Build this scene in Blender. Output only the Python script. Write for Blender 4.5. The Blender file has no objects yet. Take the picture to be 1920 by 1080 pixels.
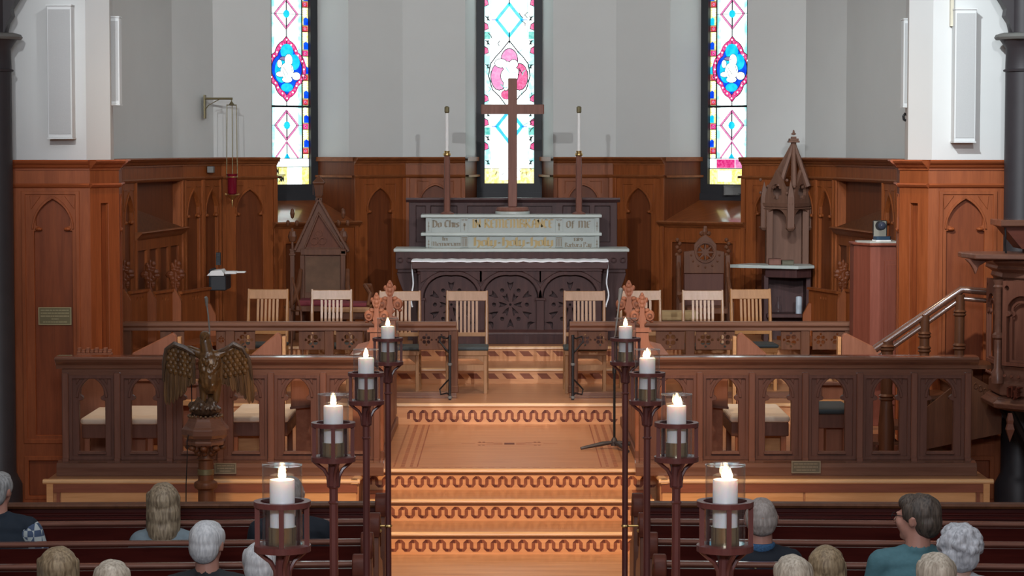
import bpy, bmesh, math, random
from mathutils import Matrix, Vector
from mathutils.geometry import tessellate_polygon
random.seed(7)
C = bpy.context.scene.collection
PI = math.pi
# ------------------------------------------------------------------ camera
F = 4500.0; CAMZ = 3.1; TH = math.atan(262/F); cs, sn = math.cos(TH), math.sin(TH)
cam = bpy.data.cameras.new('camera'); cam.sensor_width = 36; cam.lens = F*36/1920
cam.clip_end = 200
camo = bpy.data.objects.new('camera', cam); C.objects.link(camo)
camo.location = (0, 0, CAMZ); camo.rotation_euler = (PI/2-TH, 0, -5/F)
bpy.context.scene.camera = camo
def P(px, py, Y):            # where a sight line meets the vertical plane at depth Y
    t = (540-py)/F; zr = Y*(t*cs-sn)/(cs+t*sn); d = Y*cs-zr*sn
    return ((px-955)/F*d, CAMZ+zr)
def ZZ(py, Y): return P(955, py, Y)[1]
def XX(px, Y, py=540): return P(px, py, Y)[0]
def YOF(py, z):
    t = (540-py)/F; return (z-CAMZ)*(cs+t*sn)/(t*cs-sn)
# ------------------------------------------------------------------ view + world
sc = bpy.context.scene
sc.view_settings.view_transform = 'Standard'; sc.view_settings.look = 'None'
sc.view_settings.gamma = 1; sc.view_settings.use_curve_mapping = False
sc.view_settings.exposure = 0.0
w = bpy.data.worlds.new('world'); sc.world = w; w.use_nodes = True
w.node_tree.nodes['Background'].inputs[0].default_value = (0.75, 0.85, 1, 1)
w.node_tree.nodes['Background'].inputs[1].default_value = 0.3
# ------------------------------------------------------------------ lights
def light(name, kind, loc, target, power, col, **k):
    l = bpy.data.lights.new(name, kind); l.energy = power; l.color = col
    for a, b in k.items(): setattr(l, a, b)
    o = bpy.data.objects.new(name, l); C.objects.link(o); o.location = loc
    o.rotation_euler = (Vector(target)-Vector(loc)).to_track_quat('-Z', 'Y').to_euler()
    return o
# two spots high in the nave aimed at the altar, one to each side
light('altar_spot_light', 'SPOT', (-3.3, 9, 6.7), (0.3, 27, 2.6), 2300, (.95, .97, 1), spot_size=math.radians(37), spot_blend=.6, shadow_soft_size=.08)
light('altar_spot_light', 'SPOT', (3.3, 9, 6.7), (-0.3, 27, 2.6), 2300, (.95, .97, 1), spot_size=math.radians(37), spot_blend=.6, shadow_soft_size=.08)
# spots on the piers of the chancel arch, the right one stronger
light('pier_spot_light', 'SPOT', (1.0, 14, 7.0), (4.1, 21, 3.6), 2100, (.88, .96, 1), spot_size=math.radians(40), spot_blend=.8, shadow_soft_size=.12)
light('pier_spot_light', 'SPOT', (0.4, 15, 7.0), (-2.8, 21, 4.5), 560, (.9, .97, 1), spot_size=math.radians(24), spot_blend=.9, shadow_soft_size=.12)
# warm downlights above the steps and the chancel floor
light('step_down_light', 'SPOT', (0, 12.2, 7.2), (0, 18.8, .2), 2900, (1, .68, .38), spot_size=math.radians(34), spot_blend=.9, shadow_soft_size=.2)
light('choir_down_light', 'SPOT', (-1.8, 20.2, 7.2), (-2.0, 20.8, 0.5), 430, (1, .68, .44), spot_size=math.radians(64), spot_blend=.9, shadow_soft_size=.2)
light('choir_down_light', 'SPOT', (1.8, 20.2, 7.2), (2.0, 20.8, 0.5), 430, (1, .68, .44), spot_size=math.radians(64), spot_blend=.9, shadow_soft_size=.2)
light('sanctuary_down_light', 'SPOT', (0, 22.2, 7.3), (0, 24.0, 0.7), 330, (1, .7, .42), spot_size=math.radians(56), spot_blend=.9, shadow_soft_size=.25)
# soft area fills added in place of unseen nave lamps
light('nave_fill_light', 'AREA', (0, 5, 7.6), (0, 15, 0.5), 130, (1, .95, .92), shape='RECTANGLE', size=7, size_y=3)
light('nave_fill_light', 'AREA', (0, 11.5, 7.7), (0, 12.5, 0), 210, (.84, .92, 1), shape='RECTANGLE', size=8, size_y=3)
light('rear_fill_light', 'AREA', (0, -2.5, 5.6), (0, 10, 1.4), 640, (.84, .9, 1), shape='RECTANGLE', size=3, size_y=1)  # added frontal fill behind the viewer, brightens near candles and heads
light('apse_fill_light', 'AREA', (0, 23.5, 7.8), (0, 25.5, 3), 35, (.86, .94, 1), shape='RECTANGLE', size=4, size_y=2)  # added overhead fill to lift the apse walls
# ------------------------------------------------------------------ mesh builder
G = Matrix.Identity(4)       # the side of the church being built (mirrored for the right)
MIRX = Matrix.Scale(-1, 4, (1, 0, 0))
class MB:
    def __init__(s): s.v = []; s.f = []; s.m = []; s.M = Matrix.Identity(4); s.mat = 0
    def add(s, vs, fs, mat=None):
        M = G @ s.M; n = len(s.v); flip = M.determinant() < 0
        s.v += [M @ Vector(v) for v in vs]
        for f in fs:
            f = [i+n for i in f]
            if flip: f.reverse()
            s.f.append(f); s.m.append(s.mat if mat is None else mat)
    def box(s, x0, x1, y0, y1, z0, z1, mat=None):
        if x0 > x1: x0, x1 = x1, x0
        if y0 > y1: y0, y1 = y1, y0
        if z0 > z1: z0, z1 = z1, z0
        s.add([(x0,y0,z0),(x1,y0,z0),(x1,y1,z0),(x0,y1,z0),(x0,y0,z1),(x1,y0,z1),(x1,y1,z1),(x0,y1,z1)],
              [(0,3,2,1),(4,5,6,7),(0,1,5,4),(1,2,6,5),(2,3,7,6),(3,0,4,7)], mat)
    def plate(s, loops, y0, y1, mat=None):     # loops of (x,z); first outer, the rest holes; extruded along y
        def area(l): return sum(l[i][0]*l[(i+1)%len(l)][1]-l[(i+1)%len(l)][0]*l[i][1] for i in range(len(l)))
        if y0 > y1: y0, y1 = y1, y0
        L = []
        for i, l in enumerate(loops):
            l = [tuple(p) for p in l]
            if (area(l) > 0) != (i == 0): l = l[::-1]
            L.append(l)
        flat = [p for l in L for p in l]; n = len(flat)
        tris = tessellate_polygon([[Vector((p[0], p[1], 0)) for p in l] for l in L])
        vs = [(p[0], y0, p[1]) for p in flat]+[(p[0], y1, p[1]) for p in flat]
        fs = []
        for a, b, c in tris:
            pa, pb, pc = flat[a], flat[b], flat[c]
            cr = (pb[0]-pa[0])*(pc[1]-pa[1])-(pb[1]-pa[1])*(pc[0]-pa[0])
            if cr < 0: b, c = c, b
            fs.append((a, b, c)); fs.append((a+n, c+n, b+n))
        k = 0
        for l in L:
            m = len(l)
            for i in range(m):
                a, b = k+i, k+(i+1) % m
                fs.append((b, a, a+n, b+n))
            k += m
        s.add(vs, fs, mat)
    def extr(s, prof, x0, x1, mat=None):       # profile of (y,z) run along x
        M0 = s.M
        s.M = M0 @ Matrix(((0, 1, 0, 0), (1, 0, 0, 0), (0, 0, 1, 0), (0, 0, 0, 1)))
        s.plate([prof], x0, x1, mat); s.M = M0
    def lathe(s, prof, c=(0, 0), n=24, mat=None, ph=0):
        vs = []; fs = []; m = len(prof)
        for r, z in prof:
            for k in range(n):
                a = 2*PI*k/n+ph; vs.append((c[0]+r*math.cos(a), c[1]+r*math.sin(a), z))
        for i in range(m-1):
            for k in range(n):
                k2 = (k+1) % n
                fs.append((i*n+k, i*n+k2, (i+1)*n+k2, (i+1)*n+k))
        if prof[0][0] > 1e-6: fs.append(tuple(range(n))[::-1])
        if prof[-1][0] > 1e-6: fs.append(tuple((m-1)*n+k for k in range(n)))
        s.add(vs, fs, mat)
    def tube(s, path, r, n=8, mat=None):
        path = [Vector(p) for p in path]; m = len(path)
        R = r if isinstance(r, (list, tuple)) else [r]*m
        vs = []; fs = []; up = Vector((0, 0, 1)); prev = None
        for i, p in enumerate(path):
            d = (path[min(i+1, m-1)]-path[max(i-1, 0)]).normalized()
            a = d.cross(up) if abs(d.z) < .95 else d.cross(Vector((0, 1, 0)))
            if prev is not None:
                a = prev-d*prev.dot(d)
            a.normalize(); b = d.cross(a); prev = a
            for k in range(n):
                t = 2*PI*k/n; vs.append(p+(a*math.cos(t)+b*math.sin(t))*R[i])
        for i in range(m-1):
            for k in range(n):
                k2 = (k+1) % n; fs.append((i*n+k, i*n+k2, (i+1)*n+k2, (i+1)*n+k))
        fs.append(tuple(range(n))[::-1]); fs.append(tuple((m-1)*n+k for k in range(n)))
        s.add(vs, fs, mat)
    def sph(s, c, r, n=12, rot=None, mat=None):
        if not isinstance(r, (list, tuple)): r = (r, r, r)
        vs = [(0, 0, -1)]; fs = []; h = max(4, n//2)
        for i in range(1, h):
            t = -PI/2+PI*i/h
            for k in range(n): vs.append((math.cos(t)*math.cos(2*PI*k/n), math.cos(t)*math.sin(2*PI*k/n), math.sin(t)))
        vs.append((0, 0, 1)); top = len(vs)-1
        for k in range(n):
            k2 = (k+1) % n; fs.append((0, 1+k2, 1+k)); fs.append((top, 1+(h-2)*n+k, 1+(h-2)*n+k2))
            for i in range(h-2): fs.append((1+i*n+k, 1+i*n+k2, 1+(i+1)*n+k2, 1+(i+1)*n+k))
        M0 = s.M; L = Matrix.Translation(c)
        if rot: L = L @ rot
        s.M = M0 @ L @ Matrix.Diagonal((*r, 1)); s.add(vs, fs, mat); s.M = M0
    def cap(s, p, q, r1, r2, n=12): # tapered capsule
        p = Vector(p); q = Vector(q); d = q-p; L = d.length
        rot = d.to_track_quat('Z', 'Y').to_matrix().to_4x4(); M0 = s.M
        s.M = M0 @ Matrix.Translation(p) @ rot
        pr = [(0, -r1)]+[(r1*math.cos(a), r1*math.sin(a)) for a in (-1.1, -.6, 0)]+[(r2*math.cos(a), L+r2*math.sin(a)) for a in (0, .6, 1.1)]+[(0, L+r2)]
        s.lathe([(max(r, 0), z) for r, z in pr], n=n); s.M = M0
def wmat(o):
    M = Matrix.Translation(o.location) @ o.rotation_euler.to_matrix().to_4x4() @ Matrix.Diagonal((*o.scale, 1))
    return (wmat(o.parent) @ M) if o.parent else M
def obj(name, mb, mats, parent=None, bev=0, smooth=False, seg=1):
    me = bpy.data.meshes.new(name)
    vs = [Vector(v) for v in mb.v]
    loc = Vector((0, 0, 0))
    if parent is not None:
        inv = wmat(parent).inverted(); vs = [inv @ v for v in vs]
    elif vs:
        lo = [min(v[i] for v in vs) for i in range(3)]; hi = [max(v[i] for v in vs) for i in range(3)]
        loc = Vector(((lo[0]+hi[0])/2, (lo[1]+hi[1])/2, lo[2])); vs = [v-loc for v in vs]
    me.from_pydata([tuple(v) for v in vs], [], mb.f)
    if not isinstance(mats, (list, tuple)): mats = [mats]
    for m in mats: me.materials.append(m)
    if len(mats) > 1: me.polygons.foreach_set('material_index', mb.m)
    if smooth: me.polygons.foreach_set('use_smooth', [True]*len(me.polygons))
    me.update()
    o = bpy.data.objects.new(name, me); C.objects.link(o)
    o.location = loc
    if parent is not None: o.parent = parent
    if bev:
        b = o.modifiers.new('bevel', 'BEVEL'); b.width = bev; b.segments = seg; b.limit_method = 'ANGLE'; b.angle_limit = math.radians(40)
        b.harden_normals = False
    return o
def smooth_angle(o, deg=40):
    me = o.data; me.polygons.foreach_set('use_smooth', [True]*len(me.polygons))
    me.set_sharp_from_angle(angle=math.radians(deg)); return o
def thing(name, label, cat, loc=(0, 0, 0), rotz=0, group=None):
    o = bpy.data.objects.new(name, None); C.objects.link(o); o.empty_display_size = .1
    o.location = G @ Vector(loc); o.rotation_euler = (0, 0, rotz)
    o['label'] = label; o['category'] = cat
    if group: o['group'] = group
    return o
def tag(o, label, cat, group=None, kind=None):
    o['label'] = label; o['category'] = cat
    if group: o['group'] = group
    if kind: o['kind'] = kind
    return o
def struct(name, mb, mats, parent=None, **k):
    o = obj(name, mb, mats, parent, **k)
    if parent is None: o['kind'] = 'structure'
    return o
def kids(o): return [c for c in bpy.data.objects if c.parent == o]
def dup(root, loc=None, rotz=None, label=None, group=None, scale=None):
    def cp(o, par):
        c = o.copy(); C.objects.link(c)
        if par is not None: c.parent = par
        for ch in kids(o): cp(ch, c)
        return c
    r = cp(root, None)
    if loc is not None: r.location = loc
    if rotz is not None: r.rotation_euler = (0, 0, rotz)
    if scale is not None: r.scale = scale
    if label: r['label'] = label
    if group: r['group'] = group
    return r
def blob(name, mb, mat, parent, vox=.012, it=3, disp=0, seed=0):
    """closed shapes melted into one continuous skin"""
    t = obj('tmp', mb, mat, parent)
    r = t.modifiers.new('r', 'REMESH'); r.mode = 'VOXEL'; r.voxel_size = vox; r.use_smooth_shade = True
    s = t.modifiers.new('s', 'SMOOTH'); s.iterations = it; s.factor = .5
    bpy.context.view_layer.update()
    dg = bpy.context.evaluated_depsgraph_get()
    me = bpy.data.meshes.new_from_object(t.evaluated_get(dg))
    me.name = name
    par = t.parent; bpy.data.objects.remove(t)
    o = bpy.data.objects.new(name, me); C.objects.link(o)
    if par is not None: o.parent = par
    if not me.materials: me.materials.append(mat)
    me.polygons.foreach_set('use_smooth', [True]*len(me.polygons))
    if disp:
        from mathutils import noise
        me.update()
        for v in me.vertices:
            q = v.co*28+Vector((seed*7.1, 0, 0)); q.z *= .35
            v.co += v.normal*disp*noise.noise(q)
    return o
# ------------------------------------------------------------------ materials
def nt(name):
    m = bpy.data.materials.new(name); m.use_nodes = True
    n = m.node_tree; b = n.nodes['Principled BSDF']; return m, n, b
def plain(name, col, rough=.5, metal=0, noise_amt=.12, nscale=12, bump=0, coat=0, spec=.5):
    m, n, b = nt(name)
    tc = n.nodes.new('ShaderNodeTexCoord'); no = n.nodes.new('ShaderNodeTexNoise'); no.inputs['Scale'].default_value = nscale
    no.inputs['Detail'].default_value = 4
    mx = n.nodes.new('ShaderNodeMix'); mx.data_type = 'RGBA'
    d = [max(0, c*(1-noise_amt)) for c in col]; u = [min(1, c*(1+noise_amt)) for c in col]
    mx.inputs[6].default_value = (*d, 1); mx.inputs[7].default_value = (*u, 1)
    n.links.new(tc.outputs['Object'], no.inputs['Vector']); n.links.new(no.outputs['Fac'], mx.inputs[0])
    n.links.new(mx.outputs[2], b.inputs['Base Color'])
    b.inputs['Roughness'].default_value = rough; b.inputs['Metallic'].default_value = metal
    b.inputs['Coat Weight'].default_value = coat; b.inputs['Coat Roughness'].default_value = .15
    b.inputs['Specular IOR Level'].default_value = spec
    if bump:
        bp = n.nodes.new('ShaderNodeBump'); bp.inputs['Strength'].default_value = bump; bp.inputs['Distance'].default_value = .01
        n.links.new(no.outputs['Fac'], bp.inputs['Height']); n.links.new(bp.outputs[0], b.inputs['Normal'])
    return m
def wood(name, c1, c2, axis='z', rough=.48, scale=1.0, coat=.0, bump=.08, spec=.28, cr_=.25):
    m, n, b = nt(name)
    tc = n.nodes.new('ShaderNodeTexCoord'); mp = n.nodes.new('ShaderNodeMapping')
    s = {'z': (9, 9, .7), 'x': (.7, 9, 9), 'y': (9, .7, 9)}[axis]
    mp.inputs['Scale'].default_value = [q*scale for q in s]
    no = n.nodes.new('ShaderNodeTexNoise'); no.inputs['Scale'].default_value = 2.2; no.inputs['Detail'].default_value = 7
    no.inputs['Roughness'].default_value = .62; no.inputs['Distortion'].default_value = .35
    n2 = n.nodes.new('ShaderNodeTexNoise'); n2.inputs['Scale'].default_value = 14; n2.inputs['Detail'].default_value = 3
    cr = n.nodes.new('ShaderNodeValToRGB')
    cr.color_ramp.elements[0].position = .28; cr.color_ramp.elements[0].color = (*c1, 1)
    cr.color_ramp.elements[1].position = .72; cr.color_ramp.elements[1].color = (*c2, 1)
    ad = n.nodes.new('ShaderNodeMath'); ad.operation = 'MULTIPLY_ADD'; ad.inputs[1].default_value = .25
    L = n.links.new
    L(tc.outputs['Object'], mp.inputs[0]); L(mp.outputs[0], no.inputs['Vector']); L(mp.outputs[0], n2.inputs['Vector'])
    sb = n.nodes.new('ShaderNodeMath'); sb.operation = 'SUBTRACT'; sb.inputs[1].default_value = .5
    L(n2.outputs['Fac'], sb.inputs[0]); L(sb.outputs[0], ad.inputs[0]); L(no.outputs['Fac'], ad.inputs[2])
    L(ad.outputs[0], cr.inputs[0]); L(cr.outputs[0], b.inputs['Base Color'])
    b.inputs['Roughness'].default_value = rough; b.inputs['Coat Weight'].default_value = coat; b.inputs['Coat Roughness'].default_value = cr_; b.inputs['Specular IOR Level'].default_value = spec
    if bump:
        bp = n.nodes.new('ShaderNodeBump'); bp.inputs['Strength'].default_value = bump; bp.inputs['Distance'].default_value = .004
        L(ad.outputs[0], bp.inputs['Height']); L(bp.outputs[0], b.inputs['Normal'])
    return m
def emit(name, col, st, col2=None, scale=9):
    m, n, b = nt(name)
    b.inputs['Base Color'].default_value = (*[c*.3 for c in col], 1); b.inputs['Roughness'].default_value = .3
    if col2 is None: b.inputs['Emission Color'].default_value = (*col, 1)
    else:
        tc = n.nodes.new('ShaderNodeTexCoord'); no = n.nodes.new('ShaderNodeTexNoise'); no.inputs['Scale'].default_value = scale
        cr = n.nodes.new('ShaderNodeValToRGB'); cr.color_ramp.elements[0].position = .4; cr.color_ramp.elements[1].position = .6
        cr.color_ramp.elements[0].color = (*col, 1); cr.color_ramp.elements[1].color = (*col2, 1)
        n.links.new(tc.outputs['Object'], no.inputs[0]); n.links.new(no.outputs['Fac'], cr.inputs[0]); n.links.new(cr.outputs[0], b.inputs['Emission Color'])
    b.inputs['Emission Strength'].default_value = st
    return m
plaster = plain('plaster', (.60, .61, .59), .85, noise_amt=.03, nscale=3)
plaster_pier = plain('plaster_pier', (.66, .67, .66), .85, noise_amt=.03, nscale=3)
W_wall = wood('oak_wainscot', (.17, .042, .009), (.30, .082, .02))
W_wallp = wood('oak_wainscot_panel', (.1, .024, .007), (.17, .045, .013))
W_wallx = wood('oak_wainscot_rail', (.17, .05, .015), (.28, .09, .028), 'x')
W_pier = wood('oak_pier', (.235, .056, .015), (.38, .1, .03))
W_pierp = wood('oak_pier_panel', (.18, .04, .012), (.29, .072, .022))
W_pierx = wood('oak_pier_rail', (.24, .058, .018), (.38, .1, .034), 'x')
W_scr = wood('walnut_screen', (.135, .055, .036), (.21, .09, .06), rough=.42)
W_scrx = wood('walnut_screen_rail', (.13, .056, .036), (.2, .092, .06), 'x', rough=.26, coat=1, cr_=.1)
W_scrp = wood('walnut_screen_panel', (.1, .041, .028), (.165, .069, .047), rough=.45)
W_stall = wood('cedar_stall', (.26, .095, .05), (.37, .145, .08), rough=.45)
W_stally = wood('cedar_stall_long', (.28, .095, .045), (.4, .15, .075), 'y', rough=.45)
W_alt = wood('dark_oak_altar', (.045, .018, .018), (.08, .034, .031), rough=.5, coat=.05)
W_altx = wood('dark_oak_altar_rail', (.055, .026, .026), (.1, .046, .044), 'x', rough=.45, coat=.1)
W_throne = wood('brown_oak_throne', (.09, .032, .014), (.16, .06, .027), rough=.45)
W_canopy = wood('weathered_oak_canopy', (.13, .065, .042), (.2, .1, .066), rough=.55)
W_rail = wood('oak_communion_rail', (.14, .062, .036), (.22, .1, .06), 'x', rough=.36, coat=.4)
W_pew = wood('mahogany_pew', (.045, .006, .005), (.085, .013, .009), 'x', rough=.35, coat=.25)
W_pewtop = wood('mahogany_pew_rail', (.13, .05, .035), (.2, .085, .06), 'x', rough=.25, coat=.9, cr_=.12)
W_floor = wood('oak_floor', (.4, .185, .085), (.62, .33, .17), 'x', rough=.36, scale=.8, coat=.25, bump=.04)
W_floor2 = wood('oak_chancel_floor', (.38, .165, .07), (.54, .255, .12), 'x', rough=.32, scale=.8, coat=.3, bump=.03)
W_nos = wood('maple_nosing', (.62, .35, .16), (.8, .5, .26), 'x', rough=.3, coat=.4)
W_riser = wood('oak_riser', (.6, .27, .12), (.76, .39, .19), 'x', rough=.42)
W_inl = wood('walnut_inlay', (.2, .06, .03), (.3, .1, .055), 'x', rough=.5)
W_inl2 = wood('walnut_inlay_dark', (.09, .022, .014), (.15, .042, .024), 'x', rough=.5)
W_panel = wood('maple_front_panel', (.55, .26, .1), (.72, .38, .17), 'x', rough=.42)
W_chair = wood('beech_chair', (.29, .145, .062), (.4, .21, .1), rough=.4, coat=.25)
W_chairo = wood('honey_chair', (.34, .15, .05), (.46, .22, .08), rough=.4, coat=.25)
shade_wood = wood('shade_black_wood', (.008, .005, .005), (.016, .009, .008), rough=.7)  # near-black colour stands in for the shade under the pulpit
W_sill = wood('varnished_sill', (.17, .042, .009), (.27, .075, .018), 'x', rough=.3, coat=1, cr_=.12)
W_cross = wood('cherry_cross', (.17, .07, .05), (.25, .11, .08), rough=.5)
W_stand = wood('stained_candle_stand', (.085, .022, .02), (.13, .04, .035), rough=.36, coat=.3)
W_eagle = wood('carved_eagle', (.045, .02, .008), (.2, .1, .034), rough=.3, scale=2.2, coat=.5, bump=.4)
marble = plain('white_marble', (.5, .55, .52), .35, noise_amt=.16, nscale=5)
marble2 = plain('marble_face', (.38, .42, .4), .4, noise_amt=.14, nscale=7)
gilt = plain('gilt_letters', (.36, .26, .11), .45, metal=.3)
gilt_d = plain('painted_letters', (.24, .2, .14), .6)
brass = plain('brass', (.62, .44, .18), .28, metal=.9)
brass_d = plain('aged_brass', (.2, .17, .09), .45, metal=.6); brass_c = plain('brushed_brass', (.6, .5, .33), .24, metal=.95)
iron = plain('black_iron', (.02, .02, .022), .45, metal=.4)
darkpad = plain('dark_seat_pad', (.035, .05, .055), .6)
linen = plain('white_linen', (.86, .92, 1.0), .8, noise_amt=.04)
cushion = plain('cream_cushion', (.84, .72, .58), .85, noise_amt=.08)
paper = plain('paper', (.85, .85, .83), .7, noise_amt=.02)
column_m = plain('dark_column', (.035, .03, .034), .5, noise_amt=.2)
columnl = plain('grey_capital', (.16, .16, .15), .6)
frame_m = plain('blackened_frame', (.02, .022, .026), .6)
lead = plain('lead_came', (.012, .02, .022), .6)
white_metal = plain('white_enamel', (.72, .74, .74), .45, noise_amt=.02)
redglass = plain('red_glass', (.25, .01, .03), .12, noise_amt=.1); redglass.node_tree.nodes['Principled BSDF'].inputs['Transmission Weight'].default_value = .4
def glassmat(name, col):
    m, n, b = nt(name); b.inputs['Base Color'].default_value = (1, 1, 1, 1); b.inputs['Roughness'].default_value = .03
    b.inputs['Metallic'].default_value = 1
    tr = n.nodes.new('ShaderNodeBsdfTransparent'); tr.inputs[0].default_value = (*col, 1)
    lw = n.nodes.new('ShaderNodeLayerWeight'); lw.inputs[0].default_value = .35
    mp = n.nodes.new('ShaderNodeMath'); mp.operation = 'MULTIPLY_ADD'; mp.inputs[1].default_value = .85; mp.inputs[2].default_value = .045
    mx = n.nodes.new('ShaderNodeMixShader'); L = n.links.new
    L(lw.outputs['Facing'], mp.inputs[0]); L(mp.outputs[0], mx.inputs[0]); L(tr.outputs[0], mx.inputs[1]); L(b.outputs[0], mx.inputs[2])
    pw = n.nodes.new('ShaderNodeMath'); pw.operation = 'POWER'; pw.inputs[1].default_value = 3.5; L(lw.outputs['Facing'], pw.inputs[0]); L(pw.outputs[0], mp.inputs[0])
    L(mx.outputs[0], n.nodes['Material Output'].inputs['Surface'])
    return m
clear = glassmat('clear_glass', (.95, .96, .97))
def wax():
    m, n, b = nt('candle_wax'); b.inputs['Base Color'].default_value = (.95, .92, .9, 1); b.inputs['Roughness'].default_value = .5
    b.inputs['Subsurface Weight'].default_value = .35; b.inputs['Subsurface Radius'].default_value = (.05, .03, .02); b.inputs['Subsurface Scale'].default_value = .5
    no = n.nodes.new('ShaderNodeTexNoise'); no.inputs['Scale'].default_value = 20
    bp = n.nodes.new('ShaderNodeBump'); bp.inputs['Strength'].default_value = .05; n.links.new(no.outputs['Fac'], bp.inputs['Height']); n.links.new(bp.outputs[0], b.inputs['Normal'])
    return m
wax_m = wax()
flame_m = emit('candle_flame', (1, .66, .32), 32)
E = 1.0
g_white = emit('glass_white', (.8, 1, .98), 2.4*E, (1, 1, 1), 12)
g_pale = emit('glass_pale_aqua', (.3, .9, .9), 1.5*E, (.9, 1, 1), 10)
g_cyan = emit('glass_cyan', (0, .55, .95), 1.0*E, (.02, .75, 1), 14)
g_blue = emit('glass_blue', (0, .04, .75), 1.0*E, (0, .12, .95), 16)
g_mag = emit('glass_magenta', (.75, .02, .2), .9*E, (.95, .12, .38), 40)
g_pink = emit('glass_pink', (.8, .2, .5), .95*E, (.95, .35, .6), 30)
g_red = emit('glass_red', (.7, .03, .06), .85*E, (.85, .15, .15), 30)
g_yel = emit('glass_yellow', (.9, .8, .2), 1.1*E, (1, .98, .6), 30)
g_gold = emit('glass_gold', (.9, .5, .1), .9*E, (1, .7, .25), 30)
g_teal = emit('glass_teal', (.02, .6, .5), .8*E, (.3, .9, .8), 20)
g_lil = emit('glass_lilac', (.4, .3, .55), .7*E)
GM = [g_white, g_pale, g_cyan, g_blue, g_mag, g_pink, g_red, g_yel, g_gold, g_teal, g_lil, lead]
GW, GP, GC, GB, GMG, GPK, GR, GY, GG, GT, GL, GX = range(12)
# ------------------------------------------------------------------ shapes shared by many things
def lancet(cx, hw, zb, zs, za, cusp=0, n=7):
    """pointed-arch opening outline, from the lower left corner round to the lower right"""
    h = za-zs; R = (hw*hw+h*h)/(2*hw)
    right = []
    a1 = math.atan2(h, R-hw) if R > hw else PI/2
    amax = math.asin(min(1, h/R)) if R >= hw else PI-math.asin(min(1, h/R))
    for i in range(n+1):
        a = amax*i/n
        x = hw-R+R*math.cos(a); z = zs+R*math.sin(a)
        if cusp and i/n < .27: continue
        right.append((max(x, 0), z))
    if cusp: right = [(hw, zs-.028), (hw-cusp*.75, zs-.022), (hw-cusp, zs-.008), (hw-cusp*.85, zs+.006), (hw-cusp*.3, zs+.02)]+right
    pts = [(cx-hw, zb)]+[(cx-x, z) for x, z in right]+[(cx+x, z) for x, z in right[::-1][1:]]+[(cx+hw, zb)]
    return pts
def rect(x0, x1, z0, z1): return [(x0, z0), (x1, z0), (x1, z1), (x0, z1)]
def frame2d(A, B, z=0, off=0):
    """local frame: x from A to B, y away from the room, z up"""
    A = Vector((A[0], A[1], 0)); B = Vector((B[0], B[1], 0)); x = (B-A).normalized(); y = Vector((0, 0, 1)).cross(x)
    M = Matrix((( x.x, y.x, 0, A.x), (x.y, y.y, 0, A.y), (0, 0, 1, z), (0, 0, 0, 1)))
    return M @ Matrix.Translation((0, off, 0)), (B-A).length
def ribbon(mb, path, w, y0, y1, mats=None):
    for i in range(len(path)-1):
        p = Vector(path[i]); q = Vector(path[i+1]); d = (q-p).normalized(); nrm = Vector((-d.y, d.x))*w/2
        e = d*w*.25
        mb.plate([[tuple(p-nrm-e), tuple(q-nrm+e), tuple(q+nrm+e), tuple(p+nrm-e)]], y0, y1, None if mats is None else mats[i % len(mats)])
def spandrel(mb, x0, x1, cx, hw, zs, za, ztop, y0, y1):
    """raised hood mould above a pointed arch"""
    o = lancet(cx, hw+.018, zs-.01, zs, za+.03)[1:-1]; i = lancet(cx, hw+.001, zs-.01, zs, za+.001)[1:-1]
    mb.plate([o+i[::-1]], y0, y1)
# ================================================================== THE SETTING
Z1, Z2, Z3 = .17, .34, .51
YS0 = YOF(1040, 0); YS1 = YS0; YS2 = YOF(937, Z2); YS3 = YOF(880, Z3)
Y4 = YOF(796, Z3); Z4 = ZZ(757, Y4); Y5 = YOF(720, Z4); Z5 = ZZ(691, Y5); Y6 = YOF(677, Z5); Z6 = ZZ(650, Y6)
YP = YOF(900, Z3)       # front of the side platforms
XA = 1.07               # half width of the steps
m = MB(); m.box(-7.5, 7.5, -4, 30, -.2, 0)
struct('floor', m, W_floor)
def riser_band(mb, x0, x1, y, zb, zt, pitch, w):
    """running wave inlay on a stair riser"""
    n = int((x1-x0)/pitch); h = zt-zb; x = x0+((x1-x0)-n*pitch)/2
    for i in range(n):
        a = x+i*pitch; p = pitch
        q = w/2                      # folded-ribbon wave: upright strips, dark flat and mitred ends
        U = lambda x0: mb.plate([[(x0-q, zb+.26*h), (x0+q, zb+.26*h), (x0+q, zt-.26*h), (x0-q, zt-.26*h)]], y-.0015, y+.001, 1)
        xl_, xr_ = a+.26*p, a+.74*p
        U(xl_); U(xr_)
        mb.plate([[(xl_-q, zt-.26*h), (xl_+q, zt-.26*h), (xl_+q+.1*p, zt-w), (xr_-q-.1*p, zt-w), (xr_-q-.1*p, zt), (xl_+.1*p, zt)]], y-.0015, y+.001, 2)
        mb.plate([[(xr_-q-.1*p, zt-w), (xr_-q, zt-.26*h), (xr_+q, zt-.26*h), (xr_-.1*p, zt), (xr_-q-.1*p, zt)]], y-.0015, y+.001, 1)
        xn = xl_+p
        mb.plate([[(xr_-q, zb+.26*h), (xr_+.1*p, zb), (xn-.1*p-q, zb), (xn-.1*p-q, zb+w*.8), (xr_+q+.1*p, zb+w*.8), (xr_+q, zb+.26*h)]], y-.0015, y+.001, 2)
        mb.plate([[(xn-.1*p-q, zb), (xn-.1*p+q*.3, zb), (xn+q, zb+.26*h), (xn-q, zb+.26*h), (xn-.1*p-q, zb+w*.8)]], y-.0015, y+.001, 1)
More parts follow.
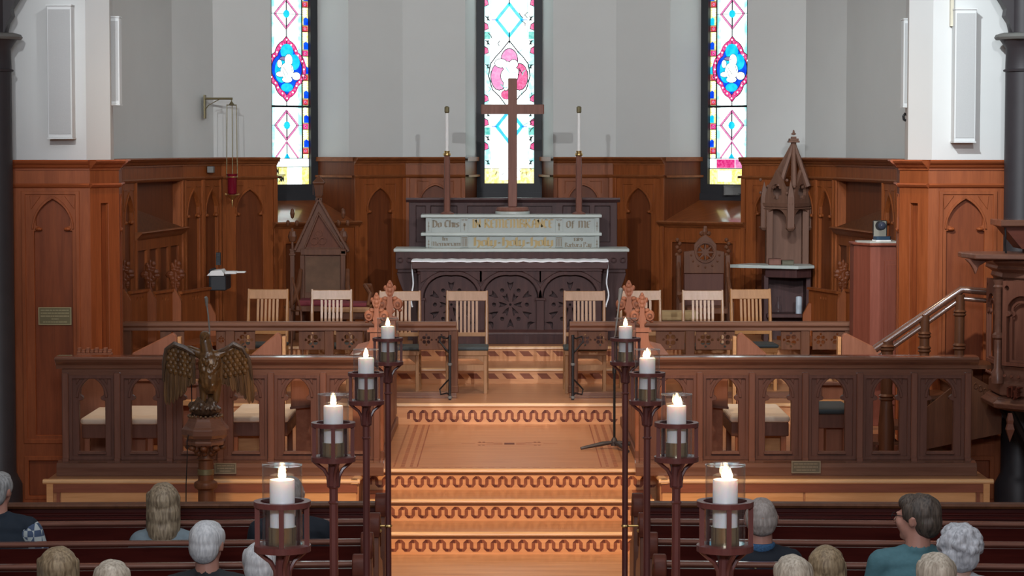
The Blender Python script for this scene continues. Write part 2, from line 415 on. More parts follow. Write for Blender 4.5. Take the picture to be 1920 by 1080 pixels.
# steps
steps = [(YS1, YS2, 0, Z1), (YS2, YS3, Z1, Z2), (YS3, Y4, Z2, Z3)]
for i, (ya, yb, za, zb) in enumerate(steps):
    xa = XA+.06*i
    m = MB(); m.box(-xa, xa, ya+.02, yb+.05, 0 if i < 2 else 0, zb-.03); m.box(-xa, xa, ya+.03, yb+.05, zb-.03, zb-.0005)
    st = struct('floor_step', m, W_riser if i < 2 else W_riser)
    m = MB(); pr = [(ya+.05, zb), (ya+.012, zb), (ya, zb-.008), (ya-.002, zb-.02), (ya+.006, zb-.03), (ya+.05, zb-.03)]
    m.extr(pr, -xa-.01, xa+.01); struct('nosing', m, W_nos, st)
    m = MB(); pr = [(ya+.02, zb-.03), (ya+.008, zb-.034), (ya+.016, zb-.048), (ya+.02, zb-.05)]
    m.extr(pr, -xa, xa); struct('nosing_mould', m, W_scrx, st)
    m = MB(); riser_band(m, -xa+.03, xa-.03, ya+.02, za+.020, zb-.058, .1045, .027); struct('wave_inlay', m, [W_riser, W_inl, W_inl2], st)
    if i < 2:
        m = MB(); m.box(-xa, xa, ya+.05, yb+.03, zb-.01, zb); m.mat = 1
        for s in (-1, 1):
            m.plate([[(s*(xa-.16), 0), (s*(xa-.05), 0), (s*(xa-.05), .001), (s*(xa-.16), .001)]], 0, .001)
        m = MB(); m.box(-xa+.14, xa-.14, ya+.05, yb+.03, zb-.004, zb+.0005, 0)
        m.box(-xa, -xa+.14, ya+.05, yb+.03, zb-.004, zb+.0005, 1); m.box(xa-.14, xa, ya+.05, yb+.03, zb-.004, zb+.0005, 1)
        struct('tread', m, [W_floor2, W_inl], st)
    else:
        m = MB(); m.box(-xa, xa, ya+.05, yb+.02, zb-.004, zb+.0005, 0)
        for s in (-1, 1):
            for k, (dx, w_) in enumerate(((.25, .014), (.32, .032), (.39, .024), (.44, .01))):
                yy = ya+.15
                while yy < yb-.05:
                    L = .035
                    x0 = s*(xa-dx-w_/2); x1 = s*(xa-dx+w_/2)
                    m.box(x0, x1, yy, yy+L, zb, zb+.0012, 1); yy += L*(1.9 if k < 3 else 1.2)
        xx = -xa+.3
        while xx < xa-.3:
            m.box(xx, xx+.05, ya+.075, ya+.09, zb, zb+.0012, 1); xx += .09
        # long spindle ornament in the middle of the floor
        cy = YOF(832, Z3)
        def fl(x0, x1, y0, y1, mt=1): m.box(x0, x1, cy+y0, cy+y1, zb, zb+.0014, mt)
        fl(-.045, .045, -.06, .06, 2)
        for s in (-1, 1):
            for a, b, c_, d in ((.06, .14, .045, .055), (.06, .14, -.055, -.045), (.14, .28, .075, .085), (.14, .28, -.085, -.075), (.3, .42, -.006, .006), (.06, .2, -.006, .006)):
                fl(min(s*a, s*b), max(s*a, s*b), c_, d)
            for a in (.215, .25):
                for q in (-.12, .09): fl(min(s*a, s*(a+.022)), max(s*a, s*(a+.022)), q, q+.035, 2)
        struct('inlaid_floor', m, [W_floor2, W_inl, W_inl2], st)
# side platforms of the choir
for sgn, g in ((-1, Matrix.Identity(4)), (1, MIRX)):
    G = g
    XO = -3.62 if sgn < 0 else -3.76
    m = MB()
    m.plate([[(XO, YP+.03), (-1.18, YP+.03), (-XA-.10, YS3+.03), (-XA-.10, Y4+.1), (-1.15, Y4+.1), (XO, Y4+.1)]], 0, 1)
    # rotate plate (x,z plane) to be horizontal
    m = MB(); m.M = Matrix(((1, 0, 0, 0), (0, 0, 1, 0), (0, 1, 0, 0), (0, 0, 0, 1)))
    m.plate([[(XO, YP+.03), (-1.18, YP+.03), (-XA-.12, YS3+.03), (-XA-.12, Y4+.1), (XO, Y4+.1)]], 0, Z3)
    pf = struct('floor_platform', m, W_floor2)
    m = MB(); pr = [(YP+.06, Z3+.002), (YP+.012, Z3+.002), (YP, Z3-.008), (YP-.002, Z3-.02), (YP+.008, Z3-.032), (YP+.06, Z3-.032)]
    m.extr(pr, XO-.03, -1.17)
    m.M = Matrix.Translation((-1.18, YP, 0)) @ Matrix.Rotation(math.atan2(YS3-YP, 1.18-XA-.12+.05), 4, 'Z') @ Matrix.Translation((0, -YP, 0))
    m.extr(pr, 0, math.hypot(YS3-YP, .1)+.02)
    m.M = Matrix.Identity(4)
    struct('nosing', m, W_nos, pf)
    m = MB(); m.box(XO-.0, -1.19, YP+.012, YP+.03, Z3-.1, Z3-.032); m.box(XO+.06, -1.19, YP+.02, YP+.03, 0, .05)
    struct('shadow_board', m, W_inl, pf)  # upper strip: dark wood standing in for the shadow below the nosing
    m = MB(); m.box(XO+.075, XO+.1, YP+.016, YP+.03, .05, Z3-.1, 1); m.box(XO, XO+.05, YP+.002, YP+.03, 0, Z3-.032, 0)
    for k, x0 in enumerate((XO+.11, -2.3)): m.box(x0, (-2.32, -1.2)[k], YP+.02, YP+.03, .05, Z3-.1, 0)
    struct('front_panel', m, [W_panel, W_inl], pf)
G = Matrix.Identity(4)
# sanctuary floors
def vstair(ya, yb, za, zb, name, pat):
    m = MB(); m.box(-4.1, 4.1, ya+.02, yb, 0, zb-.001)
    st = struct('floor_'+name, m, W_riser)
    m = MB(); m.box(-4.1, 4.1, ya+.04, yb, zb-.002, zb+.001, 0)
    m.mat = 1
    struct('boards', m, W_floor2, st)
    m = MB(); pr = [(ya+.06, zb+.002), (ya+.012, zb+.002), (ya, zb-.008), (ya-.002, zb-.022), (ya+.008, zb-.032), (ya+.06, zb-.032)]
    m.extr(pr, -4.1, 4.1); struct('nosing', m, W_nos, st)
    m = MB()
    if pat == 'wave':
        riser_band(m, -1.0, 1.0, ya+.02, za+.022, zb-.062, .115, .028)
        for s in (-1, 1): m.box(s*1.05-.012, s*1.05+.012, ya+.012, ya+.02, za, zb-.032, 0)
    else:
        x = -1.5
        while x < 1.5:
            h0, h1 = za+.33*(zb-za), za+.68*(zb-za)
            m.plate([[(x, h1), (x+.1, h1), (x+.15, h0), (x+.05, h0)]], ya+.018, ya+.022, 1); x += .178
    struct('riser_inlay', m, [W_riser, W_inl, W_inl2], st)
    return st
vstair(Y4, Y5+.05, Z3, Z4, 'chancel', 'wave')
vstair(Y5, Y6+.05, Z4, Z5, 'sanctuary', 'dia')
vstair(Y6, 30, Z5, Z6, 'altar', 'dia')
# ---- walls of the apse
V = [(-3.98, 22.3), (-3.575, 25.53), (-3.26, 26.5), (-1.24, 27.97), (1.24, 27.97), (3.26, 26.5), (3.575, 25.53), (3.98, 22.3)]
ZTOP = 8.0; SILL = 2.27; WC = 3.0
OH = .51; FH = .385; GH = .292; DEP = .5
def opening(L): return [(L/2-OH, SILL), (L/2+OH, SILL), (L/2+OH, 6.2), (L/2, 7.0), (L/2-OH, 6.2)]
wn = ['left', 'left_front', 'left_window', 'back', 'right_window', 'right_front', 'right']
for i in range(7):
    A, B = V[i], V[i+1]
    M, L = frame2d(A, B)
    m = MB(); m.M = M
    ex = .12
    holes = []
    if i in (2, 3, 4): holes = [opening(L)]
    m.plate([rect(-0.0, L, 0, ZTOP)]+holes, 0, .15)
    wall = struct('wall_'+wn[i], m, plaster)
    if holes:
        # splayed embrasure down to the window frame
        o = opening(L); fr = [(L/2-FH, 2.50), (L/2+FH, 2.50), (L/2+FH, 6.15), (L/2, 6.85), (L/2-FH, 6.15)]
        m = MB(); m.M = M
        for k in range(5):
            if k == 0: continue
            a, b = o[k], o[(k+1) % 5]; c_, d = fr[k], fr[(k+1) % 5]
            if k == 0: continue
            if k in (1, 4):   # sides: plaster above the wainscot
                if k == 1: xo, xi = L/2+OH, L/2+FH
                else: xo, xi = L/2-OH, L/2-FH
                q = [(xo, 0, WC-.05), (xi, DEP, WC-.05), (xi, DEP, 6.15), (xo, 0, 6.2)]
                m.add(q+[(v[0]+(.04 if k == 1 else -.04), v[1], v[2]) for v in q], [(0, 1, 2, 3), (7, 6, 5, 4)] if k == 4 else [(3, 2, 1, 0), (4, 5, 6, 7)])
            else:
                q = [(a[0], 0, a[1]), (b[0], 0, b[1]), (d[0], DEP, d[1]), (c_[0], DEP, c_[1])]
                m.add(q, [(0, 1, 2, 3)]); 
        struct('embrasure', m, plaster, wall)
# stained-glass windows, each with its iron-dark frame, glass and lead
def win_frame(M, L):
    m = MB(); m.M = M; c_ = L/2
    o = [(c_-FH, 2.50), (c_+FH, 2.50), (c_+FH, 6.15), (c_, 6.85), (c_-FH, 6.15)]
    g = [(c_-GH, WB), (c_+GH, WB), (c_+GH, 6.05), (c_, 6.7), (c_-GH, 6.05)]
    m.plate([o, g], DEP-.03, DEP+.12)
    m.plate([[(c_-FH, 2.50), (c_+FH, 2.50), (c_+FH, 2.58), (c_-FH, 2.58)]], DEP-.05, DEP-.03)
    return m
WB = 2.685
def quatre(cx, cz, rx, rz, n=9):
    pts = []
    # pointed top, round sides, pointed bottom
    lob = [((0, .42), .62), ((.36, 0), .64), ((0, -.42), .62), ((-.36, 0), .64)]
    for k in range(72):
        a = 2*PI*k/72; dx, dz = math.sin(a), math.cos(a); best = 0
        for (lx, lz), lr in lob:
            b = dx*lx+dz*lz; c2 = lx*lx+lz*lz-lr*lr; dsc = b*b-c2
            if dsc > 0: best = max(best, b+math.sqrt(dsc))
        if abs(dx) < .16: best += (.16-abs(dx))*.9
        pts.append((cx+rx*best*dx, cz+rz*best*dz))
    return pts
def circ(cx, cz, rx, rz, n=16): return [(cx+rx*math.cos(2*PI*k/n), cz+rz*math.sin(2*PI*k/n)) for k in range(n)]
def glass_window(M, L, n, Yw, kind, flip=1):
    c_ = L/2; root = win_frame(M, L); root = struct('window_%d' % n, root, frame_m)
    def z(py): return ZZ(py, Yw)
    m = MB(); m.M = M
    y = DEP+.03
    g = [(c_-GH-.02, WB-.02), (c_+GH+.02, WB-.02), (c_+GH+.02, 6.05), (c_, 6.75), (c_-GH-.02, 6.05)]
    m.plate([g], y, y+.012, GW)
    lay = [1]
    def pc(poly, mat, d=None):
        lay[0] += 1; dd = .0016*(d if d is not None else 2)
        m.plate([[(c_+flip*x, zz) for x, zz in poly]], y-dd, y, mat)
    def ln(path, w=.007, mat=GX, d=9):
        p2 = [(c_+flip*x, zz) for x, zz in path]; ribbon(m, p2, w, y-.0016*d, y, [mat])
    if kind == 'side':
        BW = .075; xi = GH-BW-.012
        pc(rect(-GH, -xi, z(297), 6.0), GY, 1); pc(rect(xi, GH, z(297), 6.0), GY, 1)
        # borders: blue lozenge, red flower, yellow scroll
        py = 215-46*6; k = 0
        while py < 300:
            for s in (-1, 1):
                a, b = (-GH+.0, -GH+.05) if s < 0 else (GH-.06, GH)
                zt, zb = z(py), z(py+15)
                pc([(a, zb), (b, zb), (b, zt-.02), ((a+b)/2, zt), (a, zt-.02)], GB if s > 0 else (GB if k % 2 else GC), 3)
                a2, b2 = (-GH, -xi) if s < 0 else (xi, GH)
                pc(rect(a2+.004, b2-.004, z(py+27), z(py+17)), GR if k % 3 else GMG, 3)
                pc(circ((a2+b2)/2, z(py+22), .016, .016, 8), GPK, 5)
                pc(circ((a2+b2)/2, z(py+22), .006, .006, 6), GX, 6)
                ln([(a2, z(py+27.5)), (b2, z(py+27.5))], .006); ln([(a2, z(py+16)), (b2, z(py+16))], .006)
                for q in (31, 35, 39, 43):
                    pc([( (a2+b2)/2-.03, z(py+q)), ((a2+b2)/2, z(py+q-2)), ((a2+b2)/2+.03, z(py+q)), ((a2+b2)/2, z(py+q+3))], GW if q % 4 == 3 else GG, 4)
            py += 46; k += 1
        for s in (-1, 1):
            pc(rect(min(s*xi, s*(xi-.05)), max(s*xi, s*(xi-.05)), z(297), 6.0), GP, 2)
            ln([(s*xi, z(297)), (s*xi, 6.0)], .012); ln([(s*(xi-.006-.016), z(297)), (s*(xi-.022), 6.0)], .003, GT, 4)
        # diamonds
        dm = GPK
        def diamond(pc_y, h, hw, strong=True):
            t, b, l, r = (0, z(pc_y-h)), (0, z(pc_y+h)), (-hw, z(pc_y)), (hw, z(pc_y))
            for a_, b_ in ((t, l), (t, r), (l, b), (r, b)):
                ln([a_, b_], .027, GX, 3); ln([a_, b_], .018, dm, 5)
            ln([t, b], .009); ln([(-xi, z(pc_y)), (xi, z(pc_y))], .005)
            pc(circ(0, z(pc_y), .04, .045, 10), GC, 10); pc(circ(0, z(pc_y), .018, .02, 8), GC, 11)
        for yc in (26, -30, -86, -142, 235, 293): diamond(yc, 27, .15) if yc != 293 else None
        for s in (-1, 1):
            a_, b_ = (0, z(266)), (s*.15, z(296)); ln([a_, b_], .019, GX, 3); ln([a_, b_], .014, dm, 5)
        ln([(0, z(266)), (0, z(296))], .005); pc([(0, z(287)), (.035, z(296.5)), (-.035, z(296.5))], GC, 9)
        # medallion
        cz = (z(72)+z(187))/2; rz = (z(72)-z(187))/2/1.09
        ln([(0, z(52)), (0, z(199))], .006)
        pc(quatre(0, cz, .262, rz), GX, 6); pc(quatre(0, cz, .255, rz*.98), GMG, 7); pc(quatre(0, cz, .205, rz*.79), GX, 8); pc(quatre(0, cz, .198, rz*.77), GB, 9)
        for k in range(40):
            a = 2*PI*k/40; q = quatre(0, cz, .228, rz*.88)[int(k*72/40)]
            pc(circ(q[0], q[1], .009, .011, 6), GPK if k % 2 else GW, 10)
        pc(circ(0, cz+.2, .085, .09), GC, 11); pc(circ(-.07, cz-.02, .09, .14), GC, 11); pc(circ(.1, cz+.08, .07, .09), GC, 11); pc(circ(0, cz-.21, .08, .05), GC, 11)
        # pale winged shapes, kept plain
        for (a, b, ra, rb) in ((.02, .1, .055, .075), (.0, -.02, .09, .1), (-.1, .06, .035, .05), (-.09, -.06, .06, .035), (.12, -.08, .06, .05), (.0, -.12, .07, .04), (-.04, .12, .06, .025)):
            pc(circ(a, cz+b, ra, rb, 14), GX, 12); pc(circ(a, cz+b, ra-.005, rb-.006, 14), GW if a != -.04 else GL, 13)
        for a_, b_ in (((-.05, .02), (.01, -.06)), ((.05, .06), (.07, -.04)), ((-.02, -.1), (-.06, -.02))): ln([(a_[0], cz+a_[1]), (b_[0], cz+b_[1])], .006, GX, 14)
        # horizontal saddle bar
        m.box(c_-GH, c_+GH, y-.03, y, z(201.5), z(197.5), GX)
        m.box(c_-GH, c_+GH, y-.03, y, z(-60), z(-64), GX)
        # lettered strips at the foot
        zz0, zz1 = z(297), z(313); ln([(-GH, zz0), (GH, zz0)], .008, GX, 12)
        if n == 1:
            pc(rect(-.22, .22, zz1, zz0), GW, 3); ln([(-GH, zz1), (GH, zz1)], .008, GX, 12)
            pc(rect(-GH, -.0, WB, zz1), GY, 3); pc(rect(-.26, -.12, z(341), z(329)), GT, 4); pc(rect(.2, GH, WB, zz1), GY, 3)
            ln([(-GH, z(328)), (-.03, z(328))], .008, GX, 12)
        else:
            pc(rect(-.20, .04, z(315), z(299)), GMG, 4); pc(rect(.05, .2, z(315), z(299)), GPK, 4); pc(rect(-.235, -.205, z(315), z(297)), GP, 4)
            pc(rect(-GH, GH, WB, z(317)), GY, 3); ln([(-GH, z(316)), (GH, z(316))], .010, GX, 12); pc(rect(-.18, .0, WB+.03, z(320)), GW, 5)
    else:
        yT = 5.98
        for s in (-1, 1):
            pc(rect(min(s*GH, s*(GH-.06)), max(s*GH, s*(GH-.06)), WB, yT), GP, 1)
            py = 270-45*8
            while py < 300:
                if py < 130 or py > 150:
                    pts = [(s*GH, z(py+12)), (s*(GH-.05), z(py+9)), (s*(GH-.04), z(py)), (s*(GH-.0), z(py-4))]
                    pc(pts, GX, 3); pc([(x*.995+s*.0, zz) for x, zz in [(s*(GH-.0), z(py+11)), (s*(GH-.042), z(py+8)), (s*(GH-.034), z(py+1)), (s*GH, z(py-2))]], GMG, 5)
                    pc(rect(min(s*GH, s*(GH-.065)), max(s*GH, s*(GH-.065)), z(py+28), z(py+14)), GT if (py//45) % 2 else GP, 4)
                    for q in range(3):
                        ln([(s*(GH-.01-q*.02), z(py+30)), (s*(GH-.06+q*.015), z(py+38))], .009)
                py += 45
            ln([(s*(GH-.07), WB+.25), (s*(GH-.075), 6.0)], .007, GT, 3)
        for yc in (37, 237, -70, -170):
            hw = .15; h = 30
            t, b, l, r = (0, z(yc-h)), (0, z(yc+h)), (-hw, z(yc)), (hw, z(yc))
            for a_, b_ in ((t, l), (t, r), (l, b), (r, b)): ln([a_, b_], .05, GP, 3); ln([a_, b_], .034, GC, 5)
            for a_, b_ in ((t, (0, z(yc-h-18))), (b, (0, z(yc+h+14)))): ln([a_, b_], .012)
            for s in (-1, 1): ln([(s*hw, z(yc)), (s*(hw+.06), z(yc))], .01, GB, 9)
        # vines
        random.seed(5)
        for k in range(34):
            s = random.choice((-1, 1)); a = s*random.uniform(.1, .27); b = random.uniform(2.9, 5.9)
            ln([(a, b), (a+random.uniform(-.03, .03), b+.03), (a+random.uniform(-.05, .05), b+.06)], .009, GX if k % 3 else GT, 8)
        cz = z(139); rz = .36
        for (s) in (-1, 1):
            ln([(0, z(76)), (s*.1, z(96)), (s*.16, z(106)), (s*.225, z(120)), (s*.245, z(142)), (s*.2, z(168)), (s*.12, z(180)), (0, z(206))], .012)
            ln([(0, z(60)), (0, z(76))], .01)
        pc(circ(0, cz+.17, .105, .14), GX, 5); pc(circ(0, cz+.17, .096, .13), GPK, 6)
        for s in (-1, 1): pc(circ(s*.12, cz-.03, .105, .165), GX, 5); pc(circ(s*.12, cz-.03, .096, .155), GMG if s > 0 else GPK, 6)
        pc(circ(-.03, cz-.24, .07, .06), GX, 5); pc(circ(-.03, cz-.24, .065, .055), GMG, 6)
        for (a, b, ra, rb) in ((0, -.02, .1, .1), (-.03, .1, .05, .05), (.05, .12, .05, .05), (-.1, .13, .07, .05), (.02, .03, .09, .06), (-.04, -.13, .03, .06)):
            pc(circ(a, cz+b, ra+.008, rb+.008), GX, 7); pc(circ(a, cz+b, ra, rb), GW, 8)
        ln([(-.04, cz+.08), (.0, cz+.02), (.08, cz+.02)], .01, GT, 10); ln([(-.1, cz-.12), (-.06, cz-.16), (-.02, cz-.15)], .01, GT, 10)
        pc(rect(-GH, GH, WB, z(316)), GY, 4); ln([(-GH, z(316)), (GH, z(316))], .006, GX, 8)
        for k in range(26):
            a = random.uniform(-.27, .27); b = random.uniform(WB+.01, z(318)); ln([(a, b), (a+random.uniform(-.02, .02), b+.025)], .006, random.choice((GX, GG, GW)), 8)
        pc(rect(-.12, .13, WB+.04, z(300)), GW, 6)
    struct('stained_glass', m, GM, root)
    if n == 1:
        mt = MB(); mt.M = M
        text(mt, 'DOMN', c_-.26, z(326), .065, y-.02, y-.015, 1.0); text(mt, 'OC', c_-.25, z(340), .06, y-.02, y-.015, 1.0); text(mt, 'SIN', c_-.11, z(340), .06, y-.02, y-.015, 1.0)
        struct('painted_lettering', mt, lead, root)
    return root
# broad-nib gothic lettering
GL_ = {}
def _st(x): return [(x-.08, .9), (x, 1), (x, .1), (x+.1, 0)]
GL_['i'] = (.25, [_st(0)]); GL_['n'] = (.65, [_st(0), [(0, .85), (.25, 1), (.4, .9)], _st(.4)])
GL_['m'] = (1.05, [_st(0), [(0, .85), (.25, 1), (.4, .9)], _st(.4), [(.4, .85), (.65, 1), (.8, .9)], _st(.8)])
GL_['h'] = (.65, [[(0, 1.5), (0, 0)], [(0, .85), (.25, 1), (.4, .9)], _st(.4)])
GL_['o'] = (.6, [[(0, .9), (.2, 1), (.4, .85), (.4, .15), (.2, 0), (0, .1), (0, .9)]])
GL_['e'] = (.6, [[(.0, .5), (.4, .62), (.4, .85), (.2, 1), (0, .85), (0, .15), (.2, 0), (.4, .12)]])
GL_['a'] = (.65, [[(0, .9), (.2, 1), (.4, .9), (.4, .1), (.5, 0)], [(.4, .55), (.08, .42), (0, .2), (.15, 0), (.4, .15)]])
GL_['r'] = (.5, [_st(0), [(0, .8), (.2, 1), (.33, .85)]]); GL_['s'] = (.55, [[(.36, .85), (.2, 1), (0, .78), (.36, .3), (.2, 0), (0, .12)]])
GL_['l'] = (.3, [[(0, 1.5), (0, .1), (.12, 0)]]); GL_['y'] = (.65, [_st(0), [(.4, 1), (.4, 0), (.05, -.45)], [(.05, .05), (.2, 0), (.4, .12)]])
GL_['b'] = (.6, [[(0, 1.5), (0, .1), (.2, 0), (.4, .15), (.4, .85), (.2, 1), (0, .85)]]); GL_['g'] = (.6, [[(.4, 1), (.1, .95), (0, .8), (0, .2), (.2, 0), (.4, .15)], [(.4, 1), (.4, -.2), (.2, -.45), (0, -.3)]])
GL_['f'] = (.45, [[(.35, 1.4), (.2, 1.5), (.1, 1.3), (.1, -.1)], [(-.05, .95), (.3, .95)]]); GL_['-'] = (.5, [[(0, .5), (.1, .6), (.2, .45), (.3, .55)]])
GL_[' '] = (.45, []); GL_['I'] = (.3, [[(-.08, 1.4), (0, 1.5), (0, .1), (.1, 0)]])
GL_['1'] = (.35, [[(-.1, 1.1), (.05, 1.3), (.05, 0)]]); GL_['8'] = (.55, [[(.2, .7), (0, .95), (.2, 1.3), (.4, .95), (0, .3), (.2, 0), (.4, .3), (.2, .7)]]); GL_['9'] = (.55, [[(.4, .9), (.2, 1.3), (0, .95), (.2, .6), (.4, .8), (.3, 0)]])
GL_['N'] = (.75, [[(0, 1.5), (0, 0)], [(0, 1.35), (.5, .15)], [(.5, 1.5), (.5, 0)]])
GL_['R'] = (.75, [[(0, 1.5), (0, 0)], [(0, 1.4), (.35, 1.5), (.45, 1.15), (.1, .8), (.5, .1), (.6, 0)]])
GL_['E'] = (.65, [[(.45, 1.35), (.2, 1.5), (0, 1.3), (0, .2), (.2, 0), (.45, .15)], [(0, .75), (.35, .8)]])
GL_['M'] = (1.15, [[(0, 1.5), (0, 0)], [(0, 1.35), (.25, 1.5), (.42, 1.35), (.42, 0)], [(.42, 1.35), (.68, 1.5), (.84, 1.3), (.84, .1), (.94, 0)]])
GL_['B'] = (.7, [[(0, 1.5), (0, 0)], [(0, 1.45), (.4, 1.4), (.4, 1), (.1, .8), (.5, .6), (.5, .15), (0, 0)]])
GL_['A'] = (.75, [[(.05, 0), (.15, 1.2), (.3, 1.5), (.5, 1.3), (.5, 0)], [(.1, .65), (.5, .65)]])
GL_['C'] = (.65, [[(.45, 1.3), (.2, 1.5), (0, 1.2), (0, .3), (.2, 0), (.45, .2)]]); GL_['O'] = (.75, [[(0, 1.2), (.25, 1.5), (.5, 1.2), (.5, .3), (.25, 0), (0, .3), (0, 1.2)]])
GL_['F'] = (.6, [[(0, 1.5), (0, 0)], [(0, 1.4), (.45, 1.5)], [(0, .8), (.35, .8)]]); GL_['D'] = (.75, [[(0, 1.5), (0, 0)], [(-.1, 1.5), (.35, 1.35), (.5, 1), (.5, .4), (.3, 0), (-.1, 0)]])
GL_['T'] = (.75, [[(-.05, 1.3), (.25, 1.5), (.6, 1.35)], [(.3, 1.4), (.1, 1.1), (.1, .3), (.3, 0), (.55, .2)]]); GL_['H'] = (.75, [[(-.1, 1.4), (.05, 1.5), (.05, 0)], [(.05, .8), (.3, 1), (.5, .8), (.5, .2), (.35, -.3)]])
GL_['P'] = (.65, [[(0, 1.5), (0, -.1)], [(0, 1.4), (.35, 1.5), (.45, 1.2), (.4, .85), (0, .7)]]); GL_['S'] = (.6, [[(.4, 1.3), (.2, 1.5), (0, 1.15), (.4, .5), (.2, 0), (0, .15)]])
GL_['Y'] = GL_['y']; GL_['L'] = GL_['l']
def text(mb, s, x, z, h, y0, y1, kx=1, nib=.11, flip=1):
    s_ = h/1.5
    wd = 0
    for ch in s:
        w_, strokes = GL_[ch]
        for st in strokes:
            for a, b in zip(st[:-1], st[1:]):
                p = Vector((x+(wd+a[0])*s_*kx, z+a[1]*s_)); q = Vector((x+(wd+b[0])*s_*kx, z+b[1]*s_))
                nv = Vector((nib*s_*kx, nib*s_*.55))
                quad = [tuple(p-nv), tuple(q-nv), tuple(q+nv), tuple(p+nv)]
                d = q-p
                if abs(d.x*nv.y-d.y*nv.x) < 1e-7: continue
                mb.plate([quad], y0, y1)
        wd += w_
    return wd*s_*kx
def twidth(s, h, kx=1): return sum(GL_[c][0] for c in s)*h/1.5*kx
wins = []
for n, i in ((1, 2), (2, 3), (3, 4)):
    M, L = frame2d(V[i], V[i+1])
    wins.append(glass_window(M, L, n, 28.45 if n == 2 else 27.66, 'centre' if n == 2 else 'side', 1))
# ---- ceiling and the nave around the camera
m = MB(); m.box(-7.6, 7.6, -4, 30, ZTOP, ZTOP+.1); struct('ceiling', m, plaster)
dkwall = plain('dim_nave_wall', (.30, .27, .24), .9)
m = MB(); m.box(-7.7, -7.5, -4, 30, 0, ZTOP); struct('wall_nave_left', m, dkwall)
m = MB(); m.box(7.5, 7.7, -4, 30, 0, ZTOP); struct('wall_nave_right', m, dkwall)
m = MB(); m.box(-7.6, 7.6, -4.2, -4, 0, ZTOP); struct('wall_nave_rear', m, dkwall)
# ---- wainscot
def arch_bay(mb, mp, x0, x1, zb, zt, hw, zs, za, y, cusp=.045, rail=None, sub=True):
    """mb: frame wood with pierced outline at depth y (front), mp: sunk panel behind"""
    cx = (x0+x1)/2
    mb.plate([rect(x0, x1, zb, zt), lancet(cx, hw, zb+.09, zs, za, cusp)], y, y+.035)
    spandrel(mb, x0, x1, cx, hw, zs, za, zt, y-.012, y+.001)
    mp.box(x0, x1, y+.034, y+.045, zb, zt)
    # sunk spandrel corners
    for s in (-1, 1):
        e = cx+s*(hw+.045); c2 = cx+s*(hw*.45)
        mb.plate([[(e, za+.055), (c2, za+.055), (c2, za+.045), (e-s*.012, za+.045)]], y-.008, y+.001)
        mb.plate([[(e, za+.055), (e-s*.01, za+.055), (e-s*.01, zs+.12), (e, zs+.10)]], y-.008, y+.001)
        mb.sph((cx+s*(hw-.03), y+.002, zs-.008), (.026, .024, .02), 8)
def cornice(mb, x0, x1, y, zt=WC, ex=.0):
    mb.extr([(y+.03, zt), (y-.075, zt), (y-.085, zt-.012), (y-.07, zt-.03), (y-.045, zt-.045), (y-.03, zt-.065), (y-.012, zt-.075), (y-.012, zt-.09), (y+.03, zt-.09)], x0-ex, x1+ex)
    mb.extr([(y+.03, zt-.205), (y-.018, zt-.205), (y-.032, zt-.218), (y-.02, zt-.235), (y-.004, zt-.245), (y+.03, zt-.245)], x0-ex, x1+ex)
OFF = .11
def inset(V, d):
    out = []
    for i, v in enumerate(V):
        ns = []
        for a, b in ((i-1, i), (i, i+1)):
            if a < 0 or b >= len(V): continue
            A, B = Vector(V[a]), Vector(V[b]); x = (B-A).normalized(); ns.append(Vector((x.y, -x.x)))
        if len(ns) == 1: nn = ns[0]*d
        else: s = ns[0]+ns[1]; nn = s*(2*d/s.length_squared)
        out.append((v[0]+nn.x, v[1]+nn.y))
    return out
VI = inset(V, OFF)
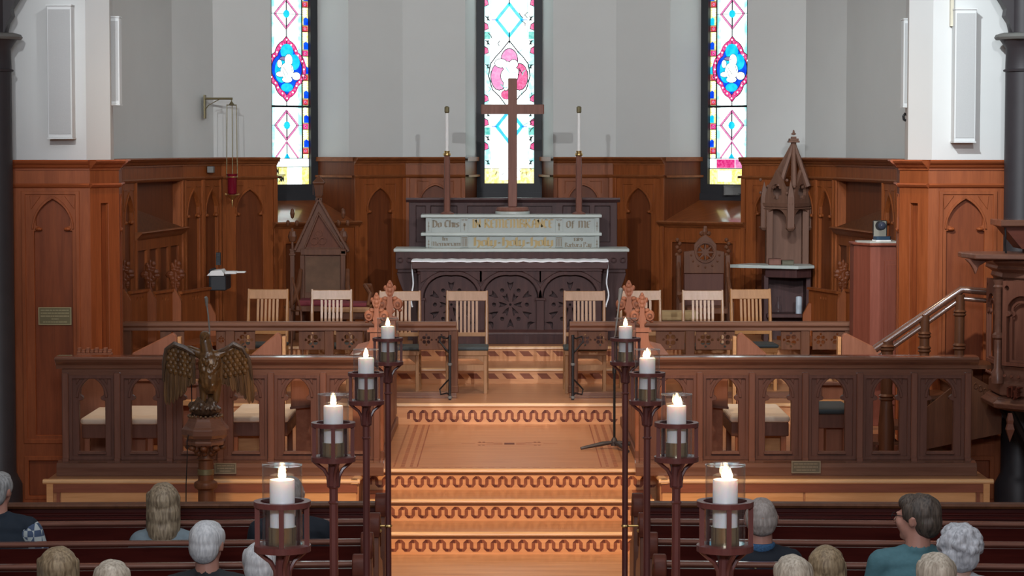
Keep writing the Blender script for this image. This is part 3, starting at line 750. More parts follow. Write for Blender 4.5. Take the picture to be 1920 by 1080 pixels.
for i in range(7):
    M, L = frame2d(VI[i], VI[i+1])
    mb, mp, mc = MB(), MB(), MB(); mb.M = mp.M = mc.M = M
    zb = .5; zt = WC-.24
    nm = wn[i]
    if i in (2, 4):
        c_ = L/2
        # pilaster bays either side of the window bay
        for a, b in ((0, c_-OH), (c_+OH, L)):
            w_ = b-a; cx = (a+b)/2
            arch_bay(mb, mp, a+.05, b-.05, zb, zt, .17, 2.38, 2.64, 0, .045)
            mb.box(a, a+.05, -.02, .045, zb, zt); mb.box(b-.05, b, -.02, .045, zb, zt)
            cornice(mc, a, b, 0); mb.box(a, b, 0, .03, zt, WC-.05)
        # recess back wall under and beside the glass
        q = [(c_-OH, 0), (c_-FH, DEP+.1), (c_+FH, DEP+.1), (c_+OH, 0)]
        m = MB(); m.M = M; m.add([(c_-OH, 0, SILL), (c_+OH, 0, SILL), (c_+FH, DEP+.06, 2.50), (c_-FH, DEP+.06, 2.50)], [(0, 1, 2, 3)]); sloped = m
        for s in (-1, 1):
            xo, xi = c_+s*OH, c_+s*FH
            vs = [(xo, 0, SILL), (xi, DEP+.08, SILL), (xi, DEP+.08, WC-.02), (xo, 0, WC-.02)]
            mp.add(vs, [(0, 1, 2, 3)] if s < 0 else [(3, 2, 1, 0)])
            d = Vector((xi-xo, DEP+.08)); 
            for z0, z1, pr in ((WC-.05, WC, .0), (WC-.235, WC-.21, .012)):
                v2 = [(xo-s*0, -.02, z0), (xi-s*pr, DEP+.08, z0), (xi-s*pr, DEP+.08, z1), (xo, -.02, z1), (xo-s*(.03+pr), -.02, z1), (xi-s*(.03+pr), DEP+.08, z1), (xo-s*(.03+pr), -.02, z0), (xi-s*(.03+pr), DEP+.08, z0)]
                fs = [(3, 2, 5, 4), (4, 5, 7, 6)]
                mc.add(v2, fs if s > 0 else [f[::-1] for f in fs])
        mp.box(c_-OH, c_+OH, 0, DEP+.08, SILL-.03, SILL)
        mc.extr([(.03, SILL+.004), (-.07, SILL+.004), (-.08, SILL-.01), (-.06, SILL-.03), (-.03, SILL-.05), (-.01, SILL-.07), (.03, SILL-.07)], c_-OH-.06, c_+OH+.06)
        # two sunk panels below the sill
        mb.plate([rect(c_-OH, c_+OH, zb, SILL-.07), rect(c_-OH+.09, c_-.06, zb+.1, SILL-.22), rect(c_+.06, c_+OH-.09, zb+.1, SILL-.22)], 0, .03)
        for a, b in ((c_-OH+.09, c_-.06), (c_+.06, c_+OH-.09)):
            mb.plate([rect(a-.012, b+.012, zb+.09, SILL-.208), rect(a+.02, b-.02, zb+.12, SILL-.24)], -.012, .012)
        mp.box(c_-OH, c_+OH, .025, .04, zb, SILL-.05)
    elif i == 3:
        c_ = L/2
        for a, b in ((0, c_-OH), (c_+OH, L)):
            arch_bay(mb, mp, a+.05, b-.05, zb, zt, .17, 2.47, 2.67, 0, .045)
            mb.box(a, a+.05, -.02, .045, zb, zt); mb.box(b-.05, b, -.02, .045, zb, zt)
            cornice(mc, a, b, 0); mb.box(a, b, 0, .03, zt, WC-.05)
        for s in (-1, 1):
            xo, xi = c_+s*OH, c_+s*FH
            vs = [(xo, 0, SILL), (xi, DEP+.08, SILL), (xi, DEP+.08, WC-.02), (xo, 0, WC-.02)]
            mp.add(vs, [(0, 1, 2, 3)] if s < 0 else [(3, 2, 1, 0)])
            for z0, z1, pr in ((WC-.05, WC, .0), (WC-.235, WC-.21, .012)):
                v2 = [(xo, -.02, z0), (xi, DEP+.08, z0), (xi, DEP+.08, z1), (xo, -.02, z1), (xo-s*(.03+pr), -.02, z1), (xi-s*(.03+pr), DEP+.08, z1), (xo-s*(.03+pr), -.02, z0), (xi-s*(.03+pr), DEP+.08, z0)]
                fs = [(3, 2, 5, 4), (4, 5, 7, 6)]
                mc.add(v2, fs if s > 0 else [f[::-1] for f in fs])
        mp.box(c_-FH-.05, c_+FH+.05, DEP+.07, DEP+.09, SILL, 2.53); mp.box(c_-OH, c_+OH, 0, DEP+.08, SILL-.03, SILL); mb.box(c_-OH, c_+OH, 0, .04, zb, SILL)
    elif i in (1, 5):
        for a, b in ((0.03, L/2), (L/2, L-.03)):
            arch_bay(mb, mp, a+.03, b-.03, zb, zt, .15, 2.38, 2.64, 0, .045)
            mb.box(a, a+.03, -.02, .045, zb, zt); mb.box(b-.03, b, -.02, .045, zb, zt)
        cornice(mc, 0, L, 0, ex=.03); mb.box(0, L, 0, .03, zt, WC-.05)
    else:
        # side walls: arched bay at each end, sunk bay with a ledge between
        a0, a1 = (L-1.8, L-.06) if i == 0 else (.06, 1.8)
        for a, b in ((0, a0), (a1, L)):
            w_ = b-a
            k = max(1, round(w_/.5))
            if w_ < .3: mb.box(a, b, 0, .045, zb, zt); k = 0
            for j in range(k):
                xa, xb = a+w_*j/k, a+w_*(j+1)/k
                arch_bay(mb, mp, xa+.03, xb-.03, zb, zt, min(.15, (xb-xa)/2-.1), 2.38, 2.64, 0, .045)
            mb.box(a, a+.03, -.02, .045, zb, zt); mb.box(b-.03, b, -.02, .045, zb, zt)
        cornice(mc, 0, L, 0); mb.box(0, L, 0, .03, zt, WC-.05)
        # slanting hood back to the wall above the ledge
        mp.box(a0, a1, .088, .1, 2.1, 2.77)
        near, far = (a0, a1) if i == 0 else (a1, a0)
        tri = [(near, -.0, 2.27), (far, 0, 2.27), (near, .089, 2.53)]
        mc.add(tri, [(0, 1, 2), (2, 1, 0)])
        mb.box(a0-.0, a0+.03, 0, .1, 2.2, 2.77); mb.box(a1-.03, a1, 0, .1, 2.2, 2.77)
        mc.extr([(.03, 2.27), (-.07, 2.27), (-.08, 2.26), (-.05, 2.235), (-.03, 2.21), (-.01, 2.19), (.03, 2.19)], a0-.04, a1+.04)
        n = 4; holes = [rect(a0+.08+(a1-a0-.1)/n*k, a0-.02+(a1-a0-.1)/n*(k+1), zb+.1, 2.08) for k in range(n)]
        mb.plate([rect(a0, a1, zb, 2.2)]+holes, 0, .03); mp.box(a0, a1, .025, .04, zb, 2.2)
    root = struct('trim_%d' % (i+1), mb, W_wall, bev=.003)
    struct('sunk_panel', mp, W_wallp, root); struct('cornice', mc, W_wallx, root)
    if i in (2, 4): struct('sloping_sill', sloped, W_sill, root)
# ---- the piers of the chancel arch
def pier(side):
    # plan seen from the nave, left pier (mirrored for the right): chamfered towards the chancel
    yb = 21.2
    pl = [(XX(30, 20.9), 20.9), (XX(165, 20.9), 20.9), (XX(210, 21.15), 21.15), (XX(216, 22.0), 22.0)]
    m = MB(); m.M = Matrix(((1, 0, 0, 0), (0, 0, 1, 0), (0, 1, 0, 0), (0, 0, 0, 1)))
    m.plate([[(-7.5, 20.9)]+pl+[(-7.5, 22.0)]], 0, ZTOP)
    w_ = struct('wall_arch_'+side, m, plaster_pier)
    pi = inset(pl, .07)
    zt = WC-.24
    mb, mp, mc = MB(), MB(), MB()
    # front face
    M, L = frame2d(pi[0], pi[1]); mb.M = mp.M = mc.M = M
    mb.plate([rect(0, L, 0, zt), lancet(L/2+.01, .165, .60, 2.41, 2.67, .06), rect(.11, L-.13, .07, .38)], 0, .035)
    mb.plate([rect(.07, L-.09, .53, 2.73), rect(.105, L-.125, .57, 2.70)], -.014, .001)
    mb.plate([rect(.07, L-.09, .04, .42), rect(.11, L-.13, .07, .38)], -.014, .001)
    spandrel(mb, 0, L, L/2+.01, .165, 2.40, 2.66, zt, -.016, .001)
    for s in (-1, 1): mb.sph((L/2+.01+s*.125, .0, 2.40), (.036, .026, .016), 8)
    for s in (-1, 1):
        e = L/2+.01+s*.2; mb.plate([[(e, 2.69), (e-s*.1, 2.69), (e-s*.012, 2.57)]], -.009, .001)
    mp.box(0, L, .034, .045, 0, zt)
    mb.box(0, L, 0, .03, zt, WC-.05); cornice(mc, 0, L, 0)
    # chamfer
    M, L = frame2d(pi[1], pi[2]); mb.M = mp.M = mc.M = M
    mb.plate([rect(0, L, 0, zt), rect(L/2-.045, L/2+.045, .15, 2.62)], 0, .035); mp.box(0, L, .034, .045, 0, zt)
    mb.box(0, L, 0, .03, zt, WC-.05); cornice(mc, 0, L, 0)
    M, L = frame2d(pi[2], pi[3]); mb.M = mp.M = mc.M = M
    arch_bay(mb, mp, .1, .6, .1, zt, .14, 2.38, 2.64, 0, .045); mb.box(0, .1, 0, .04, 0, zt); mb.box(.6, L, 0, .04, 0, zt)
    mb.box(0, L, 0, .03, zt, WC-.05); cornice(mc, 0, L, 0)
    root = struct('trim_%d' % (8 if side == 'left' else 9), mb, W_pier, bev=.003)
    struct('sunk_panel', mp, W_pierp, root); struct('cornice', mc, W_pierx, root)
    # dark clustered column at the nave side
    YK = 20.62; cx = XX(-6, YK) if side == 'left' else XX(-3, YK)
    m = MB(); zr = ZZ(133, YK); zc = ZZ(70, YK)
    prof = [(.2, 0), (.2, .2), (.17, .26), (.15, .3), (.148, zr-.01), (.165, zr-.005), (.168, zr+.01), (.15, zr+.016), (.145, zc-.1), (.17, zc-.06), (.2, zc-.02)]
    m.lathe(prof, (cx, YK), 20, 0)
    m.lathe([(.235, zc-.02), (.25, zc), (.235, zc+.025), (.2, zc+.035)], (cx, YK), 8, 1, PI/8)
    m.lathe([(.13, zc+.035), (.13, ZTOP)], (cx, YK), 14, 0)
    # carved bracket sweeping up above the capital
    m.M = Matrix.Identity(4)
    m.plate([[(cx, zc+.03), (cx+.11, zc+.04), (cx+.13, zc+.12), (cx+.17, zc+.18), (cx+.16, zc+.24), (cx+.22, zc+.33), (cx+.36, zc+.6), (cx+.7, zc+1.1), (cx+.6, zc+1.2), (cx, zc+.9)]], YK-.08, YK+.08, 0)
    c = struct('trim_%d' % (10 if side == 'left' else 11), m, [column_m, columnl]); smooth_angle(c)
    return pi
G = Matrix.Identity(4); PI_L = pier('left')
G = MIRX; pier('right'); G = Matrix.Identity(4)
# ================================================================== SANCTUARY FURNITURE
# ---- altar with its marble shelves
YA = 25.55
def xz(px, py, Y): return P(px, py, Y)
al = thing('altar', 'dark carved wooden altar with three round traceried arches, below the marble shelves', 'altar', (0, YA, Z6))
xl, xr = XX(776, YA), XX(1136, YA)
# table front
ztab = ZZ(489, YA); zb = Z6
m = MB()
m.box(xl-.02, xr+.02, YA-.05, YA+.55, ztab-.085, ztab-.008)                 # table slab edge
obj('table_slab', m, W_altx, al, bev=.006)
m = MB(); zt2 = ztab-.085
m.extr([(YA+.3, zt2), (YA-.03, zt2), (YA-.03, zt2-.02), (YA+.0, zt2-.03), (YA-.02, zt2-.055), (YA+.02, zt2-.07), (YA+.3, zt2-.07)], xl+.04, xr-.04)
obj('moulding', m, W_altx, al)
zb1 = ZZ(619, YA); ztop = zt2-.06
m = MB(); body0, body1 = xl+.05, xr-.05
cxs = [XX(846, YA), XX(957, YA), XX(1069, YA)]; R = .285
zc = ZZ(575, YA)
holes = []
for cx in cxs: holes.append(lancet(cx, R+.01, zb1+.0, zc+.09, zc+.33, 0, 8))
m.plate([rect(body0, body1, zb1-.02, ztop)]+holes, YA, YA+.05)
for cx in cxs:           # raised hood moulds and sunk corners
    o = lancet(cx, R+.055, zc+.04, zc+.09, zc+.375, 0, 8)[1:-1]; i = lancet(cx, R+.015, zc+.04, zc+.09, zc+.335, 0, 8)[1:-1]
    m.plate([o+i[::-1]], YA-.025, YA+.001)
    for s in (-1, 1):
        e = cx+s*(R+.045); m.plate([[(e, zc+.38), (cx+s*.12, zc+.38), (cx+s*.19, zc+.345), (e, zc+.25)]], YA-.02, YA-.0)
for k in range(2):
    cx = (cxs[k]+cxs[k+1])/2; m.box(cx-.055, cx+.055, YA-.045, YA+.0, zc+.07, zc+.095); m.box(cx-.04, cx+.04, YA-.03, YA, zb1, zc+.07)
for cx in (body0+.03, body1-.03): m.box(cx-.045, cx+.045, YA-.045, YA+.0, zc+.07, zc+.095); m.box(cx-.03, cx+.03, YA-.03, YA, zb1, zc+.07)
ffr = obj('front_frame', m, W_alt, al, bev=.003)
m = MB(); m.box(body0-.01, body1+.01, YA+.11, YA+.5, zb, ztop); m.mat = 0
obj('body', m, W_alt, al)
for cx in cxs:
    m = MB(); out = [(cx+(R)*math.cos(2*PI*k/32), zc+.02+(R)*math.sin(2*PI*k/32)) for k in range(32)]
    out = lancet(cx, R, zb1+.0, zc+.09, zc+.32, 0, 8)
    holes = []
    def tri(a, r0, r1, wd):
        c0, s0 = math.cos(a), math.sin(a)
        def q(r, t): return (cx+r*c0-t*s0, zc+.02+r*s0+t*c0)
        return [q(r0, 0), q((r0+r1)/2-.01, wd*.55), q(r1, wd), q(r1-.02, 0), q(r1, -wd), q((r0+r1)/2-.01, -wd*.55)]
    for k in range(6): holes.append(tri(PI/2+PI/3*k+PI/6, .035, .125, .03))
    for k in range(6): holes.append(tri(PI/2+PI/3*k, .15, .245, .035))
    for k in range(6):
        a = PI/2+PI/3*k+PI/6; holes.append(circ(cx+.175*math.cos(a), zc+.02+.175*math.sin(a), .022, .022, 8))
    for k in (-1, 1): holes.append(tri(-PI/2+k*.78, .265, .32, .05)); 
    holes.append(circ(cx, zc+.02, .014, .014, 8))
    m.plate([out]+holes, YA+.035, YA+.075)
    obj('tracery', m, W_alt, ffr, bev=.003)
m = MB(); m.box(body0-.06, body1+.06, YA-.06, YA+.3, Z6, zb1-.02); m.extr([(YA-.02, zb1+.01), (YA-.07, zb1-.02), (YA-.075, zb1-.045), (YA-.02, zb1-.05)], body0-.07, body1+.07)
obj('plinth', m, W_alt, al, bev=.004)
# wide lower shelf body behind the table, with curved consoles
zsh = ZZ(466, YA+.45)
xs0, xs1 = XX(738, YA+.4), XX(1180, YA+.4)
m = MB(); m.box(xs0+.02, xs1-.02, YA+.42, YA+.95, ZZ(505, YA+.4), zsh-.035); m.box(xs0+.04, xs1-.04, YA+.44, YA+.95, ZZ(512, YA+.4), ZZ(505, YA+.4)); m.box(xs0+.17, xs1-.17, YA+.46, YA+.95, Z6, ZZ(505, YA+.4))
for s in (-1, 1):
    e = xs0 if s < 0 else xs1; zz = ZZ(512, YA+.4)
    m.plate([[(e-s*.03, zz), (e-s*.06, zz-.10), (e-s*.12, zz-.25), (e-s*.15, zz-.5), (e-s*.15, Z6), (e-s*.3, Z6), (e-s*.3, zz)]], YA+.45, YA+.9)
    for k in range(2): m.plate([circ(e-s*(.07+.1*k), ZZ(488, YA+.4), .035, .035, 10), circ(e-s*(.07+.1*k), ZZ(488, YA+.4), .02, .02, 8)], YA+.41, YA+.42)
obj('side_console', m, W_alt, al, bev=.004)
m = MB(); m.box(xs0, xs1, YA+.40, YA+.98, zsh-.035, zsh); obj('marble_top', m, marble, al, bev=.006)['label'] = 'white marble top slab'
# reredos
rr = thing('reredos', 'dark panelled wooden screen standing behind the marble shelves', 'reredos', (0, YA+1.0, Z6))
YR = YA+1.02
x0, x1 = XX(767, YR), XX(1157, YR); z0, z1 = Z6, ZZ(376, YR)
m = MB(); xs = [x0+.05, XX(803, YR), XX(862, YR), XX(872, YR), XX(950, YR), XX(1040, YR), XX(1050, YR), XX(1110, YR), x1-.05]
holes = [rect(a+.03, b-.03, zsh+.05, z1-.06) for a, b in zip(xs[:-1], xs[1:]) if b-a > .1]
m.plate([rect(x0, x1, z0, z1)]+holes, YR, YR+.04); m.box(x0, x1, YR+.035, YR+.07, z0, z1)
obj('panelling', m, W_alt, rr, bev=.005)
m = MB(); m.extr([(YR+.08, z1+.03), (YR-.05, z1+.03), (YR-.055, z1+.01), (YR-.02, z1-.02), (YR+.08, z1-.02)], x0-.03, x1+.03); obj('cornice', m, W_altx, rr)
# marble gradines
gr = thing('marble_gradine', 'two-tier white marble shelf with gilt gothic lettering behind the altar', 'marble shelf', (0, YA+.6, zsh))
YG = YA+.62
gx0, gx1 = XX(799, YG), XX(1123, YG)
zA, zB, zC = zsh, ZZ(441, YG), ZZ(407, YG)
for lo, hi in ((zA, zB-.0), (zB+.018, zC)):
    m = MB(); m.box(gx0, gx1, YG, YG+.3, lo, hi)
    for px, w_ in ((804, 11), (871, 14), (1048, 14), (1119, 9)): 
        cx = XX(px, YG); hw = w_/2/4500*YG; m.box(cx-hw, cx+hw, YG-.012, YG, lo+.004, hi-.004)
    obj('marble_tier', m, marble2, gr, bev=.002)
for zz, e in ((zB, .035), (zC, .04)):
    m = MB(); m.box(XX(789.5, YG)-.0, XX(1128, YG)+.0, YG-.045, YG+.33, zz-.005, zz+.028); obj('marble_shelf', m, marble, gr, bev=.005)
y0, y1 = YG-.004, YG+.001
def inscribe(name, items, mat):
    for s, pxa, pxb, py, hpx, nib in items:
        m = MB()
        xa, xb = XX(pxa, YG), XX(pxb, YG); z_ = ZZ(py, YG); h = hpx*YG/4500
        kx = (xb-xa)/max(.01, twidth(s, h)); text(m, s, xa+.01, z_, h, y0, y1, kx, nib); obj(name, m, mat, gr)
inscribe('gilt_inscription', [('IN', 886, 902, 427, 16, .12), ('REMEMBRANCE', 908, 1038, 427, 16, .12), ('Holy-Holy-Holy', 888, 1038, 461, 16, .12)], gilt)
inscribe('painted_inscription', [('Do', 811, 828, 426, 13, .13), ('This', 832, 861, 426, 13, .13), ('Of', 1061, 1076, 427, 13, .12), ('ME', 1084, 1108, 427, 13, .12), ('In', 829, 839, 451, 7, .12), ('Memoriam', 808, 863, 461, 8, .11), ('189', 1075, 1092, 452, 7, .11), ('Barbara', 1058, 1090, 463, 8, .11), ('Pay', 1093, 1108, 463, 9, .11)], gilt_d)
m = MB()
for px, rows in ((871, (423,)), (1048, (423,))):
    cx = XX(px, YG)
    for py in (412,):
        zz = ZZ(py, YG); 
        for s in (-1, 1): m.plate([circ(cx+s*.017, zz, .014, .01, 8), circ(cx+s*.017, zz, .007, .005, 6)], y0-.013, y1-.012)
    zz = ZZ(425, YG); m.box(cx-.004, cx+.004, y0-.013, y1-.012, zz-.04, zz+.04); m.box(cx-.014, cx+.014, y0-.013, y1-.012, zz+.008, zz+.016); m.sph((cx, YG-.014, zz+.028), (.012, .004, .012), 8)
for px in (804, 1119):
    for py in (424, 458):
        cx = XX(px, YG); zz = ZZ(py, YG); m.box(cx-.003, cx+.003, y0-.013, y1-.012, zz-.05, zz+.05); m.box(cx-.012, cx+.012, y0-.013, y1-.012, zz-.003, zz+.004); m.box(cx-.008, cx+.008, y0-.013, y1-.012, zz+.03, zz+.036)
for px in (871, 1048):
    cx = XX(px, YG); zz = ZZ(462, YG)
    for k in range(4): m.box(cx-.03+k*.017, cx-.021+k*.017, y0-.013, y1-.012, zz, zz+.085)
    m.box(cx-.032, cx+.032, y0-.013, y1-.012, zz+.09, zz+.1)
obj('carved_emblem', m, gilt_d, gr)
# linen on the altar
m = MB(); xa, xb = xl-.025, xr+.025; nz = 80; pts = []
yf, yb_ = YA-.055, YA+.40; vs = []; fs = []
hang = .50
prof = []
for k in range(13): prof.append((xa-.02*math.sin(k*.7)*(1-k/12), ztab-hang+hang*k/12))
top = [(xa+(xb-xa)*k/60, ztab+.004+.003*math.sin(k*1.7)+.002*math.sin(k*.6)) for k in range(61)]
pr = prof+top+[(xb+.02*math.sin(k*.9)*(k/12), ztab-hang*k/12) for k in range(13)]
n = len(pr)
for j, y in enumerate((yf, yf+.12, yb_)):
    for i, (x, z) in enumerate(pr):
        side = i < 13 or i >= 13+61
        vs.append((x, y+(.10*(1-abs(z-ztab)/hang*0) if side and j == 0 else 0)+(.0 if j < 2 else (-.25 if side else 0)), z))
for j in range(2):
    for i in range(n-1): fs.append((j*n+i, j*n+i+1, (j+1)*n+i+1, (j+1)*n+i))
# front lip
b0 = len(vs)
for i in range(13, 13+61): x, z = pr[i]; vs.append((x, yf-.004, z-.012-.004*abs(math.sin(i*.8))))
for i in range(60): fs.append((b0+i, b0+i+1, 13+i+1, 13+i))
m.add(vs, fs)
fl = obj('altar_cloth', m, linen); tag(fl, 'white linen cloth on the altar table, its narrow ends hanging at both sides', 'altar cloth')
sm = fl.modifiers.new('th', 'SOLIDIFY'); sm.thickness = .014
# cross and candlesticks
YC = YG+.14; zc0 = zC+.028
cr_ = thing('altar_cross', 'tall plain wooden cross on a round foot above the altar', 'cross', (XX(961, YC), YC, zc0))
cx = XX(961, YC)
m = MB(); m.lathe([(.19, zc0), (.19, zc0+.03), (.185, zc0+.032)], (cx, YC), 32); obj('marble_foot', m, marble, cr_, bev=.003)
m = MB(); m.lathe([(.175, zc0+.032), (.18, zc0+.05), (.17, zc0+.075), (.165, zc0+.08)], (cx, YC), 32); obj('wooden_foot', m, W_cross, cr_, bev=.003)
zt_ = ZZ(147, YC); za0, za1 = ZZ(214, YC), ZZ(196, YC); hw = .049
m = MB(); m.plate([[(cx-hw, zc0+.08), (cx+hw, zc0+.08), (cx+hw, za0), (cx+.345, za0), (cx+.345, za1), (cx+hw, za1), (cx+hw, zt_), (cx-hw, zt_), (cx-hw, za1), (cx-.345, za1), (cx-.345, za0), (cx-hw, za0)]], YC-.035, YC+.035)
obj('cross_shaft', m, W_cross, cr_, bev=.006)
for k, px in enumerate((838.5, 1085)):
    cx = XX(px, YC); side = ('left', 'right')[k]
    z0 = zC+.028
    t = thing('altar_candlestick', 'tall slim wooden candlestick on the marble shelf, %s of the cross' % side, 'candlestick', (cx, YC, z0), group='altar candlesticks')
    zt = ZZ(293, YC)
    m = MB(); m.lathe([(.075, z0), (.075, z0+.012), (.05, z0+.022), (.04, z0+.03)], (cx, YC), 20); obj('foot', m, W_cross, t)
    m = MB(); m.lathe([(.036, z0+.03), (.034, zt-.1), (.03, zt)], (cx, YC), 8); obj('shaft', m, W_cross, t)
    m = MB(); m.lathe([(.026, zt), (.042, zt+.012), (.042, zt+.03), (.03, zt+.034), (.032, zt+.06)], (cx, YC), 16); smooth_angle(obj('brass_socket', m, brass, t))
    zc_ = ZZ(212, YC); zf = ZZ(199, YC)
    c = thing('altar_candle', 'thin white candle with a brass cap, %s of the cross' % side, 'candle', (cx, YC, zt+.05), group='altar candles')
    m = MB(); m.lathe([(.019, zt+.04), (.018, zc_)], (cx, YC), 12); obj('wax', m, paper, c)
    m = MB(); m.lathe([(.021, zc_), (.027, zc_+.012), (.027, zf-.012), (.012, zf)], (cx, YC), 12); obj('brass_cap', m, brass_d, c)
# ---- chairs
def make_chair(wd_m, name='slat_back_chair'):
    x0 = 0; y = 23.5; z = Z4
    t = thing(name, 'x', 'chair', (0, y, z))
    hw = .195; bt = .985
    m = MB()
    for s in (-1, 1): m.tube([(s*hw, y+.26, z), (s*hw, y+.17, z+.45), (s*hw, y+.21, z+.75), (s*hw, y+.25, z+bt)], [.016, .017, .017, .013], 6)
    obj('back_post', m, wd_m, t); 
    m = MB(); m.extr([(y+.222, z+bt-.1), (y+.245, z+bt-.1), (y+.262, z+bt-.005), (y+.24, z+bt-.005)], -hw, hw); obj('top_rail', m, wd_m, t, bev=.004)
    m = MB(); m.box(-hw, hw, y+.172, y+.195, z+.535, z+.575); obj('lower_rail', m, wd_m, t, bev=.003)
    for k in range(6):
        x = -.098+k*.039
        m = MB(); m.extr([(y+.18, z+.57), (y+.194, z+.57), (y+.206, z+.7), (y+.24, z+bt-.1), (y+.228, z+bt-.1), (y+.192, z+.7)], x-.0115, x+.0115); obj('slat', m, wd_m, t)
    m = MB(); m.box(-.215, .215, y-.2, y+.2, z+.425, z+.46); obj('seat_pad', m, darkpad, t, bev=.012, seg=2)['label'] = 'dark green-grey seat pad'
    m = MB(); m.box(-.205, .205, y-.19, y+.19, z+.375, z+.425); obj('apron', m, wd_m, t, bev=.004)
    for s in (-1, 1):
        m = MB(); m.box(s*.185-.017, s*.185+.017, y-.18, y-.145, z, z+.38); obj('front_leg', m, wd_m, t, bev=.004)
    m = MB(); m.box(-.18, .18, y-.172, y-.152, z+.23, z+.285); m.plate([[(-.168, z+.375), (-.168, z+.30), (-.11, z+.345), (.11, z+.345), (.168, z+.30), (.168, z+.375)]], y-.175, y-.15)
    for s in (-1, 1): m.box(s*.19-.01, s*.19+.01, y-.16, y+.2, z+.15, z+.18)
    obj('stretcher', m, wd_m, t, bev=.003)
    return t
ch = make_chair(W_chair); cho = None
spots = [(875, 23.5, 0, 'slat-back wooden chair with dark pad, nearest the altar on the left'), (748, 23.5, 0, 'slat-back wooden chair partly behind the left carved poppyheads'),
         (619, 23.7, 0, 'pale slat-back chair in front of the tall gabled throne'), (1097, 23.5, 0, 'slat-back wooden chair with dark pad, nearest the altar on the right'),
         (1203, 23.6, 0, 'pale slat-back chair behind the right carved poppyheads'), (1321, 23.6, 0, 'pale slat-back chair in front of the round-crested throne')]
for i, (px, Y, r, lab) in enumerate(spots):
    loc = (XX(px, Y, 640), Y, Z4)
    if i == 0: ch.location = loc; ch['label'] = lab; ch['group'] = 'pale slat-back chairs behind the communion rail'
    else: dup(ch, loc, r, lab)
for px, Y, r, lab in ((496, 23.8, -.06, 'honey-brown slat-back chair at the left, below the small book shelf'), (1414, 23.8, .06, 'honey-brown slat-back chair at the right, under the marble side shelf')):
    if cho is None:
        cho = make_chair(W_chairo, 'honey_chair'); cho.location = (XX(px, Y, 640), Y, Z4); cho.rotation_euler.z = r; cho['label'] = lab; cho['group'] = 'honey-brown chairs'
    else: dup(cho, (XX(px, Y, 640), Y, Z4), r, lab)
# ---- communion rails
def tracery_panel(m, x0, x1, y, z0, z1, rich=True):
    w_ = x1-x0; h = z1-z0; cx, cz = (x0+x1)/2, (z0+z1)/2
    holes = []
    n = max(1, round(w_/h/1.0))
    for k in range(n):
        c = x0+w_*(k+.5)/n; r = min(w_/n, h)/2*.8
        for j in range(4):
            a = PI/4+PI/2*j; holes.append(circ(c+r*.5*math.cos(a), cz+r*.5*math.sin(a), r*.3, r*.3, 8))
        for j in range(4):
            a = PI/2*j; holes.append(circ(c+r*.86*math.cos(a), cz+r*.86*math.sin(a), r*.17, r*.17, 6))
    m.plate([rect(x0, x1, z0, z1)]+holes, y-.012, y+.012)
def comm_rail(label, x0, x1, px_posts, panels, side):
    Y = 22.95; z = Z4; t = thing('communion_rail', label, 'altar rail', ((x0+x1)/2, Y, z))
    zt = ZZ(603, Y); m = MB()
    m.extr([(Y-.07, zt-.012), (Y-.05, zt), (Y+.05, zt), (Y+.07, zt-.012), (Y+.07, zt-.035), (Y+.045, zt-.055), (Y+.045, zt-.085), (Y-.045, zt-.085), (Y-.045, zt-.055), (Y-.07, zt-.035)], x0, x1)
    obj('top_rail', m, W_rail, t, bev=.003)
    m = MB(); m.box(x0, x1, Y-.03, Y+.03, z, z+.06); m.box(x0, x1, Y-.045, Y+.045, z, z+.022); obj('foot_rail', m, W_rail, t, bev=.004)
    for px in px_posts:
        x = XX(px, Y); m = MB(); m.box(x-.045, x+.045, Y-.03, Y+.03, z+.05, zt-.08); m.box(x-.05, x+.05, Y-.035, Y+.035, z+.05, z+.12); obj('post', m, W_throne, t, bev=.006)
    for a, b in panels:
        xa, xb = XX(a, Y), XX(b, Y); m = MB(); tracery_panel(m, xa, xb, Y, zt-.27, zt-.08)
        obj('tracery_panel', m, W_throne, t, bev=.002)
    return t
comm_rail('long oak communion rail with pierced panels, on the left of the altar', XX(232, 22.95), XX(856, 22.95), (238, 431, 617, 850), ((300, 345), (405, 424), (440, 478), (560, 612), (630, 680), (785, 842)), 'left')
comm_rail('long oak communion rail with pierced panels, on the right of the altar', XX(1068, 22.95), XX(1597, 22.95), (1075, 1294, 1510, 1592), ((1083, 1140), (1230, 1284), (1305, 1378), (1465, 1502), (1524, 1586)), 'right')
for k, (px, sd) in enumerate(((843.5, 'left'), (1074, 'right'))):
    Y = 22.75; x = XX(px, Y, 700); t = thing('gate_post', 'slim grey metal gate rod at the inner end of the %s communion rail' % sd, 'rod', (x, Y, Z3), group='gate rods of the communion rails')
    m = MB(); m.tube([(x, Y, Z3), (x, Y, Z3+.12)], .02, 10); m.tube([(x, Y, Z3+.1), (x, Y, ZZ(628, Y))], .014, 10); obj('rod', m, column_m if 0 else iron, t)
    m = MB(); m.lathe([(.035, Z3+.001), (.035, Z3+.012), (.022, Z3+.03)], (x, Y), 12); obj('foot', m, columnl, t)
    for zz in (ZZ(683, Y), ZZ(745, Y)): m = MB(); m.lathe([(.02, zz-.012), (.022, zz), (.02, zz+.012)], (x, Y), 10); obj('collar', m, columnl, t)
    m = MB(); s = -1 if k == 0 else 1
    for zz, up in ((ZZ(632, Y), -1), (ZZ(742, Y), 1)):
        m = MB(); m.tube([(x, Y+.03, zz), (x+s*.03, Y+.06, zz+up*.02), (x+s*.09, Y+.1, zz+up*.0), (x+s*.10, Y+.1, zz+up*.05), (x+s*.04, Y+.06, zz+up*.12), (x, Y+.03, zz+up*.16)], .008, 6); obj('scroll_bracket', m, iron, t)
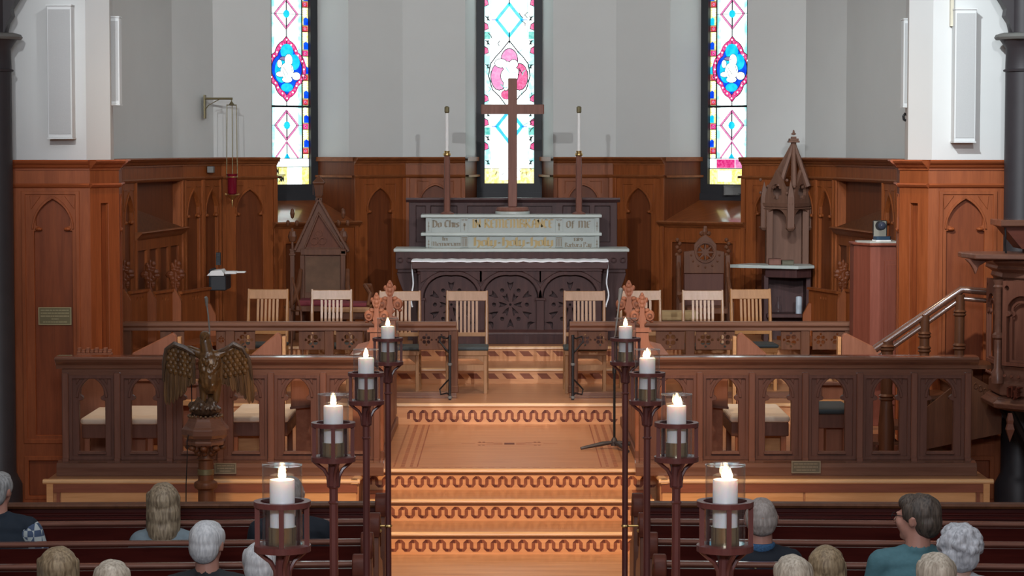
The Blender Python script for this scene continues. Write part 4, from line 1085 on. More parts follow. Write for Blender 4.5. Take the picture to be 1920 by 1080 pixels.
# ---- tall gabled throne (left)
def crocket(m, x, y, z, h, r=.03):
    m.box(x-.012, x+.012, y-.012, y+.012, z, z+h*.5)
    m.sph((x, y, z+h*.3), (r*1.1, r*.6, h*.16), 8); m.sph((x-r, y, z+h*.62), (r*.5, r*.5, h*.08), 8); m.sph((x+r, y, z+h*.62), (r*.5, r*.5, h*.08), 8); m.sph((x, y, z+h*.85), (r*.55, r*.5, h*.13), 8)
Y = 26.1
def px_thing(Y): return lambda px, py: P(px, py, Y)
q = px_thing(Y); th = thing('gabled_throne', 'tall gothic throne with steep gabled back and carved pinnacles, left of the altar', 'throne', (q(600, 500)[0], Y, Z6))
m = MB(); A, B, T = q(556, 470), q(652, 470), q(596, 372)
inner = [q(573, 464), q(640, 464), q(598, 398)]
m.plate([[q(553, 473), q(655, 473), q(655, 466), T, q(553, 466)], inner], Y-.03, Y+.03)
for a_, b_ in ((q(554, 468), q(598, 372)), (q(654, 470), q(598, 372))):
    ribbon(m, [a_, b_], .028, Y-.075, Y-.03)
ribbon(m, [q(572, 464), q(598, 400)], .018, Y-.05, Y); ribbon(m, [q(641, 464), q(598, 400)], .018, Y-.05, Y)
m.box(q(562, 0)[0], q(648, 0)[0], Y-.06, Y+.0, q(0, 478)[1], q(0, 466)[1]); obj('gable', m, W_throne, th, bev=.004)
m = MB(); m.plate([[q(574, 464), q(640, 464), q(598, 400)]], Y+.0, Y+.02)
c0 = q(597, 447)
for k in range(3):
    a = PI/2+2*PI/3*k; m.plate([circ(c0[0]+.05*math.cos(a), c0[1]+.05*math.sin(a), .045, .045, 12), circ(c0[0]+.05*math.cos(a), c0[1]+.05*math.sin(a), .028, .028, 10)], Y-.02, Y)
obj('trefoil_tracery', m, W_wallp, th)  # darker wood puts the shade of the trefoil recess into the colour
m = MB(); a_, b_ = q(563, 478), q(648, 478); m.box(a_[0], a_[0]+.05, Y-.05, Y+.03, Z6, a_[1]); m.box(b_[0]-.05, b_[0], Y-.05, Y+.03, Z6, a_[1]); m.box(a_[0], b_[0], Y-.02, Y+.04, Z6+.3, a_[1])
obj('backrest', m, W_throne, th, bev=.004)
wp = plain('tapestry_panel', (.13, .07, .04), .8, noise_amt=.5, nscale=9)
m = MB(); m.box(a_[0]+.06, b_[0]-.06, Y-.035, Y-.02, Z6+.52, a_[1]-.02); obj('back_panel', m, wp, th)['label'] = 'figured back panel'
for pa in ((549, 470, 600), (644, 470, 600)):
    x, z = q(pa[0], pa[1]); m = MB(); m.box(x-.025, x+.025, Y-.06, Y-.0, Z6, z); m.box(x-.035, x+.035, Y-.07, Y+.01, z-.05, z-.03)
    m.box(x-.03, x+.03, Y-.065, Y+.0, z, z+.02); crocket(m, x, Y-.03, z+.02, q(0, 392)[1]-z, .048); obj('pinnacle', m, W_throne, th, bev=.003)
# lantern finial on top
x, z = q(598, 376); m = MB(); zt = q(0, 328)[1]
m.box(x-.035, x+.035, Y-.035, Y+.035, z-.04, z+.03); m.lathe([(.04, z+.03), (.05, z+.05), (.07, z+.17), (.09, z+.19), (.09, z+.2), (0.001, zt)], (x, Y), 4, ph=PI/4)
for k in range(4): m.box(x-.06+.035*k, x-.055+.035*k, Y-.06, Y-.05, z+.06, z+.17)
obj('lantern_finial', m, W_throne, th, bev=.003)
m = MB(); 
for s, p0 in ((-1, 562), (1, 650)):
    xa = q(p0, 0)[0]; pts = [(xa, Y-.05, q(0, 505)[1]), (xa+s*.01, Y-.2, q(0, 535)[1]), (xa+s*.05, Y-.35, q(0, 560)[1]), (xa+s*.11, Y-.5, q(0, 572)[1])]
    m.tube(pts, [.025, .03, .03, .035], 8); m.box(xa+s*.08-.03, xa+s*.08+.03, Y-.52, Y-.46, Z6, q(0, 572)[1])
    m.box(xa-.02, xa+.02, Y-.5, Y-.0, Z6+.3, Z6+.36)
obj('armrest', m, W_throne, th, bev=.004)
m = MB(); m.box(q(560, 0)[0], q(655, 0)[0], Y-.5, Y-.02, Z6+.34, Z6+.4); obj('seat', m, W_throne, th, bev=.005)
m = MB(); m.box(q(562, 0)[0], q(653, 0)[0], Y-.5, Y-.04, Z6+.40, Z6+.46); rc = plain('crimson_cushion', (.16, .02, .03), .8); obj('seat_cushion', m, rc, th, bev=.02, seg=2)['label'] = 'crimson seat cushion'
# small armchair beside it
Y = 24.9; q = px_thing(Y)
ac = thing('armchair', 'dark carved armchair with a crimson seat beside the gabled throne', 'armchair', (q(650, 600)[0], Y, Z5))
xa, xb = q(610, 0)[0], q(690, 0)[0]; zs = q(0, 568)[1]
m = MB(); m.box(xa, xb, Y-.2, Y+.2, zs-.03, zs+.01); obj('seat_cushion', m, rc, ac, bev=.015, seg=2)
m = MB(); m.box(xa-.02, xb+.02, Y-.22, Y+.22, zs-.085, zs-.03); obj('seat_frame', m, W_chair, ac, bev=.006)
m = MB(); m.box(xa, xb, Y-.19, Y+.19, zs-.16, zs-.085)
for x in (xa+.02, xb-.02):
    for yy in (Y-.19, Y+.19): m.box(x-.025, x+.025, yy-.025, yy+.025, Z5, zs-.1)
obj('leg', m, W_throne, ac, bev=.005)
m = MB(); 
for x, s in ((xb, 1),): m.tube([(x-.01, Y+.2, zs+.0), (x+.02, Y+.2, zs+.09), (x-.0, Y+.15, zs+.17), (x-.05, Y+.1, zs+.18), (x+.02, Y-.1, zs+.1), (x+.0, Y-.2, zs-.02)], [.02, .025, .028, .02, .02, .02], 8)
obj('armrest', m, W_throne, ac)
# folding stand leaning at the throne's left
Y = 24.6; q = px_thing(Y); m = MB(); a_, b_ = q(548, 520), q(566, 582); m.tube([(a_[0], Y, a_[1]), (b_[0], Y-.1, b_[1])], .011, 6); m.tube([(q(546, 590)[0], Y, Z5), (a_[0], Y, a_[1])], .011, 6); m.tube([(b_[0], Y-.1, b_[1]), (q(570, 600)[0], Y-.12, Z5)], .011, 6); m.tube([(q(546, 580)[0], Y, b_[1]), (b_[0], Y-.1, b_[1])], .009, 6)
o = obj('folding_stand', m, W_throne); tag(o, 'thin dark folding frame standing left of the gabled throne', 'folding stand')
# ---- low throne with round crest (right)
Y = 25.6; q = px_thing(Y)
t2 = thing('round_crested_throne', 'dark carved throne with a pierced round crest, right of the altar', 'throne', (q(1322, 500)[0], Y, Z6))
x0, x1 = q(1284, 0)[0], q(1360, 0)[0]; zb_, zs_ = q(0, 512)[1], q(0, 472)[1]; cx, cz = q(1322, 473)
m = MB(); hole = []
for k in range(8): 
    a = 2*PI*k/8+PI/8; hole.append([(cx+.035*math.cos(a), cz+.035*math.sin(a)), (cx+.085*math.cos(a-.3), cz+.085*math.sin(a-.3)), (cx+.085*math.cos(a+.3), cz+.085*math.sin(a+.3))])
m.plate([[(x0, zb_), (x1, zb_), (x1, zs_), (cx+.12, zs_+.015), (cx+.12, cz+.08), (cx+.06, cz+.15), (cx, cz+.19), (cx-.06, cz+.15), (cx-.12, cz+.08), (cx-.12, zs_+.015), (x0, zs_)]]+hole, Y-.03, Y+.03)
m.plate([circ(cx, cz, .115, .115, 20), circ(cx, cz, .092, .092, 20)], Y-.05, Y-.03)
for k in range(7): a = PI+PI*k/6; m.sph((cx+.15*math.cos(a), Y-.03, cz-.03+.13*math.sin(a)), (.014, .01, .014), 6)
obj('crest_panel', m, W_throne, t2, bev=.003)
m = MB(); m.box(x0, x1, Y-.02, Y+.03, Z6+.35, zb_); obj('backrest', m, wood('leather_brown_panel', (.09, .032, .022), (.12, .045, .03)), t2, bev=.01)
m = MB(); m.sph((cx, Y, cz+.22), (.03, .02, .05), 8); m.sph((cx-.04, Y, cz+.2), (.025, .02, .025), 8); m.sph((cx+.04, Y, cz+.2), (.025, .02, .025), 8); m.box(cx-.015, cx+.015, Y-.01, Y+.01, cz+.15, cz+.28); obj('finial', m, W_throne, t2)
for px in (1272, 1364):
    m = MB(); x, z = q(px, 478); m.box(x-.025, x+.025, Y-.05, Y+.03, Z6, z); zt = q(0, 450)[1]
    for k in range(5): m.sph((x+(.012 if k % 2 else -.012), Y-.01, z+(zt-z)*k/4), (.03-.002*k, .025, .024), 8)
    obj('knobbed_post', m, W_throne, t2, bev=.004)
    s = -1 if px < 1300 else 1
    m = MB(); m.tube([(x, Y-.03, q(0, 490)[1]), (x+s*.0, Y-.08, q(0, 520)[1]), (x+s*.01, Y-.25, q(0, 548)[1]), (x-s*.01, Y-.45, q(0, 560)[1]), (x+s*.02, Y-.5, q(0, 545)[1])], [.02, .022, .026, .03, .03], 8); m.box(x-.025, x+.025, Y-.5, Y-.45, Z6, q(0, 562)[1]); obj('armrest', m, W_throne, t2)
m = MB(); m.box(x0, x1, Y-.5, Y, Z6+.35, Z6+.41); obj('seat', m, W_throne, t2, bev=.006)
# cushioned bench, right
Y = 24.6; q = px_thing(Y); b = thing('cushioned_bench', 'low bench with a long buff cushion behind the right communion rail', 'bench', (q(1270, 600)[0], Y, Z5))
x0, x1 = q(1238, 0)[0], q(1312, 0)[0]; m = MB(); m.box(x0, x1, Y-.15, Y+.15, q(0, 600)[1], q(0, 583)[1]); buff = plain('buff_cushion', (.42, .30, .15), .8); obj('cushion', m, buff, b, bev=.03, seg=3)
m = MB(); m.box(x0+.01, x1-.01, Y-.14, Y+.14, q(0, 612)[1], q(0, 600)[1])
for x in (x0+.04, x1-.04): m.box(x-.03, x+.03, Y-.12, Y+.12, Z5, q(0, 610)[1])
obj('frame', m, W_throne, b, bev=.004)
# ---- gothic canopy and credence shelf (right)
Mx, Lx = frame2d(VI[4], VI[5])
Y = 26.1; q = px_thing(Y)
cn = thing('spired_canopy', 'grey-brown gothic canopy with open spire and cross, on the wall right of the right window', 'canopy', (q(1485, 400)[0], Y, q(0, 500)[1]))
cx = q(1484, 0)[0]; xa, xb = q(1437, 0)[0], q(1524, 0)[0]
yb_ = 26.75
z400, z360 = q(0, 394)[1], q(0, 372)[1]
m = MB(); m.box(xa+.02, xb-.02, Y+.13, Y+.17, q(0, 500)[1], q(0, 350)[1]); m.box(xa+.02, xa+.09, Y+.02, Y+.15, q(0, 500)[1], z400); m.box(xb-.09, xb-.02, Y+.02, Y+.15, q(0, 500)[1], z400); obj('niche_back', m, W_canopy, cn, bev=.004)
m = MB(); yf = Y-.22
pts = [(xa, Y+.1), (cx-.02, yf), (xb, Y+.1)]
def seg(m, a, b, loops_fn):
    M_, L_ = frame2d(a, b); m.M = M_; loops_fn(L_); m.M = Matrix.Identity(4)
for a_, b_ in ((pts[0], pts[1]), (pts[1], pts[2])):
    def fn(L_):
        z0, z1 = q(0, 426)[1], q(0, 384)[1]
        m.plate([[(0, z0+.06)]+[(x_, z_) for x_, z_ in lancet(L_/2, L_/2-.03, z0, z0+.03, z1-.04, .035)]+[(L_, z0+.06), (L_, z1), (0, z1)]], -.02, .02)
        m.extr([(-.04, z1+.02), (.04, z1+.02), (.04, z1-.02), (-.03, z1-.02)], -.02, L_+.02); m.extr([(-.03, z1-.035), (.03, z1-.035), (.03, z1-.045), (-.03, z1-.045)], 0, L_)
        zg, zt = z1+.02, q(0, 318)[1]
        m.plate([[(.02, zg), (L_-.02, zg), (L_-.05, zg+.12), (L_/2, zt), (.05, zg+.12)], circ(L_/2, zg+.12, .085, .085, 12)], -.02, .02)
        for k in range(4): a = PI/4+PI/2*k; m.plate([circ(L_/2+.078*math.cos(a), zg+.12+.078*math.sin(a), .022, .022, 8)], -.015, .015)
    seg(m, a_, b_, fn)
obj('tracery_arches', m, W_canopy, cn, bev=.002)
for (x, y), ztop_, lowp in ((pts[0], 340, 425), (pts[1], 338, 425), (pts[2], 338, 425)):
    m = MB(); zl = q(0, lowp)[1]; m.box(x-.036, x+.036, y-.036, y+.036, zl, z360+.02); m.lathe([(.045, z360+.02), (.03, z360+.1), (.024, q(0, 352)[1]), (.0, q(0, ztop_)[1])], (x, y), 4, ph=PI/4); m.lathe([(.0, zl-.05), (.03, zl-.04), (.055, zl-.012), (.055, zl)], (x, y), 8)
    for k in range(3): m.sph((x+(.04 if k % 2 else -.04), y, z360+.06+.07*k), .018, 6)
    obj('buttress', m, W_canopy, cn, bev=.002)
m = MB(); apex = (q(1488, 268)); 
for x, y in ((q(1462, 0)[0], Y-.08), (q(1488, 0)[0], Y-.16), (q(1516, 0)[0], Y-.08), (q(1450, 0)[0], Y+.08), (q(1520, 0)[0], Y+.08)):
    m.tube([(x, y, q(0, 350)[1]), (apex[0], Y, apex[1])], [.035, .022], 6)
m.tube([(apex[0], Y, q(0, 285)[1]), (apex[0], Y, q(0, 262)[1])], .03, 8)
obj('open_spire', m, W_canopy, cn)
m = MB(); z0 = q(0, 264)[1]; m.box(apex[0]-.05, apex[0]+.05, Y-.05, Y+.05, z0, z0+.025); m.box(apex[0]-.028, apex[0]+.028, Y-.03, Y+.03, z0+.025, z0+.045); m.sph((apex[0], Y, z0+.075), (.03, .012, .014), 8); m.sph((apex[0], Y, z0+.09), (.013, .012, .03), 8); m.box(apex[0]-.06, apex[0]+.06, Y-.06, Y+.06, z0-.02, z0)
obj('cross_finial', m, W_canopy, cn, bev=.003)
# credence shelf
Y = 25.75; q = px_thing(Y)
cd = thing('credence_shelf', 'white marble side shelf with slanted edge, under the spired canopy', 'shelf', (q(1450, 520)[0], Y, q(0, 520)[1]))
zsf = q(0, 500)[1]
m = MB(); m.M = Matrix(((1, 0, 0, 0), (0, 0, 1, 0), (0, 1, 0, 0), (0, 0, 0, 1)))
m.plate([[(q(1368, 0)[0], Y+.22), (q(1497, 0)[0], Y-.15), (q(1531, 0)[0], Y+.0), (q(1531, 0)[0], Y+.38), (q(1416, 0)[0], Y+.52), (q(1390, 0)[0], Y+.35)]], zsf-.02, zsf+.012)
obj('marble_slab', m, marble, cd, bev=.004)
m = MB(); m.M = Matrix(((1, 0, 0, 0), (0, 0, 1, 0), (0, 1, 0, 0), (0, 0, 0, 1)))
m.plate([[(q(1440, 0)[0], Y+.1), (q(1495, 0)[0], Y-.08), (q(1526, 0)[0], Y+.05), (q(1526, 0)[0], Y+.38), (q(1440, 0)[0], Y+.42)]], zsf-.12, zsf-.02)
m.M = Matrix.Identity(4)
for px in (1442, 1522): x = q(px, 0)[0]; m.box(x-.025, x+.025, Y+.1, Y+.36, Z6, zsf-.1)
m.box(q(1442, 0)[0], q(1522, 0)[0], Y-.0, Y+.36, q(0, 596)[1], q(0, 589)[1]); m.box(q(1442, 0)[0], q(1522, 0)[0], Y+.36, Y+.38, Z6, zsf-.1)
obj('support', m, W_alt, cd, bev=.004)
for px0, px1, py, col, lab in ((1447, 1470, 486, W_cross, 'small reddish box standing on the marble side shelf'), (1472, 1494, 489, plain('olive_box', (.12, .11, .07), .6), 'small olive box standing on the marble side shelf')):
    m = MB(); m.box(q(px0, 0)[0], q(px1, 0)[0], Y+.1, Y+.2, zsf+.012, q(0, py)[1]); m.box(q(px0, 0)[0]-.004, q(px1, 0)[0]+.004, Y+.095, Y+.205, q(0, py)[1]-.012, q(0, py)[1]); o = obj('box', m, col, bev=.004); tag(o, lab, 'box')
x = q(1504, 0)[0]; zz = q(0, 589)[1]; m = MB(); m.lathe([(.033, zz), (.033, q(0, 557)[1]-.01), (.026, q(0, 557)[1]), (.024, q(0, 557)[1]-.006), (0, q(0, 557)[1]-.01)], (x, Y+.1), 20); o = obj('candle', m, plain('grey_white_wax', (.45, .5, .56), .5)); smooth_angle(o); tag(o, 'short white pillar candle on the dark ledge below the marble side shelf', 'candle')
x = q(1466, 0)[0]; m = MB(); m.lathe([(.03, zz), (.04, zz+.03), (.036, zz+.08), (.016, zz+.12), (.015, zz+.16), (.025, zz+.18)], (x, Y+.15), 16); o = obj('carafe', m, clear); smooth_angle(o); tag(o, 'glass carafe in the shadow below the marble side shelf', 'carafe')
# ---- small book shelf and sanctuary lamp (left)
Y = 25.2; q = px_thing(Y)
bs = thing('book_shelf', 'small black bracket shelf on the left wall with a white top', 'shelf', (q(405, 520)[0], Y, q(0, 560)[1]))
m = MB(); m.box(q(388, 0)[0], q(420, 0)[0], Y, Y+.45, q(0, 545)[1], q(0, 517)[1]); m.box(q(388, 0)[0], q(392, 0)[0], Y-.02, Y+.45, q(0, 545)[1], q(0, 505)[1]); obj('bracket', m, frame_m, bs, bev=.01)
m = MB(); zz = q(0, 517)[1]; m.plate([[q(388, 517), q(420, 517), q(420, 513), q(415, 506), q(396, 508)]], Y-.02, Y+.3); obj('white_top', m, paper, bs, bev=.003)
m = MB(); zz = q(0, 512)[1]; m.box(q(418, 0)[0], q(456, 0)[0], Y+.0, Y+.12, zz, zz+.016); m.box(q(418, 0)[0], q(440, 0)[0], Y-.02, Y+.1, zz-.01, zz+.02); o = obj('open_book', m, paper, bev=.003); tag(o, 'white open book jutting out from the small black shelf on the left', 'book')
m = MB(); a_ = q(401, 497); m.box(q(394, 0)[0], q(403, 0)[0], Y+.33, Y+.37, q(0, 500)[1], q(0, 476)[1])
for k in range(3): m.box(q(395, 0)[0], q(402, 0)[0], Y+.325, Y+.33, q(0, 497-7*k)[1], q(0, 493-7*k)[1])
o = obj('wall_switch', m, frame_m, bev=.002); tag(o, 'small dark switch plate on the panelling above the black bracket shelf', 'switch plate')
Y = 26.12; q = px_thing(Y)
lb = thing('sanctuary_lamp_bracket', 'thin brass wall bracket holding the chains of the red lamp', 'bracket', (q(382, 200)[0], Y+.6, q(0, 222)[1]))
xb = q(382, 0)[0]; xe = q(435, 0)[0]; zt = q(0, 185)[1]
m = MB(); m.tube([(xb, Y, q(0, 178)[1]), (xb, Y, q(0, 222)[1])], .011, 8); m.tube([(xb, Y, zt), (xe, Y, zt)], .012, 8)
m.tube([(xb, Y, q(0, 208)[1]), (xb+.04, Y, q(0, 198)[1]), (xb+.1, Y, q(0, 192)[1]), (xb+.18, Y, zt)], .005, 6); obj('arm', m, brass_d, lb)
m = MB(); m.box(xb-.006, xb+.004, Y-.02, Y+.14, q(0, 222)[1], q(0, 178)[1]); obj('wall_plate', m, brass_d, lb)
xc = q(433, 0)[0]
rl = thing('sanctuary_lamp', 'red glass lamp hanging on long chains at the left wall', 'lamp', (xc, Y, q(0, 380)[1]))
m = MB(); zk = q(0, 197)[1]; m.lathe([(.035, zk), (.02, zk+.02), (.006, zk+.04), (.006, zt)], (xc, Y), 10); obj('hanger', m, brass_d, rl)
m = MB()
for dx, dy in ((-.05, 0), (.05, .01), (.0, .05)): m.tube([(xc+dx*1.0, Y+dy, zk), (xc+dx*1.15, Y+dy, q(0, 333)[1])], .0045, 6)
m.tube([(xc-.055, Y, zk), (xc+.055, Y, zk)], .006, 6); obj('chain', m, brass_d, rl)
m = MB(); r = .05; zb0, zb1 = q(0, 366)[1], q(0, 326)[1]; m.lathe([(r*.6, zb0), (r, zb0+.02), (r*1.05, zb1-.02), (r*1.25, zb1), (r*1.15, zb1), (r*.9, zb1-.03), (r*.85, zb0+.03), (0.001, zb0+.02)], (xc, Y), 20); smooth_angle(obj('red_glass', m, redglass, rl))
m = MB(); m.lathe([(0.004, zb0-.13), (.01, zb0-.08), (.008, zb0-.05), (.03, zb0-.03), (.075, zb0), (.06, zb0+.008), (.03, zb0)], (xc, Y), 16); m.lathe([(r*1.15, zb1-.04), (r*1.2, zb1-.035), (r*1.15, zb1-.03)], (xc, Y), 16)
for s in (-1, 1): m.tube([(xc+s*.05, Y, zb0+.0), (xc+s*.078, Y, zb0+.012)], .01, 8)
smooth_angle(obj('brass_holder', m, brass, rl))
# ---- loudspeakers on the piers
def wall_speaker(px0, px1, py0, py1, Y, lab, yth=.1, G_=None):
    t = thing('column_loudspeaker', lab, 'loudspeaker', ((XX(px0, Y)+XX(px1, Y))/2, Y, ZZ(py1, Y)), group='white column loudspeakers on the piers')
    x0, x1, z0, z1 = XX(px0, Y), XX(px1, Y), ZZ(py1, Y), ZZ(py0, Y)
    m = MB(); m.box(x0, x1, Y, Y+yth, z0, z1); cs_ = obj('case', m, white_metal, t, bev=.004)
    m = MB(); m.box(x0+.012, x1-.012, Y-.006, Y, z0+.03, z1-.03); gm = bpy.data.materials.get('speaker_grille') or plain('speaker_grille', (.5, .51, .51), .7, nscale=200); obj('grille', m, gm, cs_)
    for q0 in (z0-.012, z1): m = MB(); m.box(x0-.004, x1+.004, Y-.012, Y+yth, q0, q0+.012); obj('end_cap', m, white_metal, t)
wall_speaker(93, 139, 11, 258, 20.74, 'tall white column loudspeaker on the front of the left pier', .16)
wall_speaker(209, 228, 33, 195, 21.5, 'slim white loudspeaker on the inner side of the left pier', .14)
wall_speaker(1786, 1826, 18, 265, 20.74, 'tall white column loudspeaker on the front of the right pier', .16)
wall_speaker(1690, 1706, 37, 199, 21.5, 'slim white loudspeaker on the inner side of the right pier', .14)
m = MB(); Y = 20.85; m.box(XX(1777, Y), XX(1783, Y), Y, Y+.05, ZZ(49, Y), 6.5); o = obj('cable_duct', m, plain('cream_duct', (.62, .58, .46), .6)); tag(o, 'cream cable duct running up the right pier beside the tall loudspeaker', 'cable duct')
# small fittings
Y = 27.52; q = px_thing(Y); vt = thing('vent_panel', 'small grey framed vent below the right stained-glass window', 'vent', (q(1377, 0)[0], Y, q(0, 366)[1]))
m = MB(); m.box(q(1359, 0)[0], q(1395, 0)[0], Y, Y+.03, q(0, 366)[1], q(0, 348)[1]); vp = obj('plate', m, columnl, vt)
m = MB(); m.plate([rect(q(1359, 0)[0], q(1395, 0)[0], q(0, 366)[1], q(0, 348)[1]), rect(q(1361.5, 0)[0], q(1392.5, 0)[0], q(0, 364)[1], q(0, 350)[1])], Y-.012, Y); obj('rim', m, plain('dull_grey_metal', (.1, .1, .09), .5), vp)
Y = 26.02; q = px_thing(Y); m = MB(); m.box(q(386, 0)[0], q(398, 0)[0], Y, Y+.12, q(0, 324)[1], q(0, 312)[1]); o = obj('number_plate', m, columnl, bev=.004); tag(o, 'small dark square plate on the frieze left of the red hanging lamp', 'plate')
Y = 21.7; q = px_thing(Y); m = MB(); m.tube([(q(1701, 0)[0], Y, q(0, 226)[1]), (q(1697, 0)[0], Y, q(0, 224)[1]), (q(1696, 0)[0], Y, q(0, 218)[1]), (q(1699, 0)[0], Y, q(0, 213)[1]), (q(1702, 0)[0], Y, q(0, 216)[1])], .012, 8); o = obj('cleat', m, iron); tag(o, 'tiny dark cleat under the slim loudspeaker on the right pier', 'cleat')
# plaques
def plaque(px0, px1, py0, py1, Y, lab, mat=brass_d, lines=5, frame=None, pat=None):
    x0, x1, z0, z1 = XX(px0, Y), XX(px1, Y), ZZ(py1, Y), ZZ(py0, Y)
    t = thing('plaque', lab, 'plaque', ((x0+x1)/2, Y, z0)); m = MB(); m.box(x0, x1, Y-.008, Y, z0, z1); pt_ = obj('plate', m, mat, t)
    m = MB(); e = .008; m.plate([rect(x0, x1, z0, z1), rect(x0+e, x1-e, z0+e, z1-e)], Y-.012, Y-.008)
    for k in range(lines):
        zz = z1-(z1-z0)*(k+1)/(lines+1.0); a, b = x0+.02, x1-.02
        if pat and k == pat[0]: a, b = (x0+x1)/2-.03, (x0+x1)/2+.03
        if k == lines-1: a += .02; b -= .02
        xx = a
        random.seed(k)
        while xx < b:
            wd = random.uniform(.012, .04); m.box(xx, min(xx+wd, b), Y-.0095, Y-.008, zz-.004, zz+.004); xx += wd+.004
    obj('raised_lettering', m, plain('plaque_gold_%d' % px0, (.42, .36, .2) if mat is brass_d else (.3, .24, .16), .5, metal=.5), pt_)
plaque(72, 134, 576, 609, 20.855, 'small brass plaque with raised lines on the left pier', pat=(3,))
plq = plain('dull_bronze', (.14, .115, .075), .6, metal=.2)
# ================================================================== CHOIR
def screen(side, pxs, Y, lab, plq_px):
    x_out = XX(107, Y, 672) if side == 'left' else XX(1832, Y, 668)
    x_in = XX(716, Y, 672) if side == 'left' else XX(1190, Y, 668)
    x0, x1 = min(x_out, x_in), max(x_out, x_in)
    t = thing('choir_screen', lab, 'choir screen', ((x0+x1)/2, Y, Z3))
    zt = ZZ(667, Y); zb = ZZ(862, Y-.03)
    m = MB(); m.extr([(Y-.11, zt-.02), (Y-.095, zt-.005), (Y-.03, zt), (Y+.1, zt), (Y+.11, zt-.02), (Y+.08, zt-.04), (Y+.05, zt-.07), (Y+.05, zt-.1), (Y-.05, zt-.1), (Y-.055, zt-.07), (Y-.09, zt-.045)], x0, x1)
    obj('top_rail', m, W_scrx, t, bev=.002)
    e0 = XX(pxs[0], Y); e1 = XX(pxs[-1], Y)
    m = MB(); m.box(e0-.03, e1+.03, Y-.04, Y+.04, zt-.155, zt-.1); obj('upper_rail', m, W_scrx, t, bev=.003)
    m = MB(); m.extr([(Y-.15, Z3), (Y-.15, zb-.045), (Y-.13, zb-.015), (Y-.07, zb+.0), (Y+.06, zb), (Y+.1, Z3)], min(e0, e1)-.06, max(e0, e1)+.06); obj('base_board', m, W_scrx, t, bev=.003)
    for px in pxs:
        x = XX(px, Y); m = MB(); m.box(x-.026, x+.026, Y-.075, Y+.04, zb-.03, zt-.13); m.box(x-.026, x+.026, Y-.09, Y-.05, zb-.03, zb+.02); obj('post', m, W_scr, t, bev=.006)
    for a, b in zip(pxs[:-1], pxs[1:]):
        xa, xb = XX(a, Y)+.022, XX(b, Y)-.022
        cx = (xa+xb)/2; hw = .104
        zs, za = ZZ(748, Y), ZZ(707, Y)
        ol = lancet(cx, hw, zb+.065, zs+.015, za, .036, 9)
        m = MB(); m.plate([rect(xa, xb, zb-.0, zt-.15), ol], Y-.025, Y+.03)
        m.plate([rect(xa, xb, zb, zt-.15), rect(xa+.03, xb-.03, zb+.03, zt-.18)], Y-.042, Y-.02)
        o2 = lancet(cx, hw+.022, zb+.05, zs+.015, za+.026, 0, 9)[1:-1]; i2 = lancet(cx, hw+.002, zb+.05, zs+.015, za+.002, 0, 9)[1:-1]
        m.plate([o2+i2[::-1]], Y-.036, Y-.02)
        for s in (-1, 1):
            e = cx+s*(hw+.02); m.plate([[(e, za+.035), (cx+s*.045, za+.035), (cx+s*.075, za+.012), (e, za-.06)]], Y-.033, Y-.02)
            m.sph((cx+s*(hw-.012), Y, zs+.005), (.02, .025, .012), 8)
        m.extr([(Y-.025, zb+.065), (Y-.045, zb+.055), (Y-.045, zb+.045), (Y-.025, zb+.045)], cx-hw-.01, cx+hw+.01)
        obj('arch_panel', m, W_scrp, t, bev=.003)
    return t
YSC = YOF(893, Z3)+.16
screen('left', [123, 220, 318, 413, 508, 606, 706], YSC, 'brown wooden choir screen of pointed arches, left of the steps behind the eagle lectern', 420)
screen('right', [1205, 1312, 1410, 1510, 1612, 1714, 1815], YSC, 'brown wooden choir screen of pointed arches, right of the steps below the pulpit stairs', 1513)
plaque(400, 441, 868, 888, YSC-.155, 'dull bronze plaque on the base of the left choir screen', plq, 3)
plaque(1486, 1541, 864, 887, YSC-.155, 'dull bronze plaque on the base of the right choir screen', plq, 3)
# screen return along the centre aisle
def poppy(m, x, y, z, s=1.0, nrm='y'):
    """carved fleur-de-lis bench end finial"""
    T = lambda a, b: (x+a*s, z+b*s)
    m.plate([[T(-.03, 0), T(.03, 0), T(.024, .06), T(.05, .11), T(.03, .16), T(.028, .25), T(.05, .29), T(.052, .35), T(.03, .355), T(.034, .39), T(.018, .42), T(0, .435), T(-.018, .42), T(-.034, .39), T(-.03, .355), T(-.052, .35), T(-.05, .29), T(-.028, .25), T(-.03, .16), T(-.05, .11), T(-.024, .06)]], y-.022, y+.022)
    for q in (-1, 1):
        c = T(q*.092, .15); m.sph((c[0], y, c[1]), (.068*s, .036, .072*s), 14); c = T(q*.06, .215); m.sph((c[0], y, c[1]), (.04*s, .032, .03*s), 10)
        c = T(q*.095, .14); m.plate([circ(c[0], c[1], .046*s, .048*s, 14), circ(c[0], c[1], .034*s, .036*s, 14)], y-.046, y-.03); m.sph((c[0], y-.034, c[1]), (.02*s, .016, .02*s), 8)
        c = T(q*.12, .075); m.sph((c[0], y, c[1]), (.03*s, .024, .02*s), 8); c = T(q*.05, .08); m.tube([(T(0, .03)[0], y, T(0, .03)[1]), (c[0], y, c[1])], .024*s, 8)
    for b, r, h_ in ((.27, .04, .04), (.32, .05, .05), (.37, .04, .045), (.41, .024, .03)): c = T(0, b); m.sph((c[0], y, c[1]), (r*s, .034, h_*s), 10)
    for q in (-1, 1): c = T(q*.055, .345); m.sph((c[0], y, c[1]), (.024*s, .024, .034*s), 8)
